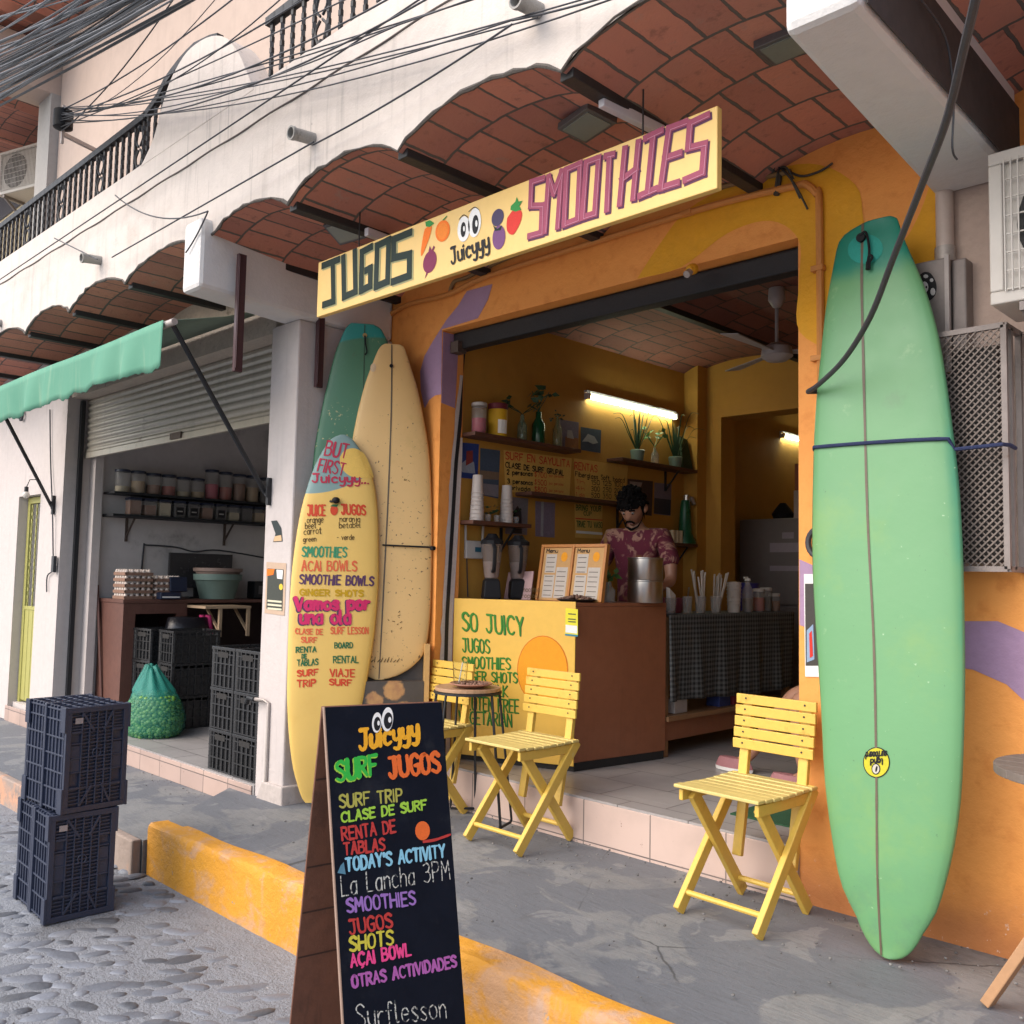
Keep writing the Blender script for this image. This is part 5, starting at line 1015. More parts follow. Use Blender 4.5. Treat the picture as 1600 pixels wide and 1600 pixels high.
for k in range(7):
    row = []
    for x in xs_(N):
        f = k/6; dr = .30+.02*math.sin(x*2.1)+.012*math.sin(x*17)+(rw.uniform(-.008, .008) if k == 6 else 0)
        fold = .035*f*math.sin(x*9+math.sin(x*4)*2)*(.4+.6*math.sin(x*1.7)**2)
        row.append(Vector((x, YA-.02-fold, zf(x)-dr*f)))
    rows.append(row)
mb = MB(); mb.sheet(rows); mb.build('valance', m_canvas, aw, smooth='all', solid=.003)
mb = MB(); mb.tube([Vector((XA0, YA+.012, 3.07)), Vector((XA1+.09, YA+.012, 3.07))], .022, 10); mb.build('front_bar', m_galv, aw, smooth=True)
for p, q in ((Vector((XA1+.03, YA+.03, 3.06)), Vector((-5.80, 3.41, 2.065))), (at(10, 655, 'y', YA+.03), at(80, 790, 'y', 3.41))):
    mb = MB(); mb.tube([p, q], .017, 8); mb.tube([q, q+Vector((.05, -.01, -.03)), q+Vector((.06, -.02, .04))], .012, 6); mb.box((q.x+.03, q.y-.01, q.z-.09), (q.x+.06, q.y+.015, q.z+.10)); mb.build('arm', m_black, aw, smooth=True)
# ------------------------------------------------------------------ narrow yellow door, bulb and cables on the left wall
m_ydoor = M('yellow_green_enamel', (.37, .35, .10), .5, .1, 5, .08, 60)
dr = thing('metal_door', 'narrow yellow green metal door with glass and iron scrolls', 'door', (-10.6, 3.6, .07))
DX0, DX1, DY = LX0-1.27, LX0-.63, LY+.09
mb = MB(); 
for x in (DX0, DX1-.07): mb.box((x, DY, .07), (x+.07, DY+.05, 2.275))
mb.box((DX0+.07, DY, 2.205), (DX1-.07, DY+.05, 2.275)); mb.build('frame', m_ydoor, dr, bevel=.004)
mb = MB(); nn = 4; pw = (DX1-DX0-.15)/nn
for k in range(nn): x = DX0+.075+k*pw; mb.box((x+.006, DY+.006, .10), (x+pw-.006, DY+.036, 1.06))
mb.box((DX0+.072, DY+.016, .09), (DX1-.072, DY+.03, 1.08)); mb.box((DX0+.072, DY, 1.06), (DX1-.072, DY+.04, 1.10)); mb.build('panel', m_ydoor, dr, bevel=.004)
MB().box((DX0+.075, DY+.02, 1.10), (DX1-.075, DY+.028, 2.20)).build('pane', M('dusty_door_glass', (.16, .155, .15), .25, .1, 4), dr)
mb = MB()
for x in (DX0+.16, DX0+.30, DX1-.20):
    for i in range(28): z = 1.10+i*.039; mb.bar((x, DY, z), (x, DY, z+.04), .014, .014, (math.cos(i*.9), math.sin(i*.9), 0))
mb.build('twisted_bar', m_ydoor, dr)
mb = MB()
for z in (1.25, 1.95):
    for s_ in (-1, 1):
        for h in (-1, 1): mb.tube([Vector((DX1-.15+s_*(.03+.028*math.cos(a)), DY-.005, z+h*(.06+.03*math.sin(a)))) for a in [i*.55 for i in range(10)]], .009, 5)
mb.build('iron_scroll', m_black, dr)
q = at(41, 770, 'y', 3.30); bb = thing('light_bulb', 'bare white light bulb hanging beside the yellow green door', 'light bulb', q-Vector((0, 0, .06)))
mb = MB(); mb.ball(q+Vector((0, 0, -.02)), .035, 8, 1.1); mb.build('bulb', M('opal_bulb', (.62, .58, .52), .3), bb, smooth=True)
mb = MB(); mb.lathe([(.02, 0), (.02, .05), (.012, .055)], q+Vector((0, 0, .01)), 10); mb.tube([q+Vector((0, 0, .06)), q+Vector((-.005, .03, .14)), q+Vector((-.03, .12, .15))], .005, 5); mb.build('socket', m_black, bb)
hoop((at(33, 650, 'y', 3.40)), .045, (1, 0, 0), 'black hose loop on the white wall under the green awning')
mb = MB(); mb.tube(spline([at(78, 640, 'y', 3.41), at(79, 720, 'y', 3.41), at(82, 800, 'y', 3.40), at(83, 870, 'y', 3.41), at(84, 890, 'y', 3.41), at(74, 900, 'y', 3.41), at(73, 925, 'y', 3.41)], 4), .007, 5); p = at(85, 880, 'y', 3.40); mb.box((p.x-.03, p.y-.02, p.z-.09), (p.x+.03, p.y+.01, p.z+.07)); tag(mb.build('wall_cable', m_cab, smooth=True), 'black cable and switch box on the white wall right of the door', 'cable')
# ------------------------------------------------------------------ inside of the left shop
SX = LX0+.06                                     # its side wall
sh = thing('wall_shelf', 'long dark shelf with two boards on the left shop wall', 'shelf', (SX+.15, 4.9, 2.05))
mb = MB(); mb.box((SX+.002, 3.80, 2.04), (SX+.27, 6.6, 2.068)); mb.build('shelf_board', m_black, sh, bevel=.003)
mb = MB(); mb.box((SX+.002, 3.80, 2.27), (SX+.27, 6.6, 2.292)); mb.build('shelf_board', m_black, sh, bevel=.003)
for y in (4.05, 5.15): mb = MB(); mb.box((SX+.002, y-.012, 1.80), (SX+.02, y+.012, 2.04)); mb.bar((SX+.01, y, 1.85), (SX+.2, y, 2.035), .015, .015); mb.build('shelf_bracket', M('rusty_bracket', (.1, .09, .08)), sh)
def m_tr(name, col, a=.45, rough=.15):
    t = NT(name); t.b.inputs['Alpha'].default_value = a; return t.fin(col, rough)
m_jarp = m_tr('clear_plastic', (.50, .48, .46), .22)
grains = [M('grain_%s' % n, c, .8, .3, 40, .3, 90) for n, c in (('beige', (.46, .32, .18)), ('brown', (.24, .11, .06)), ('red', (.36, .06, .04)), ('cream', (.50, .42, .28)), ('hibiscus', (.42, .02, .07)), ('black', (.05, .04, .04)))]
gn = ['beige grains', 'brown grains', 'reddish grains', 'cream grains', 'crimson hibiscus', 'dark beans']
m_lidb = M('blue_black_lid', (.015, .022, .05), .4)
def jar(x, y, z, r_, h, gi, fill, label, grp, sq=False, lid=m_lidb):
    t = thing('storage_jar', label, 'jar', (x, y, z), 0, grp); n = 4 if sq else 16; mrot = Matrix.Rotation(R(45), 3, 'Z') if sq else None
    mb = MB(); mb.lathe([(r_*.93, 0), (r_, .02), (r_*1.02, h*.9), (r_*.96, h)], n=n, m=mrot); mb.build('body', m_jarp, t, smooth=not sq, local=True)
    mb = MB(); mb.lathe([(r_*.86, .008), (r_*.93, .02), (r_*.94, h*fill)], n=n, m=mrot); mb.build('contents', grains[gi], t, smooth=not sq, local=True)
    mb = MB(); mb.lathe([(r_*1.04, h), (r_*1.04, h+.022), (r_*.9, h+.026)], n=n, m=mrot); mb.build('lid', lid, t, smooth=not sq, local=True); return t
y = 3.93
for k, (h, gi, fl_) in enumerate(((.21, 3, .3), (.21, 0, .6), (.20, 1, .5), (.20, 2, .5), (.19, 3, .3), (.19, 0, .35), (.30, 4, .55), (.29, 2, .5), (.28, 1, .7), (.28, 0, .6), (.27, 5, .5), (.26, 4, .75), (.27, 1, .6), (.26, 5, .5))):
    jar(SX+.14, y, 2.293, .072, h, gi, fl_, 'clear jar of %s on the upper shelf board, number %s from the shutter' % (gn[gi], ['first', 'second', 'third', 'fourth', 'fifth', 'sixth', 'seventh', 'eighth', 'ninth', 'tenth', 'eleventh', 'twelfth', 'thirteenth', 'fourteenth'][k]), 'jars on the upper board of the shelf'); y += .163
y = 4.05
for k in range(13):
    gi = (1, 1, 3, 5, 5, 1, 5, 3, 5, 0, 2, 3, 5)[k]
    t = jar(SX+.15, y, 2.069, .085, .155, gi, (.95, .7, .9, .9, .9, .8, .95, .6, .9, .7, .9, .9, .8)[k], 'square tub of %s on the lower shelf board, number %s from the shutter' % (gn[gi], ['first', 'second', 'third', 'fourth', 'fifth', 'sixth', 'seventh', 'eighth', 'ninth', 'tenth', 'eleventh', 'twelfth', 'thirteenth'][k]), 'square tubs on the lower board of the shelf', True)
    if k in (3, 4, 6, 11): MB().box((.0605, -.04, .03), (.0625, .04, .11)).build('paper_tag', m_blackp, t, local=True); MB().box((.0627, -.028, .06), (.0632, .028, .072)).build('tag_writing', M('chalk_grey', (.4, .38, .36)), t, local=True)
    y += .158
m_cab_w = M('reddish_wood_cabinet', (.13, .055, .04), .5, .25, 3, .1, 30, streak=.25)
cb_ = thing('wooden_counter', 'dark reddish wooden counter with open front along the left shop wall', 'counter', (-9.2, 4.4, .045))
mb = MB(); mb.box((SX+.004, 3.80, 1.185), (-8.99, 5.9, 1.22)); mb.build('counter_top', m_cab_w, cb_, bevel=.004)
for y in (3.81, 4.42, 5.84): mb = MB(); mb.box((SX+.02, y, .046), (-9.0, y+.04, 1.184)); mb.build('side_panel', m_cab_w, cb_)
mb = MB(); mb.box((-9.03, 3.851, 1.08), (-9.0, 4.419, 1.184)); mb.box((-9.03, 3.851, .046), (-9.0, 3.93, 1.08)); mb.box((-9.03, 4.35, .046), (-9.0, 4.419, 1.08)); mb.build('front_frame', m_cab_w, cb_)
MB().box((SX+.03, 3.851, .05), (SX+.05, 5.839, 1.18)).build('back_panel', M('deep_brown', (.04, .02, .018), .7), cb_)
m_egg = M('kraft_egg_tray', (.26, .15, .105), .9, .15, 20, .3, 60); m_shell = M('pale_egg', (.62, .52, .45), .6, .06, 10)
for st, (ey, nt, lab) in enumerate(((3.83, 5, 'tall stack of brown egg trays full of pale eggs, next to the shutter guide'), (4.13, 4, 'stack of brown egg trays behind the black scale'))):
    t = thing('egg_trays', lab, 'egg trays', (-9.18, ey+.14, 1.222), 0, 'egg trays on the counter')
    for k in range(nt if True else 0):
        mb = MB(); z0 = k*.058
        mb.box((-.14, -.14, z0), (.14, .14, z0+.008))
        for i in range(5):
            for j in range(5):
                for dx_, dy_ in ((.028, 0),): mb.lathe([(.024, z0+.008), (.010, z0+.038)], (-.112+i*.056+.0, -.112+j*.056, 0), 6)
        mb.box((.132, -.14, z0+.008), (.14, .14, z0+.03)); mb.box((-.14, -.14, z0+.008), (.14, -.132, z0+.03))
        tr = mb.build('tray', m_egg, t, local=True)
        eg = MB()
        for i in range(5):
            for j in range(5):
                if i == 4 or j == 0 or k == nt-1: eg.lathe([(.002, -.024), (.018, -.014), (.021, .0), (.016, .018), (.002, .027)], (-.112+i*.056+.006, -.112+j*.056-.006, z0+.036), 8)
        tag(eg.build('eggs', m_shell, tr, smooth='all', local=True), kind='stuff')
scl = thing('scale', 'small black counter scale in front of the egg trays', 'scale', (-8.93-.12, 4.26, 1.222))
mb = MB(); mb.box((-.10, -.11, 0), (.10, .11, .07)); mb.build('base', m_lidb, scl, local=True, bevel=.01); mb = MB(); mb.box((.02, .02, .07), (.05, .2, .22), Matrix.Rotation(R(-8), 4, 'Y')); mb.build('display', m_lidb, scl, local=True, bevel=.006)
mb = MB(); mb.box((.1005, -.09, .015), (.102, .09, .03)); mb.build('key_strip', m_whitep, scl, local=True)
tv = thing('monitor', 'dark flat monitor screen on the left shop counter by the wall', 'monitor', (SX+.1, 4.83, 1.222))
mb = MB(); mb.box((SX+.06, 4.49, 1.33), (SX+.09, 5.22, 1.70)); mb.build('screen', M('grey_black_screen', (.045, .042, .045), .25), tv, bevel=.004); mb = MB(); mb.box((SX+.03, 4.8, 1.22), (SX+.06, 4.9, 1.5)); mb.box((SX+.02, 4.68, 1.22), (SX+.2, 5.02, 1.235)); mb.build('stand', m_black, tv)
mb = MB(); mb.tube(spline([Vector((SX+.012, 4.22, 1.222)), Vector((SX+.012, 4.24, 1.74)), Vector((SX+.012, 4.28, 1.77)), Vector((SX+.012, 4.6, 1.76)), Vector((SX+.012, 4.8, 1.72)), Vector((SX+.012, 5.1, 1.745)), Vector((SX+.012, 5.8, 1.66))], 5), .009, 5); tag(mb.build('wall_cable', m_cab, smooth=True), 'dark cable looped along the grey wall above the monitor', 'cable')
m_potg = M('sage_plastic_pot', (.15, .22, .19), .5, .1, 6); m_pott = M('brown_plastic_pot', (.26, .18, .15), .5, .1, 6)
def pot(x, y, z, r_, h, m, lab):
    mb = MB(); mb.lathe([(r_*.72, 0), (r_*.92, h*.72), (r_*.95, h*.74), (r_*1.0, h*.76), (r_*1.02, h), (r_*.95, h), (r_*.88, h*.75), (r_*.68, .02)], (x, y, z), 24); return tag(mb.build('plant_pot', m, smooth=True), lab, 'pot', 'pots nested on the counter')
pot(-9.15, 4.86, 1.222, .245, .26, m_potg, 'wide sage green plastic pot on the left shop counter'); pot(-9.15, 4.86, 1.40, .25, .145, m_pott, 'brown plastic pot nested in the sage green pot')
rd = thing('radio', 'small dark radio at the end of the left shop counter', 'radio', (-9.2, 5.45, 1.222)); mb = MB(); mb.box((-.08, -.17, 0), (.08, .17, .19)); mb.build('case', m_black, rd, local=True, bevel=.01); mb = MB(); mb.box((.081, -.12, .05), (.083, .12, .14)); mb.build('speaker_grille', M('mid_grey', (.12, .11, .11)), rd, local=True)
def bracket_shelf():
    t = thing('small_shelf', 'pale wooden bracket shelf projecting over the black bag', 'shelf', (-8.9, 4.62, 1.0)); m = M('raw_pine', (.46, .32, .20), .6, .12, 5)
    mb = MB(); mb.box((-8.985, 4.45, 1.14), (-8.60, 4.95, 1.165)); mb.build('board', m, t)
    for y in (4.62, 4.93): mb = MB(); mb.bar((-8.62, y, 1.139), (-8.62, y, .86), .03, .03, (0, 1, 0)); mb.bar((-8.64, y, .92), (-8.9, y, 1.135), .025, .02, (0, 1, 0)); mb.build('bracket', m, t)
bracket_shelf()
mb = MB(); rows = [[Vector((-8.80+.05*math.sin(i*.9+k*.5), 4.48+i*.026, .56+k*.085)) for i in range(7)] for k in range(7)]
for k, r_ in enumerate(rows):
    for i, p in enumerate(r_): p.y = 4.56+(p.y-4.56)*(1.25-.13*k)
mb.sheet(rows); tag(mb.build('pink_bag', M('hot_pink_cloth', (.42, .02, .12), .8, .2, 6), smooth='all', solid=.05), 'hot pink cloth bag hanging under the wooden bracket shelf', 'bag')
mb = MB(); mb.lathe([(.20, 0), (.24, .1), (.25, .42), (.22, .55)], n=14, sx=.6, sy=1); mb.v = [p+Vector((-8.86, 4.62-.35+.15, .5)) for p in mb.v]; tag(mb.build('rubbish_bag', M('black_bin_bag', (.01, .01, .014), .35, .3, 10, .4, 9), smooth='all'), 'black plastic bag stuffed in the open front of the counter', 'bag')
# crates inside the shop
def shop_crate(label, grp):
    t = thing('storage_crate', label, 'crate', (0, 0, 0), 0, grp); X, Y, H = .335, .46, .30
    mb = MB(); 
    for y0, y1 in ((.012, .018), (Y-.018, Y-.012)): mb.box((.018, y0, .0), (X-.018, y1, H-.05))
    for x0, x1 in ((.012, .018), (X-.018, X-.012)): mb.box((x0, .018, 0), (x1, Y-.018, H-.05))
    mb.box((.018, .018, 0), (X-.018, Y-.018, .012)); mb.build('shell', m_crate2, t, local=True)
    mb = MB()
    for a in range(6):
        x = .003+(X-.020)*a/5
        for y0, y1 in ((0, .012), (Y-.012, Y)): mb.box((x, y0, .002), (x+.014, y1, H-.002))
    for a in range(7):
        y = .016+(Y-.046)*a/6
        for x0, x1 in ((0, .012), (X-.012, X)): mb.box((x0, y, .002), (x1, y+.014, H-.002))
    for z in (.004, .09, .175, .245):
        for y0, y1 in ((-.001, .010), (Y-.010, Y+.001)): mb.box((.001, y0, z), (X-.001, y1, z+.009))
        for x0, x1 in ((-.001, .010), (X-.010, X+.001)): mb.box((x0, .013, z), (x1, Y-.013, z+.009))
    mb.build('ribs', m_crate2, t, local=True)
    for (px_, py_) in ((.02, .02), (X-.02, .02), (.02, Y-.02), (X-.02, Y-.02)): mb = MB(); mb.lathe([(.022, 0), (.022, H)], (px_, py_, 0), 10); mb.build('corner_post', m_crate2, t, local=True, smooth=True)
    mb = MB(); mb.box((-.004, -.004, H-.022), (X+.004, .014, H)); mb.box((-.004, Y-.014, H-.022), (X+.004, Y+.004, H)); mb.box((-.004, .014, H-.022), (.014, Y-.014, H)); mb.box((X-.014, .014, H-.022), (X+.004, Y-.014, H)); mb.build('rim', m_crate2, t, local=True, bevel=.002)
    MB().box((X*.28, -.0025, H-.075), (X*.72, -.0015, H-.035)).build('handle_slot', m_dark, t, local=True); return t
sc0 = None
lev = ['bottom', 'middle', 'top']
def stack(x, y, n, rz, where, grp):
    global sc0
    for k in range(n):
        lab = 'black slotted crate, %s of the %s' % (lev[k] if n == 3 else ('bottom', 'top')[k] if n == 2 else 'only one', where)
        if sc0 is None: sc0 = shop_crate(lab, grp); put(sc0, x, y, rz, .046+k*.302)
        else: o = dup(sc0, (x, y, .046+k*.302), rz, lab); o['group'] = grp
g_ = 'black slotted crates stacked in the left shop'
stack(-6.53, 3.45, 3, 0, 'left stack at the shop threshold', g_); stack(-6.18, 3.45, 3, 0, 'right stack at the shop threshold beside the pillar', g_)
stack(-6.5, 3.95, 3, 0, 'rear stack behind the threshold crates', g_); dup(sc0, (-6.5, 3.95, .046+3*.302), 0, 'black slotted crate topping the rear stack under the lime basket')['group'] = g_
stack(-9.0, 3.92, 3, R(4), 'stack behind the lime sack', g_); stack(-8.62, 4.0, 3, R(-3), 'second stack beside the counter front', g_)
stack(-8.60, 4.52, 2, R(0), 'low stack under the pink bag', g_); stack(-8.22, 4.52, 2, R(2), 'low stack right of the pink bag', g_)
bk = thing('lime_basket', 'sage green basin of green limes on the topmost rear crate', 'basket', (-6.33, 4.18, .046+4*.302)); mb = MB(); mb.lathe([(.12, 0), (.17, .17), (.175, .175), (.165, .175), (.11, .01)], n=20); mb.build('basin', m_potg, bk, smooth=True, local=True)
m_lime = M('lime_skin', (.11, .25, .04), .4, .3, 9, .1, 60, island=.5, spots=[((.30, .36, .05), 6, .6, .75)])
mb = MB(); rl = random.Random(6)
for i in range(26): a = rl.uniform(0, 6.28); r_ = math.sqrt(rl.random())*.13; mb.ball((r_*math.cos(a), r_*math.sin(a), .17+rl.uniform(0, .05)), .036, 7)
tag(mb.build('limes', m_lime, bk, smooth='all', local=True), kind='stuff')
# net sack of limes
bagc = Vector((-8.17, 3.78, .046))
def bag_r(z): 
    q = [(0, .31), (.08, .37), (.25, .38), (.45, .335), (.62, .25), (.76, .17), (.86, .11), (.95, .06), (.97, .05)]
    for a, b in zip(q, q[1:]):
        if a[0] <= z <= b[0]: return a[1]+(b[1]-a[1])*(z-a[0])/(b[0]-a[0])
    return q[-1][1]
sk_ = thing('lime_sack', 'green net sack full of limes standing on the left shop threshold', 'sack', bagc)
mb = MB(); rl = random.Random(2)
for k in range(15):
    z = .035+k*.036; r_ = bag_r(z)-.045; n = int(2*math.pi*r_/.058)
    for i in range(n):
        a = 2*math.pi*(i+(k % 2)*.5)/n+rl.uniform(-.05, .05); rr_ = r_+rl.uniform(-.015, .012); mb.ball((rr_*math.cos(a), rr_*math.sin(a)*.8, z+rl.uniform(-.012, .012)), rl.uniform(.029, .037), 6)
for i in range(40): a = rl.uniform(0, 6.28); r_ = math.sqrt(rl.random())*.2; mb.ball((r_*math.cos(a), r_*math.sin(a)*.8, .56+rl.uniform(0, .04)), .031, 6)
tag(mb.build('limes', m_lime, sk_, smooth='all', local=True), kind='stuff')
sk_.scale = (.84, .80, .62)
def m_net_():
    t = NT('teal_net'); q = t.map(t.obj, (1, 1, 1)); w1 = t.N.new('ShaderNodeTexWave'); w1.inputs['Scale'].default_value = 34; w1.bands_direction = 'DIAGONAL'; t.L(q, w1.inputs[0])
    t.put(t.b.inputs['Alpha'], t.math('ADD', t.math('MULTIPLY', t.step(w1.outputs[1], .45, .7), .22), t.math('ADD', .26, t.math('MULTIPLY', t.step(t.sep()[2], .50, .66), .40)))); return t.fin(t.mix(t.noise(5, 3), (.01, .16, .13), (.02, .26, .20)), .6)
mb = MB(); rows = []
for k in range(25):
    z = .96*k/24; row = []
    for i in range(41):
        a = 2*math.pi*i/40; r_ = bag_r(z)+.006+.012*math.sin(a*5+z*6)*min(1, z*1.2)+(.02*math.sin(a*9) if z > .6 else 0); lean = -.42*max(0, z-.5)
        row.append(Vector((r_*math.cos(a)+lean, r_*math.sin(a)*.82-lean*.2, z+(.03*math.sin(a*3) if k == 24 else 0))))
    rows.append(row)
mb.sheet(rows); mb.build('net', m_net_(), sk_, smooth='all', local=True)
mp = thing('mop', 'mop leaning on the left shop wall by the shutter guide', 'mop', (-9.4, 3.78, .046)); mb = MB(); mb.tube([(-9.36, 3.80, .1), (-9.56, 3.775, 1.35)], .013, 7); mb.build('handle', m_cab_w, mp); mb = MB()
for i in range(14): a = i*.45; mb.tube([(-9.36, 3.80, .17), (-9.36+.05*math.cos(a), 3.80+.05*math.sin(a), .12), (-9.36+.075*math.cos(a), 3.80+.05*math.sin(a), .05)], .012, 5)
mb.build('mop_strings', M('grey_mop', (.36, .33, .31), .9, .2, 20), mp, smooth='all')
# ------------------------------------------------------------------ juice shop: bar counter with lettered front
m_bar = M('brown_laminate', (.27, .10, .048), .42, .15, 2, .06, 40, spots=[((.21, .075, .036), 1.3, .55, .7)], streak=.15)
bar = thing('bar_counter', 'brown bar counter with yellow front panel lettered in green', 'counter', (-4.4, 5, .245))
q4 = [(-4.895, 4.412), (-4.035, 4.72), (-3.915, 5.57), (-4.80, 5.38)]
MB().prism([Vector((x, y, .30)) for x, y in q4], [Vector((x, y, 1.32)) for x, y in q4]).build('body', m_bar, bar, bevel=.004)
MB().prism([Vector((x*.985-.065, y*.985+.07, .244)) for x, y in q4], [Vector((x*.985-.065, y*.985+.07, .299)) for x, y in q4]).build('plinth', m_dark, bar)
MB().prism([Vector((x, y, 1.3205)) for x, y in q4], [Vector((x, y, 1.345)) for x, y in q4]).build('worktop', m_bar, bar, bevel=.003)
eB = Vector((.86, .308, 0)).normalized(); CP = Plane(Vector((-4.895, 4.412, .28))-Vector((-eB.y, eB.x, 0))*.014, eB, (0, 0, 1)); wB = math.hypot(.86, .308)
qq = [(0, 0), (wB-.002, 0), (wB-.002, 1.072), (0, 1.072)]; MB().prism([CP.pt(a, b, -.012) for a, b in qq], [CP.pt(a, b, 0) for a, b in qq]).build('front_panel', M('sunny_yellow_paint', (.70, .42, .06), .5, .07, 3, .08, 60, spots=[((.60, .34, .05), 1.5, .56, .72)]), bar, bevel=.002)
gpt = P('grass_green', (.05, .22, .025)); gp2 = P('dark_leaf', (.018, .11, .03))
for s_, L, Rr, T, wd in (('SO JUICY', (723, 984), (818, 993), (722, 957), .017), ('JUGOS', (723, 1018), (765, 1020), (722, 997), .012), ('SMOOTHIES', (722, 1043), (797, 1046), (722, 1026), .011), ('GINGER SHOTS', (718, 1063), (808, 1067), (718, 1048), .0105), ('OAT MILK', (730, 1085), (793, 1088), (730, 1068), .0105), ('GLUTEN FREE', (721, 1108), (810, 1114), (721, 1088), .0105), ('VEGETARIAN', (717, 1129), (799, 1135), (717, 1110), .0105)):
    text(CP, bar, s_, L, Rr, T, wd, gp2, off=.0012, shift=(.004, -.003)); text(CP, bar, s_, L, Rr, T, wd*.85, gpt, off=.0030)
patch(CP, bar, ell((848, 1047), 40, 54, 32), P('mandarin_rim', (.62, .17, .015)), .0015, 'painted_orange'); patch(CP, bar, ell((848, 1047), 38.5, 52.5, 32), P('mandarin', (.76, .31, .015)), .003, 'painted_orange')
patch(CP, bar, [(884, 950), (903, 952), (903, 995), (883, 993)], P('sticker_yellow', (.72, .66, .05)), .002, 'notice'); patch(CP, bar, [(884, 976), (902, 978), (902, 990), (884, 988)], m_whitep, .003, 'notice_print'); patch(CP, bar, [(883, 990), (903, 992), (903, 995), (883, 993)], P('teal_band', (.05, .22, .30)), .003, 'notice_print')
for v in (958, 966, 970): patch(CP, bar, [(888, v), (900, v+1), (900, v+3), (888, v+2)], P('notice_ink', (.12, .13, .05)), .003, 'notice_print')
# gingham covered table along the wall
def m_ging_():
    t = NT('gingham_cloth'); x, y, z = t.sep(); a = t.step(t.math('SINE', t.math('MULTIPLY', y, 170)), -.2, .2); b = t.step(t.math('SINE', t.math('MULTIPLY', z, 170)), -.2, .2)
    k = t.math('MULTIPLY', t.math('ADD', a, b), .5); return t.fin(t.mix(k, (.010, .011, .012), (.115, .12, .118)), .8)
m_ging = m_ging_()
gt = thing('serving_table', 'long serving table behind the bar counter with a low wooden shelf', 'table', (-4.1, 6.5, .245))
m_oak = M('oak_board', (.28, .15, .07), .5, .15, 4, .1, 30)
mb = MB(); mb.box((-4.42, 5.585, 1.215), (-3.93, 7.44, 1.245)); mb.build('table_top', m_oak, gt); mb = MB(); mb.box((-4.40, 5.585, .50), (-3.90, 7.44, .535)); mb.build('low_shelf', m_oak, gt, bevel=.003)
MB().box((-3.955, 5.59, .36), (-3.935, 7.42, .499)).build('apron', m_bar, gt)
for x, y in ((-4.38, 5.62), (-3.97, 5.62), (-4.38, 7.40), (-3.97, 7.40)): MB().box((x-.025, y-.025, .244), (x+.025, y+.025, 1.214)).build('leg', m_oak, gt)
rows = []
for k in range(12): z = 1.256-.63*k/11; rows.append([Vector((-3.905+(.02*math.sin(y*16)+.012*math.sin(y*37))*k/11, y, z-(.015*math.sin(y*3) if k == 11 else 0))) for y in [5.59+1.85*i/50 for i in range(51)]])
rows = [[Vector((-4.42, p.y, 1.2535)) for p in rows[0]]] + rows
mb = MB(); mb.sheet(rows); tag(mb.build('tablecloth', m_ging, smooth=True, solid=.003), 'dark gingham cloth hanging over the serving table', 'tablecloth')
for i, (y, c, nm) in enumerate(((5.75, (.42, .38, .36), 'white'), (6.35, (.03, .05, .2), 'blue'), (6.55, (.3, .03, .06), 'red'))): mb = MB(); mb.box((-4.08, y, .536), (-3.96, y+.16, .536+(.1, .12, .09)[i])); tag(mb.build('carton', M('carton_'+nm, c, .6), bevel=.004), '%s carton on the low wooden shelf under the gingham cloth' % nm, 'carton')
# menu stand, pink card, blenders, pots and plants on the counter
m_mstand = M('orange_stained_pine', (.46, .18, .04), .45, .15, 4, .08, 40)
ms = thing('menu_stand', 'orange wooden frame holding two printed menus on the bar counter', 'menu stand', (-4.3, 4.95, 1.346))
MP2 = Plane((-4.60, 4.93, 1.347), (1, .02, 0), (-.05, .16, 1))
def slab2(a0, a1, b0, b1, d0, d1): 
    qv = [(a0, b0), (a1, b0), (a1, b1), (a0, b1)]; return MB().prism([MP2.pt(a, b, d0) for a, b in qv], [MP2.pt(a, b, d1) for a, b in qv])
slab2(0, .60, 0, .405, -.02, 0).build('backboard', m_mstand, ms)
for a0, a1, b0, b1 in ((0, .022, 0, .405), (.289, .311, 0, .405), (.578, .60, 0, .405), (.022, .289, .383, .405), (.311, .578, .383, .405)): slab2(a0, a1, b0, b1, .0005, .014).build('frame', m_mstand, ms, bevel=.002)
slab2(.03, .1, -.001, .02, -.14, -.021).build('foot', m_mstand, ms)
for a0 in (.026, .315):
    slab2(a0, a0+.26, .004, .38, .0008, .0022).build('menu_page', P('tan_page', (.52, .30, .12)), ms)
    for (x0, x1, y0, y1) in ((.025, .125, .20, .335), (.025, .125, .02, .185), (.135, .24, .02, .24)): patch(MP2, ms, [(a0+x0, y0), (a0+x1, y0), (a0+x1, y1), (a0+x0, y1)], P('page_white', (.50, .45, .40)), .003, 'menu_list', px=False)
    for j in range(9): y = .035+j*.034; mb = MB(); mb.add([MP2.pt(a0+xx, yy, .004) for xx, yy in ((.035, y), (.11, y), (.11, y+.005), (.035, y+.005))], [(0, 1, 2, 3)]); mb.build('menu_line', P('print_grey', (.12, .10, .09)), ms)
    for j in range(6): y = .035+j*.034; mb = MB(); mb.add([MP2.pt(a0+xx, yy, .004) for xx, yy in ((.145, y), (.225, y), (.225, y+.005), (.145, y+.005))], [(0, 1, 2, 3)]); mb.build('menu_line', P('print_grey', (.12, .10, .09)), ms)
    o1 = MP2.pt(a0+.02, .348, 0); class_ = None
    mb = MB(); x = a0+.02
    for chx in 'Menu':
        st, gw = glyph(chx)
        for p_ in st: ribbon(mb, MP2, [Vector((x+v_.x*.0042, .346+v_.y*.0027, 0)) for v_ in p_], .006, .004)
        x += (gw+1.6)*.0042
    mb.build('lettering', m_blackp, ms)
    patch(MP2, ms, [(a0+.195+.03*math.cos(k*.5236), .315+.035*math.sin(k*.5236)) for k in range(12)], P('mandarin', (.76, .31, .015)), .004, 'painted_orange', px=False)
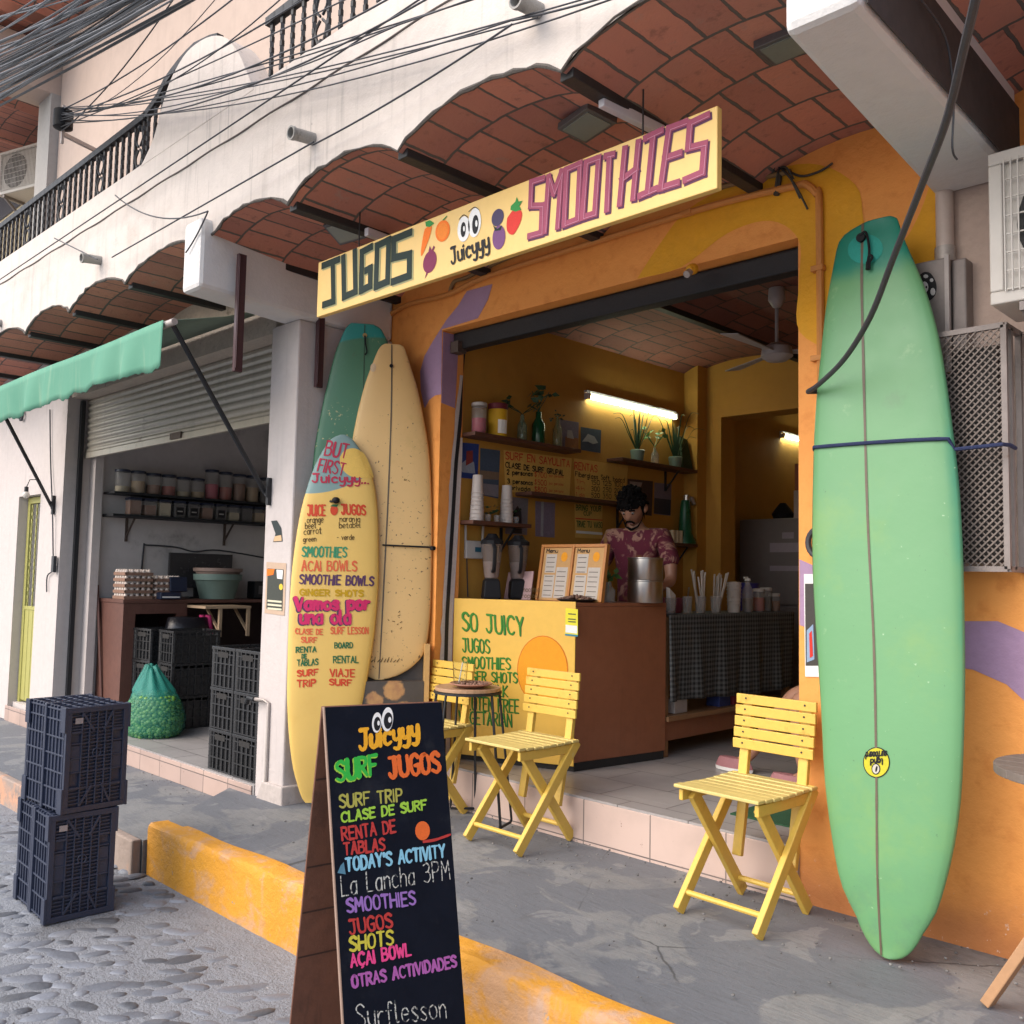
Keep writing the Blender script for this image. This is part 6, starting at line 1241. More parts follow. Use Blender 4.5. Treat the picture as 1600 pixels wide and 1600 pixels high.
pk = Plane((-4.86, 4.86, 1.347), (1, .12, 0), (0, .18, 1)); mb = MB(); qv = [(0, 0), (.24, 0), (.24, .21), (.012, .20)]; mb.prism([pk.pt(a, b, -.01) for a, b in qv], [pk.pt(a, b, 0) for a, b in qv]); pkc = tag(mb.build('card_sign', M('pink_card', (.52, .34, .33), .7)), 'pink hand lettered card leaning beside the menu stand', 'card sign')
for s_, L, Rr, T in (('smoothie', (813, 925), (843, 925), (813, 917)), ('tropical', (812, 934), (842, 934), (812, 927))): text(pk, pkc, s_, L, Rr, T, .004, ink, off=.002)
def blender(x, y, lab):
    t = thing('blender', lab, 'blender', (x, y, 1.346), R(-35), 'blenders on the bar counter')
    mb = MB(); mb.lathe([(.085, 0), (.09, .02), (.078, .13), (.06, .15)], n=4, m=Matrix.Rotation(R(45), 3, 'Z')); mb.build('base', m_blackp, t, local=True, bevel=.008)
    mb = MB(); mb.lathe([(.048, .15), (.055, .17), (.078, .39), (.08, .40)], n=10); mb.build('jug', m_tr('smoky_jug', (.26, .22, .20), .45), t, local=True, smooth=True)
    mb = MB(); mb.lathe([(.046, .155), (.052, .17), (.064, .27)], n=10); mb.build('smoothie', M('pinkish_smoothie', (.36, .25, .21), .5), t, local=True, smooth=True)
    mb = MB(); mb.lathe([(.083, .395), (.083, .42), (.05, .44), (.03, .47)], n=10); mb.build('lid', m_blackp, t, local=True)
    mb = MB(); mb.tube(spline([(.05, 0, .20), (.10, 0, .21), (.125, 0, .30), (.12, 0, .37), (.07, 0, .385)], 4), .014, 7); mb.build('handle', m_blackp, t, local=True, smooth=True)
blender(-4.79, 4.66, 'black blender with smoky jug at the left end of the bar counter'); blender(-4.76, 4.90, 'second black blender nearer the menu stand')
m_ss = M('brushed_steel', (.50, .48, .47), .32, .03, 4, 0, 20, metal=1)
for z, lab in ((1.346, 'lower brushed steel pot on the bar counter'), (1.505, 'upper brushed steel pot stacked on the other')):
    q = at(1008, 940, 'y', 5.40); mb = MB(); mb.lathe([(.122, 0), (.125, .004), (.125, .148), (.130, .152), (.130, .158), (.118, .158), (.118, .01)], (q.x, 5.40, z), 30); tag(mb.build('pot', m_ss, smooth=True), lab, 'pot', 'steel pots stacked on the counter')
m_leaf = M('pothos_leaf', (.055, .15, .03), .5, .35, 9, .05, 30); m_leafd = M('dark_leaf_green', (.025, .07, .03), .5, .35, 9)
def leaves(parent, pts, size, m, name='leaf', local=False):
    mb = MB(); rl_ = random.Random(len(pts)*7+1)
    for p in pts:
        d = Vector((rl_.uniform(-1, 1), rl_.uniform(-1, 1), rl_.uniform(-.5, .9))).normalized(); s_ = d.orthogonal().normalized(); L_ = size*rl_.uniform(.7, 1.2); p = Vector(p)
        mb.add([p, p+d*L_*.4+s_*L_*.32, p+d*L_+ZV*(-.15*L_), p+d*L_*.4-s_*L_*.32, p+d*L_*.45-ZV*L_*.06], [(0, 1, 4), (1, 2, 4), (2, 3, 4), (3, 0, 4)])
    return tag(mb.build(name, m, parent, local=local), kind='stuff')
def vase(x, y, z, r_, h, mat_, lab, nleaf, size, up, lm, spread=.09, fill=None):
    t = thing('plant_bottle', lab, 'plant bottle', (x, y, z), 0, 'plants growing in bottles and glasses')
    mb = MB(); mb.lathe([(r_*.95, 0), (r_, .01), (r_, h*.6), (r_*.45, h*.8), (r_*.42, h)], n=14); mb.build('bottle', mat_, t, local=True, smooth=True)
    rl_ = random.Random(int(x*100+y*991)); pts = []; st = MB()
    for k in range(max(3, nleaf//4)):
        a = rl_.uniform(0, 6.28); tip = Vector((spread*math.cos(a), spread*math.sin(a), h+up*rl_.uniform(.5, 1))); st.tube(spline([(0, 0, h*.5), (0, 0, h), tip*.6+Vector((0, 0, h*.4)), tip], 4), .0035, 5)
        for j in range(4): pts.append(tip+Vector((rl_.uniform(-.03, .03), rl_.uniform(-.03, .03), rl_.uniform(-.05, .03))))
    st.build('stem', lm, t, local=True); leaves(t, pts, size, lm, local=True)
q = at(963, 940, 'y', 5.15); vase(-4.12, 5.16, 1.346, .05, .14, m_tr('clear_bottle_glass', (.5, .5, .46), .4, .1), 'glass of bright green cuttings beside the steel pots', 12, .06, .08, m_leaf, .05)
tr = thing('bean_tray', 'tray of dark cacao beans on the corner of the bar counter', 'tray', (-4.16, 4.86, 1.346), R(10)); mb = MB(); mb.lathe([(.10, 0), (.14, .02), (.135, .022), (.10, .008)], n=18); mb.build('dish', m_steel, tr, local=True, smooth=True); mb = MB(); rl = random.Random(8)
for i in range(90): a = rl.uniform(0, 6.28); r_ = math.sqrt(rl.random())*.12; mb.ball((r_*math.cos(a), r_*math.sin(a), .02+.03*(1-r_/.12)), .011, 4, .7)
tag(mb.build('beans', M('cacao_bean', (.16, .085, .06), .6, .5, 60), tr, local=True), kind='stuff')
# things along the gingham table
TZ = 1.258
def tumbler(y, r_, h, m, lab, grp=None, x=-4.04, name='tumbler', cat='glass'):
    mb = MB(); mb.lathe([(r_*.8, 0), (r_, h), (r_*.94, h), (r_*.74, .006)], (x, y, TZ), 16); return tag(mb.build(name, m, smooth=True), lab, cat, grp)
m_thin = m_tr('thin_glass', (.45, .42, .40), .35, .08)
g1 = tumbler(5.80, .045, .12, m_thin, 'glass holding a folded white napkin on the gingham cloth'); mb = MB(); mb.prism([Vector((-4.06, 5.775, TZ+.02)), Vector((-4.06, 5.835, TZ+.02)), Vector((-4.06, 5.85, TZ+.15)), Vector((-4.06, 5.77, TZ+.20))], [Vector((-4.025, 5.785, TZ+.02)), Vector((-4.025, 5.83, TZ+.02)), Vector((-4.03, 5.85, TZ+.14)), Vector((-4.03, 5.775, TZ+.19))]); tag(mb.build('napkin', m_whitep), 'folded white paper napkin standing in a glass', 'napkin')
g2 = tumbler(6.02, .04, .13, m_thin, 'glass with a steel spoon next to the straw glasses'); mb = MB(); mb.bar((-4.04, 6.01, TZ+.02), (-4.04, 6.04, TZ+.2), .012, .004); tag(mb.build('spoon', m_ss), 'steel spoon standing in a glass on the gingham table', 'spoon')
m_straw = M('paper_straw', (.50, .44, .38), .7, .15, 30)
for (y, lean, n, lab) in ((6.2, -1, 12, 'glass packed with pale paper straws leaning left'), (6.42, 1, 11, 'glass packed with pale paper straws leaning right')):
    t = thing('straw_glass', lab, 'straw glass', (-4.04, y, TZ), 0, 'glasses of paper straws'); mb = MB(); mb.lathe([(.038, 0), (.046, .13), (.043, .13), (.035, .006)], n=16); mb.build('glass', m_thin, t, local=True, smooth=True); rl = random.Random(n)
    for i in range(n):
        mb = MB(); a = rl.uniform(0, 6.28); mb.tube([(.02*math.cos(a), .02*math.sin(a), .01), (.03*math.cos(a)+rl.uniform(-.02, .02), .03*math.sin(a)+lean*rl.uniform(.0, .12), .30+rl.uniform(-.03, .04))], .0065, 6); mb.build('straw', m_straw, t, local=True)
mb = MB(); mb.lathe([(.07, 0), (.13, .11), (.135, .115), (.125, .115), (.065, .01)], (-4.22, 6.08, TZ), 20); tag(mb.build('bowl', M('rose_bowl', (.30, .07, .09), .4), smooth=True), 'rose pink bowl behind the straw glasses', 'bowl')
mb = MB(); mb.lathe([(.05, 0), (.06, .24), (.063, .245), (.0, .25)], (-4.06, 6.72, TZ), 16)
for k in range(6): mb.lathe([(.054+.0016*k, .06+k*.03), (.058+.0016*k, .064+k*.03), (.054+.0016*k, .068+k*.03)], (-4.06, 6.72, TZ), 16)
tag(mb.build('paper_cups', M('white_paper_cup', (.52, .46, .42), .6, .08, 10), smooth=True), 'stack of white paper cups on the gingham table', 'cups')
t = thing('syrup_bottle', 'clear pump bottle of dark syrup beside the paper cups', 'bottle', (-4.05, 6.92, TZ)); mb = MB(); mb.lathe([(.045, 0), (.048, .12), (.045, .18), (.02, .23), (.02, .26)], n=14); mb.build('body', m_thin, t, local=True, smooth=True); mb = MB(); mb.lathe([(.04, .005), (.043, .115)], n=14); mb.build('syrup', M('dark_syrup', (.07, .02, .012), .3), t, local=True); mb = MB(); mb.lathe([(.025, .26), (.02, .28)], n=10); mb.bar((0, 0, .285), (0, -.06, .285), .014, .01); mb.build('pump', m_whitep, t, local=True)
for y, gi, h, lab in ((7.10, 2, .17, 'lidded jar of reddish mix next to the syrup bottle'), (7.22, 5, .18, 'lidded jar of dark mix left of the blue tub'), (7.36, 1, .13, 'lidded jar of brown grains in front of the blue tub')):
    jar(-4.05, y, TZ, .048, h, gi, .7, lab, 'spice jars on the gingham table', lid=M('pale_lid', (.42, .38, .36), .5))
mb = MB(); mb.lathe([(.085, 0), (.09, .22), (.095, .22), (.095, .24), (.0, .245)], (-4.28, 7.33, TZ), 18); tag(mb.build('tub', M('deep_blue_tub', (.03, .025, .17), .4), smooth=True), 'deep blue plastic tub at the far end of the gingham table', 'tub')
# ------------------------------------------------------------------ left side wall of the juice shop: shelves, posters, signs
LWp = Plane((XL+.001, 0, 0), (0, 1, 0), (0, 0, 1))
m_shelf = M('dark_stained_shelf', (.10, .04, .025), .5, .2, 4)
def shelf(y0, y1, z, lab, brk, d_=.17):
    t = thing('wall_shelf', lab, 'shelf', (XL, (y0+y1)/2, z-.03)); MB().box((XL+.001, y0, z-.028), (XL+d_, y1, z)).build('board', m_shelf, t, bevel=.003)
    for y in brk: mb = MB(); mb.bar((XL+.008, y, z-.03), (XL+.008, y, z-.21), .025, .01, (0, 1, 0)); mb.bar((XL+.012, y, z-.2), (XL+d_-.02, y, z-.035), .012, .012); mb.build('bracket', m_black, t)
shelf(4.46, 5.62, 2.535, 'dark wooden shelf holding jars and bottles above the price boards', ()); shelf(6.15, 7.28, 2.53, 'dark wooden shelf of pineapple plants under the lit tube', (7.0,)); shelf(5.05, 6.52, 2.155, 'dark shelf ledge under the hand lettered price boards', (6.3,)); shelf(4.46, 5.06, 1.905, 'short dark shelf of stacked paper cups', (4.9,)); shelf(6.93, 7.29, 1.845, 'small dark shelf holding the green drink mixer', (7.15,))
# 
jar(-4.86, 4.57, 2.536, .055, .20, 4, .55, 'jar of crimson hibiscus on the top shelf beside the yellow can', None, lid=M('pale_lid', (.42, .38, .36), .5))
cn = thing('tin_can', 'yellow tin with white label and maroon lid on the top shelf', 'tin', (-4.86, 4.76, 2.536)); MB().lathe([(.072, 0), (.072, .20)], n=20).build('body', P('tin_yellow', (.62, .36, .02)), cn, local=True, smooth=True); MB().lathe([(.075, .20), (.075, .24), (.07, .245)], n=20).build('lid', P('tin_maroon', (.13, .02, .03)), cn, local=True, smooth=True)
mb = MB(); mb.sheet([[Vector((.0735*math.cos(a), .0735*math.sin(a), z)) for a in (-.75, -.4, 0, .35)] for z in (.02, .12)]); mb.build('paper_label', m_whitep, cn, local=True)
vase(-4.86, 5.02, 2.536, .038, .20, m_tr('pale_green_glass', (.20, .26, .18), .55, .1), 'pale glass bottle with trailing pothos leaves on the top shelf', 16, .07, .12, m_leafd, .13); vase(-4.86, 5.20, 2.536, .052, .25, M('bottle_green_glass', (.008, .06, .025), .1), 'dark green bottle with large pothos leaves on the top shelf', 20, .085, .14, m_leafd, .14); vase(-4.86, 5.42, 2.536, .038, .23, m_tr('olive_glass', (.25, .24, .12), .5, .1), 'clear olive bottle at the end of the top shelf', 3, .03, .03, m_leafd, .02)
def pine(y, lab, z=2.531):
    t = thing('pineapple_plant', lab, 'pineapple plant', (-4.85, y, z), 0, 'pineapple plants on the right shelf'); MB().lathe([(.05, 0), (.065, .09), (.055, .10), (.045, .01)], n=14).build('pot', m_potg, t, local=True, smooth=True); rl = random.Random(int(y*100))
    for k in range(15):
        a = rl.uniform(0, 6.28); o_ = rl.uniform(.05, .26); h = rl.uniform(.25, .48); d = Vector((math.cos(a), math.sin(a), 0)); sd = d.cross(ZV); mb = MB(); c_ = spline([(0, 0, .08), d*o_*.4+ZV*h*.6, d*o_*.8+ZV*h, d*o_*1.25+ZV*h*.98], 4); nn = len(c_)
        for p_ in c_:
            if p_[0] < -.07: p_[0] = -.07
        mb.sheet([[p_-sd*.011*(1-i/nn), p_+ZV*-.004, p_+sd*.011*(1-i/nn)] for i, p_ in enumerate(c_)]); mb.build('leaf', m_leafd, t, local=True)
pine(6.45, 'spiky pineapple plant at the left end of the right shelf'); pine(7.02, 'spiky pineapple plant before the dark green bag')
vase(-4.86, 6.72, 2.531, .035, .15, m_tr('clear_bottle_glass', (.5, .5, .46), .4, .1), 'glass with bright trailing vine between the pineapple plants', 18, .06, .16, m_leaf, .10)
mb = MB(); mb.prism([Vector((-4.94, 7.10, 2.532)), Vector((-4.82, 7.10, 2.532)), Vector((-4.82, 7.27, 2.532)), Vector((-4.94, 7.27, 2.532))], [Vector((-4.93, 7.14, 2.84)), Vector((-4.88, 7.14, 2.84)), Vector((-4.88, 7.26, 2.82)), Vector((-4.93, 7.26, 2.82))]); tag(mb.build('shopping_bag', M('dark_green_bag', (.02, .05, .025), .7), bevel=.008), 'dark green paper bag at the right end of the plant shelf', 'bag')
def cups(y, h, lab):
    mb = MB(); x = -4.86; mb.lathe([(.052, 0), (.036, h), (.0, h)], (x, y, 1.906), 16)
    for k in range(7): z = .02+k*h*.09; r_ = .052-.016*z/h; mb.lathe([(r_, z-.004), (r_+.004, z), (r_, z+.004)], (x, y, 1.906), 16)
    tag(mb.build('paper_cups', M('white_paper_cup', (.52, .46, .42), .6, .08, 10), smooth=True), lab, 'cups', 'paper cup stacks on the low shelf')
cups(4.57, .33, 'taller stack of white paper cups against the shop corner'); cups(4.87, .28, 'shorter stack of white paper cups above the router')
for y in (4.66, 4.75, 4.95): 
    t = thing('small_plant', 'tiny green cutting beside the paper cup stacks', 'plant', (-4.84, y, 1.906), 0, 'tiny cuttings between the cup stacks'); MB().lathe([(.02, 0), (.026, .05)], n=10).build('pot', m_thin, t, local=True); leaves(t, [(random.uniform(-.02, .02), random.uniform(-.03, .03), .05+random.uniform(0, .06)) for _ in range(9)], .045, m_leafd, local=True)
for k, y in enumerate((6.98, 7.04, 7.10)): mb = MB(); mb.lathe([(.028, 0), (.028, .115), (.0, .115)], (-4.85, y, 1.846), 12); tag(mb.build('cup', P('ivory_cup', (.60, .50, .34)), smooth=True), 'tall ivory cup in a row beside the green mixer', 'cup', 'ivory cups on the small shelf')
mx = thing('drink_mixer', 'tall green drink mixer with chrome head on the small shelf', 'mixer', (-4.86, 7.20, 1.846)); mb = MB(); mb.lathe([(.10, 0), (.10, .015), (.062, .10), (.05, .30), (.042, .38), (.038, .40)], n=18); mb.build('body', M('bottle_green_enamel', (.012, .10, .045), .3), mx, local=True, smooth=True); mb = MB(); mb.lathe([(.034, 0), (.034, .06)], (0, .02, .39), 12); mb.tube([(.0, .04, .43), (.04, .05, .42), (.06, .05, .36)], .02, 8); mb.build('head', m_ss, mx, local=True, smooth=True)
rt = thing('router', 'white wireless router with two antennas on the mustard wall', 'router', (XL, 4.62, 1.60)); c_ = LWp.at(738, 858); MB().box((XL+.002, c_.y-.085, c_.z-.07), (XL+.03, c_.y+.085, c_.z+.06)).build('case', M('router_white', (.50, .47, .44), .4), rt, bevel=.008)
for s_ in (-1, 1): MB().bar((XL+.018, c_.y+s_*.082, c_.z+.02), (XL+.018, c_.y+s_*.088, c_.z+.17), .014, .01).build('antenna', M('router_white', (.50, .47, .44)), rt)
MB().box((XL+.0305, c_.y+.0, c_.z-.02), (XL+.032, c_.y+.06, c_.z+.015)).build('emblem', P('teal_label', (.03, .12, .18)), rt)
mb = MB(); mb.tube(spline([Vector((XL+.01, c_.y-.06, c_.z-.07)), Vector((XL+.008, c_.y-.05, c_.z-.2)), Vector((XL+.008, c_.y-.04, 1.36))], 4), .004, 5); mb.build('cord', m_cab, rt)
def poster(pts, lab, m, subs=()):
    t = patch(LWp, None, pts, m, .003, 'poster'); tag(t, lab, 'poster', 'surf posters on the mustard wall')
    for k, (pp, mm) in enumerate(subs): patch(LWp, t, pp, mm, .0045+k*.0012, 'print')
pz = lambda n, c: M('poster_'+n, c, .5, .3, 14, .0)
poster([(717, 691), (748, 694), (746, 749), (714, 746)], 'deep blue surf poster under the top shelf, beside the shop corner', pz('ultramarine', (.02, .05, .22)), [([(716, 728), (728, 718), (740, 722), (742, 740), (722, 738)], pz('foam', (.30, .34, .42))), ([(728, 705), (738, 704), (738, 722), (727, 728)], pz('rider', (.25, .04, .04)))])
poster([(750, 700), (781, 704), (778, 779), (749, 773)], 'beach and sea poster between the surf poster and price board', pz('slate_sea', (.06, .09, .14)), [([(750, 735), (779, 738), (779, 750), (750, 748)], pz('sandbar', (.20, .14, .10))), ([(750, 755), (778, 758), (778, 777), (750, 772)], pz('surf_grey', (.24, .22, .25)))])
poster([(872, 655), (904, 660), (903, 706), (872, 701)], 'tan and lilac poster of a seated figure above the price boards', pz('lilac_grey', (.18, .15, .21)), [([(883, 682), (903, 685), (903, 705), (882, 702)], pz('tan_block', (.28, .12, .05))), ([(886, 672), (893, 673), (896, 686), (885, 684)], pz('pale_shirt', (.4, .38, .38)))])
poster([(907, 667), (939, 672), (938, 708), (907, 703)], 'dark blue poster of a breaking white wave above the RENTAS board', pz('night_blue', (.05, .07, .11)), [([(909, 690), (918, 678), (928, 682), (934, 692), (926, 694), (918, 690)], pz('white_wave', (.34, .36, .38)))])
poster([(790, 776), (825, 779), (823, 836), (789, 834)], 'grey poster of a dark figure above the blenders', pz('mist_grey', (.18, .17, .19)), [([(802, 800), (808, 790), (814, 800), (815, 834), (800, 833)], pz('dark_figure', (.025, .025, .03)))])
poster([(836, 783), (867, 786), (866, 840), (836, 838)], 'lilac poster with a white vertical streak above the menu stand', pz('lilac_dusk', (.22, .18, .24)), [([(845, 784), (849, 784), (848, 838), (844, 837)], pz('white_wave', (.34, .36, .38)))])
poster([(980, 748), (1020, 752), (1018, 806), (980, 801)], 'dark poster behind the head of the man at the counter', pz('black_photo', (.05, .03, .035)), [([(983, 752), (1003, 754), (1000, 764), (984, 760)], pz('pale_detail', (.3, .25, .24)))])
poster([(1022, 754), (1049, 757), (1047, 806), (1021, 803)], 'grey over navy seascape poster right of the man', pz('lilac_grey', (.18, .15, .21)), [([(1022, 778), (1048, 781), (1047, 805), (1021, 802)], pz('navy_sea', (.03, .035, .06)))])
m_pb = P('board_ochre', (.66, .40, .10))
def board_(pts, lab, name='price_board'): return tag(patch(LWp, None, pts, m_pb, .004, name), lab, 'price board', 'hand lettered price boards')
b1 = board_([(786, 703), (893, 716), (889, 777), (789, 768)], 'ochre price board lettered SURF EN SAYULITA on the mustard wall'); b2 = board_([(896, 716), (981, 728), (975, 786), (898, 777)], 'ochre price board lettered RENTAS on the mustard wall'); b3 = board_([(897, 787), (941, 790), (940, 842), (898, 840)], 'ochre sign lettered BRING YOUR CUP on the mustard wall')
def tw(pb, s_, L, Rr, T, wd, m): text(LWp, pb, s_, L, Rr, T, wd, m, off=.007)
tw(b1, 'SURF EN SAYULITA', (789, 717), (889, 730), (789, 706), .010, red2); tw(b1, 'CLASE DE SURF GRUPAL', (789, 730), (880, 743), (789, 722), .009, m_blackp); tw(b1, '2 personas', (791, 741), (831, 744), (791, 734), .008, m_blackp); tw(b1, '3 personas', (792, 755), (831, 758), (792, 748), .008, m_blackp); tw(b1, 'privada', (796, 765), (827, 768), (796, 758), .008, m_blackp)
for s_, v in (('$700', 745), ('$600', 757), ('$900', 768)): tw(b1, s_.replace('6', '5').replace('9', '8'), (834, v), (853, v+2), (834, v-8), .006, red2); tw(b1, 'por persona', (857, v), (879, v+2), (857, v-4), .003, red2)
tw(b2, 'RENTAS', (897, 733), (932, 738), (897, 722), .010, red2); tw(b2, 'Fiberglass', (898, 744), (933, 749), (898, 737), .007, m_blackp); tw(b2, 'Soft', (938, 749), (951, 751), (938, 742), .007, m_blackp); tw(b2, 'board', (957, 752), (975, 754), (957, 745), .007, m_blackp)
for k, v in enumerate((757, 767, 777)):
    tw(b2, ('1h', '3h', '1 dia')[k].replace('3h', '4h'), (899, v-2), (912, v), (899, v-8), .005, red2)
    for j, u in enumerate((923, 941, 959)): tw(b2, (('150', '125', '100'), ('300', '250', '200'), ('520', '450', '400'))[k][j].replace('4', '3'), (u, v+j*1.5), (u+13, v+j*1.5+1), (u, v-7+j*1.5), .006, m_blackp)
tw(b3, 'BRING YOUR', (899, 797), (938, 799), (899, 789), .008, gp2); tw(b3, 'CUP', (911, 805), (923, 806), (911, 799), .006, gp2); tw(b3, 'TRAE TU VASO', (900, 823), (940, 825), (900, 814), .008, gp2)
patch(LWp, b3, [(898, 809), (940, 812), (940, 813.5), (898, 811)], red2, .008, 'red_line'); patch(LWp, b3, [(899, 829), (940, 832), (940, 836), (899, 833)], m_whitep, .008, 'white_band')
# lit tubes, fan, back room
m_lit = emit('lit_tube', (.90, 1.0, .74), 15)
def lit(p, q, lab):
    t = thing('tube_lamp', lab, 'tube lamp', (XL, (p.y+q.y)/2, p.z-.05), 0, 'lit tubes on the mustard wall'); MB().tube([p+Vector((.035, 0, 0)), q+Vector((.035, 0, 0))], .015, 10).build('tube', m_lit, t, smooth=True); mb = MB(); mb.box((XL+.002, p.y-.03, p.z+.035), (XL+.03, q.y+.03, p.z+.055)); mb.build('housing', m_tubew, t)
    for y in (p.y-.015, q.y+.015): MB().box((XL+.002, y-.014, p.z-.02), (XL+.055, y+.014, p.z+.03)).build('end_cap', m_tubew, t)
p = LWp.at(916, 621); q = LWp.at(1050, 649); lit(Vector((XL, p.y, p.z)), Vector((XL, q.y, p.z)), 'lit greenish white tube above the plant shelf'); p = LWp.at(1220, 682); lit(Vector((XL, p.y, p.z)), Vector((XL, p.y+.65, p.z)), 'lit tube deep in the back room')
fn = thing('ceiling_fan', 'white ceiling fan hanging from the brick ceiling', 'ceiling fan', (-3.17, 5.8, 3.0)); m_fan = M('fan_white', (.40, .38, .38), .4, .06, 8)
mb = MB(); mb.lathe([(.055, 3.55), (.06, 3.47), (.03, 3.42), (.013, 3.41), (.013, 3.17), (.03, 3.16)], (-3.17, 5.8, 0), 14); mb.build('rod', m_fan, fn, smooth=True); mb = MB(); mb.lathe([(.05, 3.16), (.10, 3.13), (.11, 3.07), (.07, 3.04), (.02, 3.03)], (-3.17, 5.8, 0), 20); mb.build('motor', m_fan, fn, smooth=True)
for k in range(3):
    a = R(30+120*k); d = Vector((math.cos(a), math.sin(a), 0)); s_ = d.cross(ZV); c_ = Vector((-3.17, 5.8, 3.09)); MB().prism([c_+d*.1-s_*.03, c_+d*.62-s_*.065, c_+d*.62+s_*.065+ZV*.02, c_+d*.1+s_*.03+ZV*.01], [c_+d*.1-s_*.03+ZV*.007, c_+d*.62-s_*.065+ZV*.007, c_+d*.62+s_*.065+ZV*.027, c_+d*.1+s_*.03+ZV*.017]).build('blade', m_fan, fn)
fr = thing('refrigerator', 'grey refrigerator with papers on its door in the back room', 'refrigerator', (-4.5, 8.5, .245)); m_fr = M('grey_fridge_enamel', (.15, .13, .125), .35, .1, 3)
MB().box((-4.90, 8.22, .25), (-4.15, 8.9, 2.13)).build('body', m_fr, fr, bevel=.015); MB().box((-4.885, 8.19, .30), (-4.165, 8.218, 1.28)).build('door', m_fr, fr, bevel=.008); MB().box((-4.885, 8.19, 1.30), (-4.165, 8.218, 2.12)).build('door', m_fr, fr, bevel=.008)
for x0, x1, z0, z1 in ((-4.42, -4.3, 1.93, 1.99), (-4.55, -4.25, 1.80, 1.89), (-4.55, -4.25, 1.62, 1.67)): MB().box((x0, 8.184, z0), (x1, 8.189, z1)).build('paper', P('lilac_paper', (.30, .26, .29)), fr)
for x0, x1, z0, z1, c, n in ((-4.36, -4.20, 2.132, 2.40, (.36, .30, .28), 'pale'), (-4.35, -4.18, 2.402, 2.66, (.30, .10, .05), 'rust')): tag(MB().box((x0, 8.3, z0), (x1, 8.6, z1)).build('carton', M('carton_'+n, c, .7), bevel=.004), '%s carton stacked on the grey refrigerator' % n, 'carton')
mb = MB(); mb.lathe([(.09, 0), (.11, .06), (.07, .12), (.03, .17)], (-4.58, 8.5, 2.132), 14); tag(mb.build('kettle', m_blackp, smooth=True), 'dark kettle standing on the grey refrigerator', 'kettle')
mb = MB(); mb.box((-2.75, 4.52, .2445), (-2.3, 4.95, .252)); tag(mb.build('doormat', M('green_mat', (.02, .09, .04), .9, .2, 30, .6, 120)), 'green doormat just inside the opening behind the right chair', 'doormat')
# ------------------------------------------------------------------ people
m_skin = M('tan_skin', (.36, .18, .115), .5, .08, 9, .05, 60); m_hair = M('black_hair', (.006, .005, .005), .9, .4, 40, .5, 90, Specular_IOR_Level=.12)
def skinned(name, pts, edges, m, parent, root=0, sub=2):
    me = bpy.data.meshes.new(name); me.from_pydata([p[:3] for p in pts], edges, []); o = bpy.data.objects.new(name, me); C.objects.link(o)
    md = o.modifiers.new('skin', 'SKIN'); md.use_smooth_shade = True; sv = me.skin_vertices[0].data if me.skin_vertices else None
    if sv is None:
        import bmesh
        bm = bmesh.new(); bm.from_mesh(me); bm.verts.layers.skin.verify(); bm.to_mesh(me); bm.free(); sv = me.skin_vertices[0].data
    for i, p in enumerate(pts): r_ = p[3]; sv[i].radius = r_ if isinstance(r_, tuple) else (r_, r_); sv[i].use_root = i == root
    k = o.modifiers.new('sub', 'SUBSURF'); k.levels = k.render_levels = sub
    dg = bpy.context.evaluated_depsgraph_get(); ev = o.evaluated_get(dg); nm = bpy.data.meshes.new_from_object(ev); bpy.data.objects.remove(o); return nm
def head_mesh(mb, c, fwd, s=1.0, pitch=0):
    """a head of real proportions: c = skull centre, fwd = way the face looks"""
    z = Vector((0, 0, 1)); f = Vector(fwd).normalized(); r_ = f.cross(z).normalized(); up = z
    rot = Matrix.Rotation(-pitch, 3, r_); f = rot @ f; up = rot @ up; ny, nx = 18, 24; vs = []
    for i in range(ny+1):
        th = math.pi*i/ny; zz = -math.cos(th)
        for j in range(nx):
            a = 2*math.pi*j/nx; x = math.sin(th)*math.cos(a); y = math.sin(th)*math.sin(a)      # y = to the face
            X = x*.078; Y = y*.098; Z = zz*.118
            if zz < 0: X *= 1+.28*zz; Y = Y*(1+.12*zz) + (.012*(-zz) if y > 0 else .018*zz)
            ay = max(0, y)
            if y > .3:
                nx_ = math.exp(-((x/.16)**2)); Y += .024*nx_*math.exp(-(((zz+.22)/.13)**2)) + .010*nx_*math.exp(-(((zz+.05)/.16)**2))
                Y -= .010*math.exp(-(((abs(x)-.36)/.16)**2))*math.exp(-(((zz-.02)/.10)**2)); Y += .006*math.exp(-(((zz-.14)/.07)**2))*math.exp(-((x/.6)**2))
                Y += .006*math.exp(-((x/.3)**2))*math.exp(-(((zz+.52)/.09)**2)); Y += .010*math.exp(-((x/.3)**2))*math.exp(-(((zz+.85)/.12)**2))
            vs.append(Vector(c)+s*(r_*X+f*Y+up*Z))
    mb.add(vs, [(i*nx+j, i*nx+(j+1) % nx, (i+1)*nx+(j+1) % nx, (i+1)*nx+j) for i in range(ny) for j in range(nx)])
    for sd in (-1, 1): mb.ball(Vector(c)+s*(r_*sd*.078-f*.008-up*.006), .026*s, 7, 1.25)
    return r_, f, up
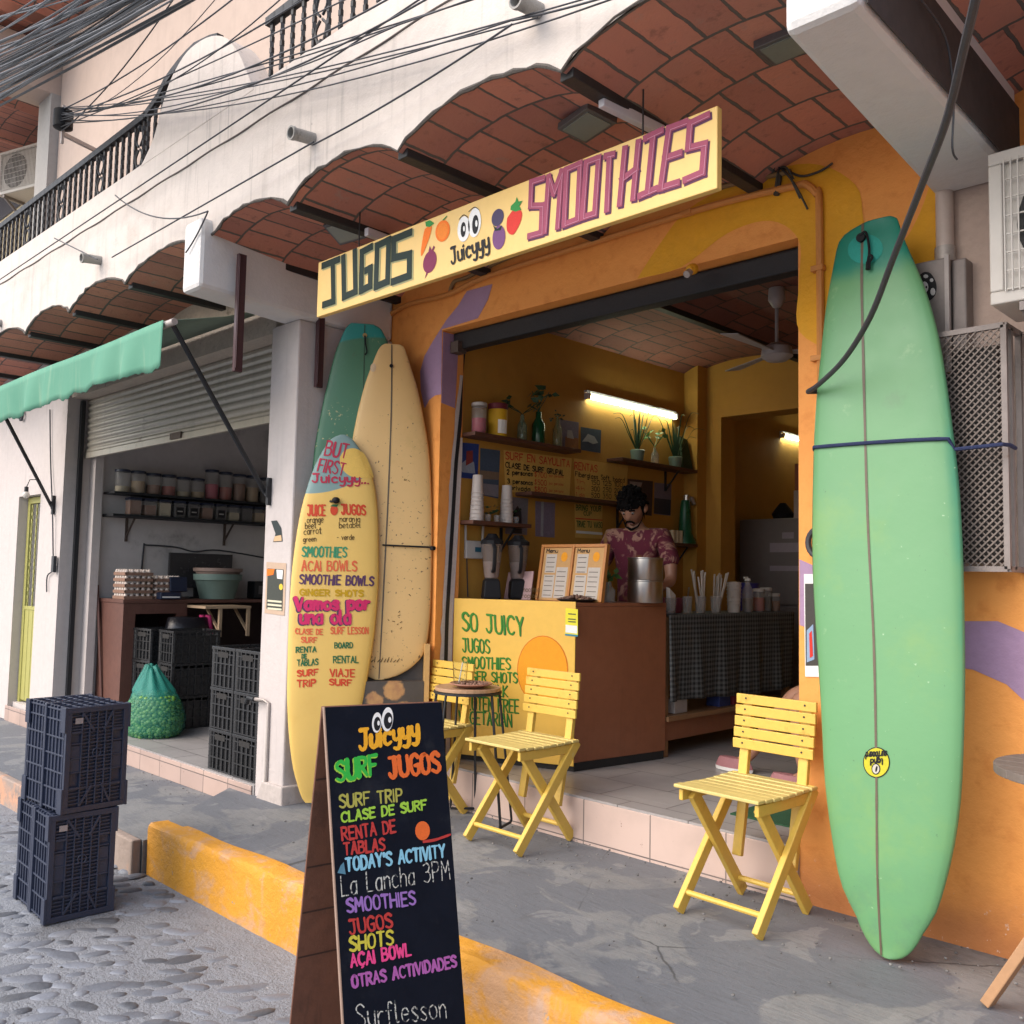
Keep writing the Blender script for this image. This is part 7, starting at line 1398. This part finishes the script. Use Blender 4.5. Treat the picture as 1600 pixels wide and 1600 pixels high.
def person(name_label, loc, rz, body_pts, body_edges, head_c, fwd, pitch, sc_, shirt, hair=True, beard=False, extra=None):
    t = thing('person', name_label, 'person', loc, rz, 'people in the juice shop')
    nm = skinned('body', body_pts, body_edges, m_skin, t); mb = MB(); mb.add([v.co.copy() for v in nm.vertices], [tuple(p.vertices) for p in nm.polygons])
    r_, f, up = head_mesh(mb, head_c, fwd, sc_, pitch); hc = Vector(head_c)
    mb.build('body', m_skin, t, local=True, smooth='all')
    P_ = lambda x, y, z: hc+sc_*(r_*x+f*y+up*z)
    mb = MB()
    for sd in (-1, 1): mb.ball(P_(sd*.030, .083, .006), .0115*sc_, 6)
    mb.build('eyes', P('eye_white_grey', (.30, .26, .24)), t, local=True, smooth='all')
    mb = MB()
    for sd in (-1, 1): mb.ball(P_(sd*.030, .0905, .004), .0065*sc_, 5); mb.tube([P_(sd*.014, .099, .027), P_(sd*.03, .098, .032), P_(sd*.05, .088, .026)], .0055*sc_, 5)
    mb.build('brows', m_hair, t, local=True)
    mb = MB(); mb.tube([P_(-.022, .090, -.066), P_(0, .098, -.063), P_(.022, .090, -.066)], .006*sc_, 5); mb.build('lips', M('lip', (.24, .09, .075), .5), t, local=True)
    mb = MB(); ny, nx = 14, 26; rh = random.Random(5); rows = []
    for i in range(ny+1):
        el = R(-35)+(R(90)-R(-35))*i/ny; row = []
        for j in range(nx+1):
            a = 2*math.pi*j/nx; x, y, z = math.cos(el)*math.cos(a), math.cos(el)*math.sin(a), math.sin(el)
            lim = .30 if y > .25 else (.02 if abs(x) > .8 and y > -.2 else -.6)
            zz = max(z, lim*(1 if y > .25 else 1)); k = 1.12+.07*rh.random()
            if zz > z: q = math.sqrt(max(0, 1-zz*zz)); n_ = math.hypot(x, y) or 1; x, y = x/n_*q, y/n_*q; k = 1.06
            row.append(P_(x*.082*k, y*.100*k-.004, zz*.122*k+.004))
        rows.append(row)
    mb.sheet(rows)
    for i in range(170):
        p_ = rows[rh.randint(4, ny)][rh.randint(0, nx)]; mb.ball(p_+Vector((rh.uniform(-.008, .008), rh.uniform(-.008, .008), rh.uniform(-.004, .010))), rh.uniform(.009, .02), 5, rh.uniform(.7, 1.2))
    mb.build('hair', m_hair, t, local=True, smooth='all')
    if beard:
        mb = MB()
        for sd in (-1, 1): mb.tube([P_(sd*.074, .012, -.02), P_(sd*.068, .035, -.065), P_(sd*.042, .075, -.10), P_(0, .094, -.112)], [.002*sc_, .003*sc_, .006*sc_, .010*sc_], 7); mb.tube([P_(sd*.03, .090, -.068), P_(sd*.015, .099, -.050), P_(0, .102, -.048)], .0065*sc_, 6)
        mb.build('beard', m_hair, t, local=True, smooth='all')
    if shirt: shirt(t)
    if extra: extra(t)
    return t
def m_tie_():
    t = NT('tie_dye_cotton'); n = t.noise(7, 4, .6, dist=1.6); c = t.mix(t.step(n, .50, .60), (.11, .012, .03), (.32, .17, .13)); c = t.mix(t.step(t.noise(16, 4, off=(4, 2, 1)), .55, .62), c, (.10, .015, .03)); c = t.mix(t.step(t.noise(5, 2, off=(9, 2, 1)), .58, .68), c, (.28, .15, .045)); return t.fin(c, .9)
m_tie = m_tie_()
# man at the counter, looking down; local frame: -y is the way he faces, origin at his feet
def hand(pts, edges, w_i, wrist, d, n, up):
    """palm and five bent fingers growing from vertex w_i"""
    d = Vector(d).normalized(); s_ = Vector(n).normalized(); up = Vector(up).normalized(); w = Vector(wrist)
    pts.append((*(w+d*.055), (.026, .017))); pm = len(pts)-1; edges.append((w_i, pm))
    for k, (o_, ln) in enumerate(((-.030, .075), (-.010, .088), (.011, .082), (.031, .064))):
        b = w+d*.095+s_*o_; m1 = b+d*ln*.5-up*.010; m2 = b+d*ln*.85-up*.035
        i = len(pts); pts += [(*b, .0105), (*m1, .0095), (*m2, .0075)]; edges += [(pm, i), (i, i+1), (i+1, i+2)]
    b = w+d*.035-s_*.036; i = len(pts); pts += [(*b, .012), (*(b+d*.035-s_*.022-up*.006), .0105), (*(b+d*.062-s_*.020-up*.016), .0085)]; edges += [(w_i, i), (i, i+1), (i+1, i+2)]
pts = [(0, .02, 1.05, (.165, .115)), (0, .015, 1.25, (.15, .105)), (0, .0, 1.45, (.175, .12)), (0, .0, 1.58, (.12, .09)), (0, -.03, 1.66, (.062, .062)), (0, -.06, 1.74, (.058, .06)),
  (-.20, .0, 1.585, (.075, .075)), (-.275, -.01, 1.42, (.056, .056)), (-.30, -.06, 1.25, (.047, .047)), (-.24, -.24, 1.20, (.036, .036)), (-.19, -.33, 1.20, (.027, .024)),
  (.20, .0, 1.585, (.075, .075)), (.275, -.01, 1.42, (.056, .056)), (.30, -.06, 1.25, (.047, .047)), (.24, -.24, 1.20, (.036, .036)), (.19, -.33, 1.20, (.027, .024)),
  (-.10, .03, .92, (.10, .10)), (-.11, .02, .52, (.065, .065)), (-.11, .04, .10, (.045, .045)), (-.12, -.12, .04, (.04, .035)), (.10, .03, .92, (.10, .10)), (.11, .02, .52, (.065, .065)), (.11, .04, .10, (.045, .045)), (.12, -.12, .04, (.04, .035))]
ed = [(0, 1), (1, 2), (2, 3), (3, 4), (4, 5), (3, 6), (6, 7), (7, 8), (8, 9), (9, 10), (3, 11), (11, 12), (12, 13), (13, 14), (14, 15), (0, 16), (16, 17), (17, 18), (18, 19), (0, 20), (20, 21), (21, 22), (22, 23)]
hand(pts, ed, 10, (-.19, -.33, 1.20), (.35, -.94, 0), (-.94, -.35, 0), (0, 0, 1)); hand(pts, ed, 15, (.19, -.33, 1.20), (-.35, -.94, 0), (.94, -.35, 0), (0, 0, 1))
def shirt1(t):
    sp_ = [(0, .02, .98, (.19, .135)), (0, .02, 1.12, (.18, .13)), (0, .015, 1.25, (.17, .122)), (0, 0, 1.45, (.195, .135)), (0, 0, 1.585, (.135, .102)), (0, -.02, 1.645, (.082, .08)), (-.205, 0, 1.59, (.092, .09)), (-.27, -.008, 1.45, (.080, .08)), (-.292, -.03, 1.36, (.078, .076)), (.205, 0, 1.59, (.092, .09)), (.27, -.008, 1.45, (.080, .08)), (.292, -.03, 1.36, (.078, .076))]
    nm = skinned('shirt', sp_, [(0, 1), (1, 2), (2, 3), (3, 4), (4, 5), (4, 6), (6, 7), (7, 8), (4, 9), (9, 10), (10, 11)], m_tie, t); mb = MB(); mb.add([v.co.copy() for v in nm.vertices], [tuple(p.vertices) for p in nm.polygons]); mb.build('shirt', m_tie, t, local=True, smooth='all')
    sp_ = [(0, .02, 1.0, (.175, .125)), (-.10, .03, .90, (.115, .112)), (-.11, .02, .50, (.085, .085)), (.10, .03, .90, (.115, .112)), (.11, .02, .50, (.085, .085))]
    nm = skinned('shorts', sp_, [(0, 1), (1, 2), (0, 3), (3, 4)], m_tie, t); mb = MB(); mb.add([v.co.copy() for v in nm.vertices], [tuple(p.vertices) for p in nm.polygons]); mb.build('shorts', M('dark_shorts', (.03, .03, .04), .9), t, local=True, smooth='all')
person('man with dark hair and beard in maroon tie dye shirt looking down at counter', (-4.40, 5.86, .245), R(16), pts, ed, (0, -.105, 1.815), (0, -1, 0), R(32), 1.17, shirt1, beard=True)
# customer seated behind the right pier: only a leg and shoe show
m_sh = M('pink_canvas_shoe', (.36, .16, .17), .7, .15, 20)
pts = [(0, .0, .56, (.15, .13)), (0, .03, .78, (.135, .10)), (0, .05, .98, (.16, .11)), (0, .05, 1.10, (.10, .08)), (0, .03, 1.18, (.055, .055)), (0, .01, 1.25, (.052, .052)),
  (-.18, .05, 1.10, (.06, .06)), (-.23, .02, .92, (.047, .047)), (-.24, -.02, .76, (.040, .040)), (-.15, -.14, .68, (.03, .03)), (-.10, -.20, .67, (.024, .022)), (.18, .05, 1.10, (.06, .06)), (.23, .02, .92, (.047, .047)), (.24, -.02, .76, (.040, .040)), (.15, -.14, .68, (.03, .03)), (.10, -.20, .67, (.024, .022)),
  (-.09, -.08, .55, (.095, .09)), (-.11, -.55, .56, (.07, .07)), (-.11, -.66, .44, (.055, .058)), (-.11, -.78, .29, (.057, .06)), (-.11, -.92, .10, (.036, .038)), (-.11, -1.02, .045, (.036, .03)), (-.11, -1.13, .035, (.034, .024)), (.09, -.08, .55, (.095, .09)), (.11, -.44, .56, (.07, .07)), (.11, -.44, .44, (.055, .058)), (.11, -.42, .28, (.057, .06)), (.11, -.40, .10, (.036, .038)), (.11, -.50, .045, (.036, .03)), (.11, -.61, .035, (.034, .024))]
ed = [(0, 1), (1, 2), (2, 3), (3, 4), (4, 5), (3, 6), (6, 7), (7, 8), (8, 9), (9, 10), (3, 11), (11, 12), (12, 13), (13, 14), (14, 15), (0, 16), (16, 17), (17, 18), (18, 19), (19, 20), (20, 21), (21, 22), (0, 23), (23, 24), (24, 25), (25, 26), (26, 27), (27, 28), (28, 29)]
hand(pts, ed, 10, (-.10, -.20, .67), (.3, -.95, -.1), (-.95, -.3, 0), (0, 0, 1)); hand(pts, ed, 15, (.10, -.20, .67), (-.3, -.95, -.1), (.95, -.3, 0), (0, 0, 1))
def cloth2(t):
    for sp_, e_, nmx, m in (([(0, .0, .52, (.165, .14)), (0, .03, .78, (.155, .118)), (0, .05, .98, (.178, .125)), (0, .05, 1.11, (.115, .09)), (-.185, .05, 1.105, (.075, .075)), (-.225, .03, .97, (.065, .065)), (.185, .05, 1.105, (.075, .075)), (.225, .03, .97, (.065, .065))], [(0, 1), (1, 2), (2, 3), (3, 4), (4, 5), (3, 6), (6, 7)], 'shirt', M('white_tee', (.5, .48, .46), .9)), ([(0, .0, .57, (.165, .14)), (-.09, -.08, .555, (.108, .102)), (-.10, -.28, .56, (.095, .09)), (.09, -.08, .555, (.108, .102)), (.10, -.28, .56, (.095, .09))], [(0, 1), (1, 2), (0, 3), (3, 4)], 'shorts', M('dark_shorts', (.03, .03, .04), .9))):
        nm = skinned(nmx, sp_, e_, m, t); mb = MB(); mb.add([v.co.copy() for v in nm.vertices], [tuple(p.vertices) for p in nm.polygons]); mb.build(nmx, m, t, local=True, smooth='all')
    for x, y in ((-.11, -.92), (.11, -.40)):
        mb = MB(); mb.lathe([(.002, -.0), (.055, .0), (.058, .03), (.050, .07), (.045, .085), (.002, .09)], (x, y-.10, .003), 16, sx=.85, sy=2.4); mb.build('shoe', m_sh, t, local=True, smooth=True); mb = MB(); mb.lathe([(.057, 0), (.060, .022)], (x, y-.10, .002), 16, sx=.85, sy=2.4); mb.build('sole', m_whitep, t, local=True, smooth=True)
CX, CY, CR = -2.34, 5.46, R(-90)
person('seated customer in shorts and pink shoes mostly hidden behind the right pier', (CX, CY, .245), CR, pts, ed, (0, -.02, 1.36), (0, -1, 0), R(5), 1.1, cloth2)
st = thing('stool', 'dark wooden stool under the seated customer', 'stool', (CX, CY, .245), CR); mb = MB(); mb.lathe([(.19, .40), (.19, .43), (.0, .432)], n=20); mb.build('seat', m_bar, st, local=True)
for sx in (-1, 1):
    for sy in (-1, 1): mb = MB(); mb.tube([(sx*.10, sy*.10, .40), (sx*.17, sy*.17, .0)], .017, 8); mb.build('leg', m_bar, st, local=True)
# ------------------------------------------------------------------ overhead cables
rc = random.Random(21); n_c = 0
def cable(p, q, sag, r_, lab='black overhead cable strung in the dense bundle above the balcony', grp='overhead cables in the bundle'):
    mb = MB(); mb.tube(catenary(p, q, sag), r_, 5); tag(mb.build('overhead_cable', m_cab, smooth=True), lab, 'cable', grp)
for k in range(44):
    u0 = rc.uniform(-60, -5); v0 = 60+k*2.9+rc.uniform(-8, 8); u1 = 215+k*2.3+rc.uniform(-60, 40); v1 = rc.uniform(-30, -6)
    if k < 10: v0 = rc.uniform(20, 110); u1 = rc.uniform(60, 230)
    p = at(u0, v0, 'y', 2.30+rc.uniform(-.1, .1)); q = at(u1+70, v1-48, 'y', 1.75+rc.uniform(-.15, .15)); cable(p, q, rc.uniform(0, .05), rc.choice((.0045, .006, .007, .009)))
hook = at(99, 187, 'y', 2.62)
for k in range(15):
    u1 = 330+k*62+rc.uniform(-15, 15); v1 = -30+0*k
    tgt = [(290, -30), (360, -30), (400, -30), (470, -30), (520, -30), (600, -30), (640, -20), (700, -20), (620, 40), (760, -10), (800, -20), (835, 20), (960, -15), (840, 28), (1010, -20)][k]
    cable(hook+Vector((0, rc.uniform(-.04, .0), rc.uniform(-.10, .10))), at(*tgt, 'y', 2.45 if k < 11 else 2.62), rc.uniform(.02, .22), rc.choice((.003, .004, .005)), 'thin cable fanning out from the round insulator across the parapet', 'cables fanning from the insulator')
for a, b, s_ in (((-5, 440), (672, -12), .0), ((175, 402), (490, 222), .0), ((490, 226), (800, 38), .02), ((85, 372), (152, 405), .0), ((180, 305), (325, 330), .10), ((325, 330), (290, 395), .02), ((800, 32), (1000, -22), .01)):
    cable(at(*a, 'y', 2.62), at(*b, 'y', 2.60), s_, .005, 'single thin cable clipped along the cream parapet', 'single cables along the parapet')
ins = thing('insulator', 'round dark cable insulator fixed at the far end of the balcony', 'insulator', hook); mb = MB(); mb.lathe([(.03, -.09), (.075, -.07), (.075, .07), (.03, .09)], hook, 14); mb.build('spool', m_blackp, ins, smooth=True); mb = MB(); mb.bar(hook+ZV*-.12, hook+Vector((-.1, .3, -.12)), .03, .03); mb.bar(hook-ZV*.2, hook+ZV*.12, .02, .02); mb.build('bracket', m_galv, ins)
# ------------------------------------------------------------------ bring the 1.15x layout to real metres
for o in C.objects:
    if o.parent is None and o.type in ('MESH', 'EMPTY'):
        if o.rotation_mode != 'QUATERNION': pass
        o.location = o.location*K; o.scale = o.scale*K
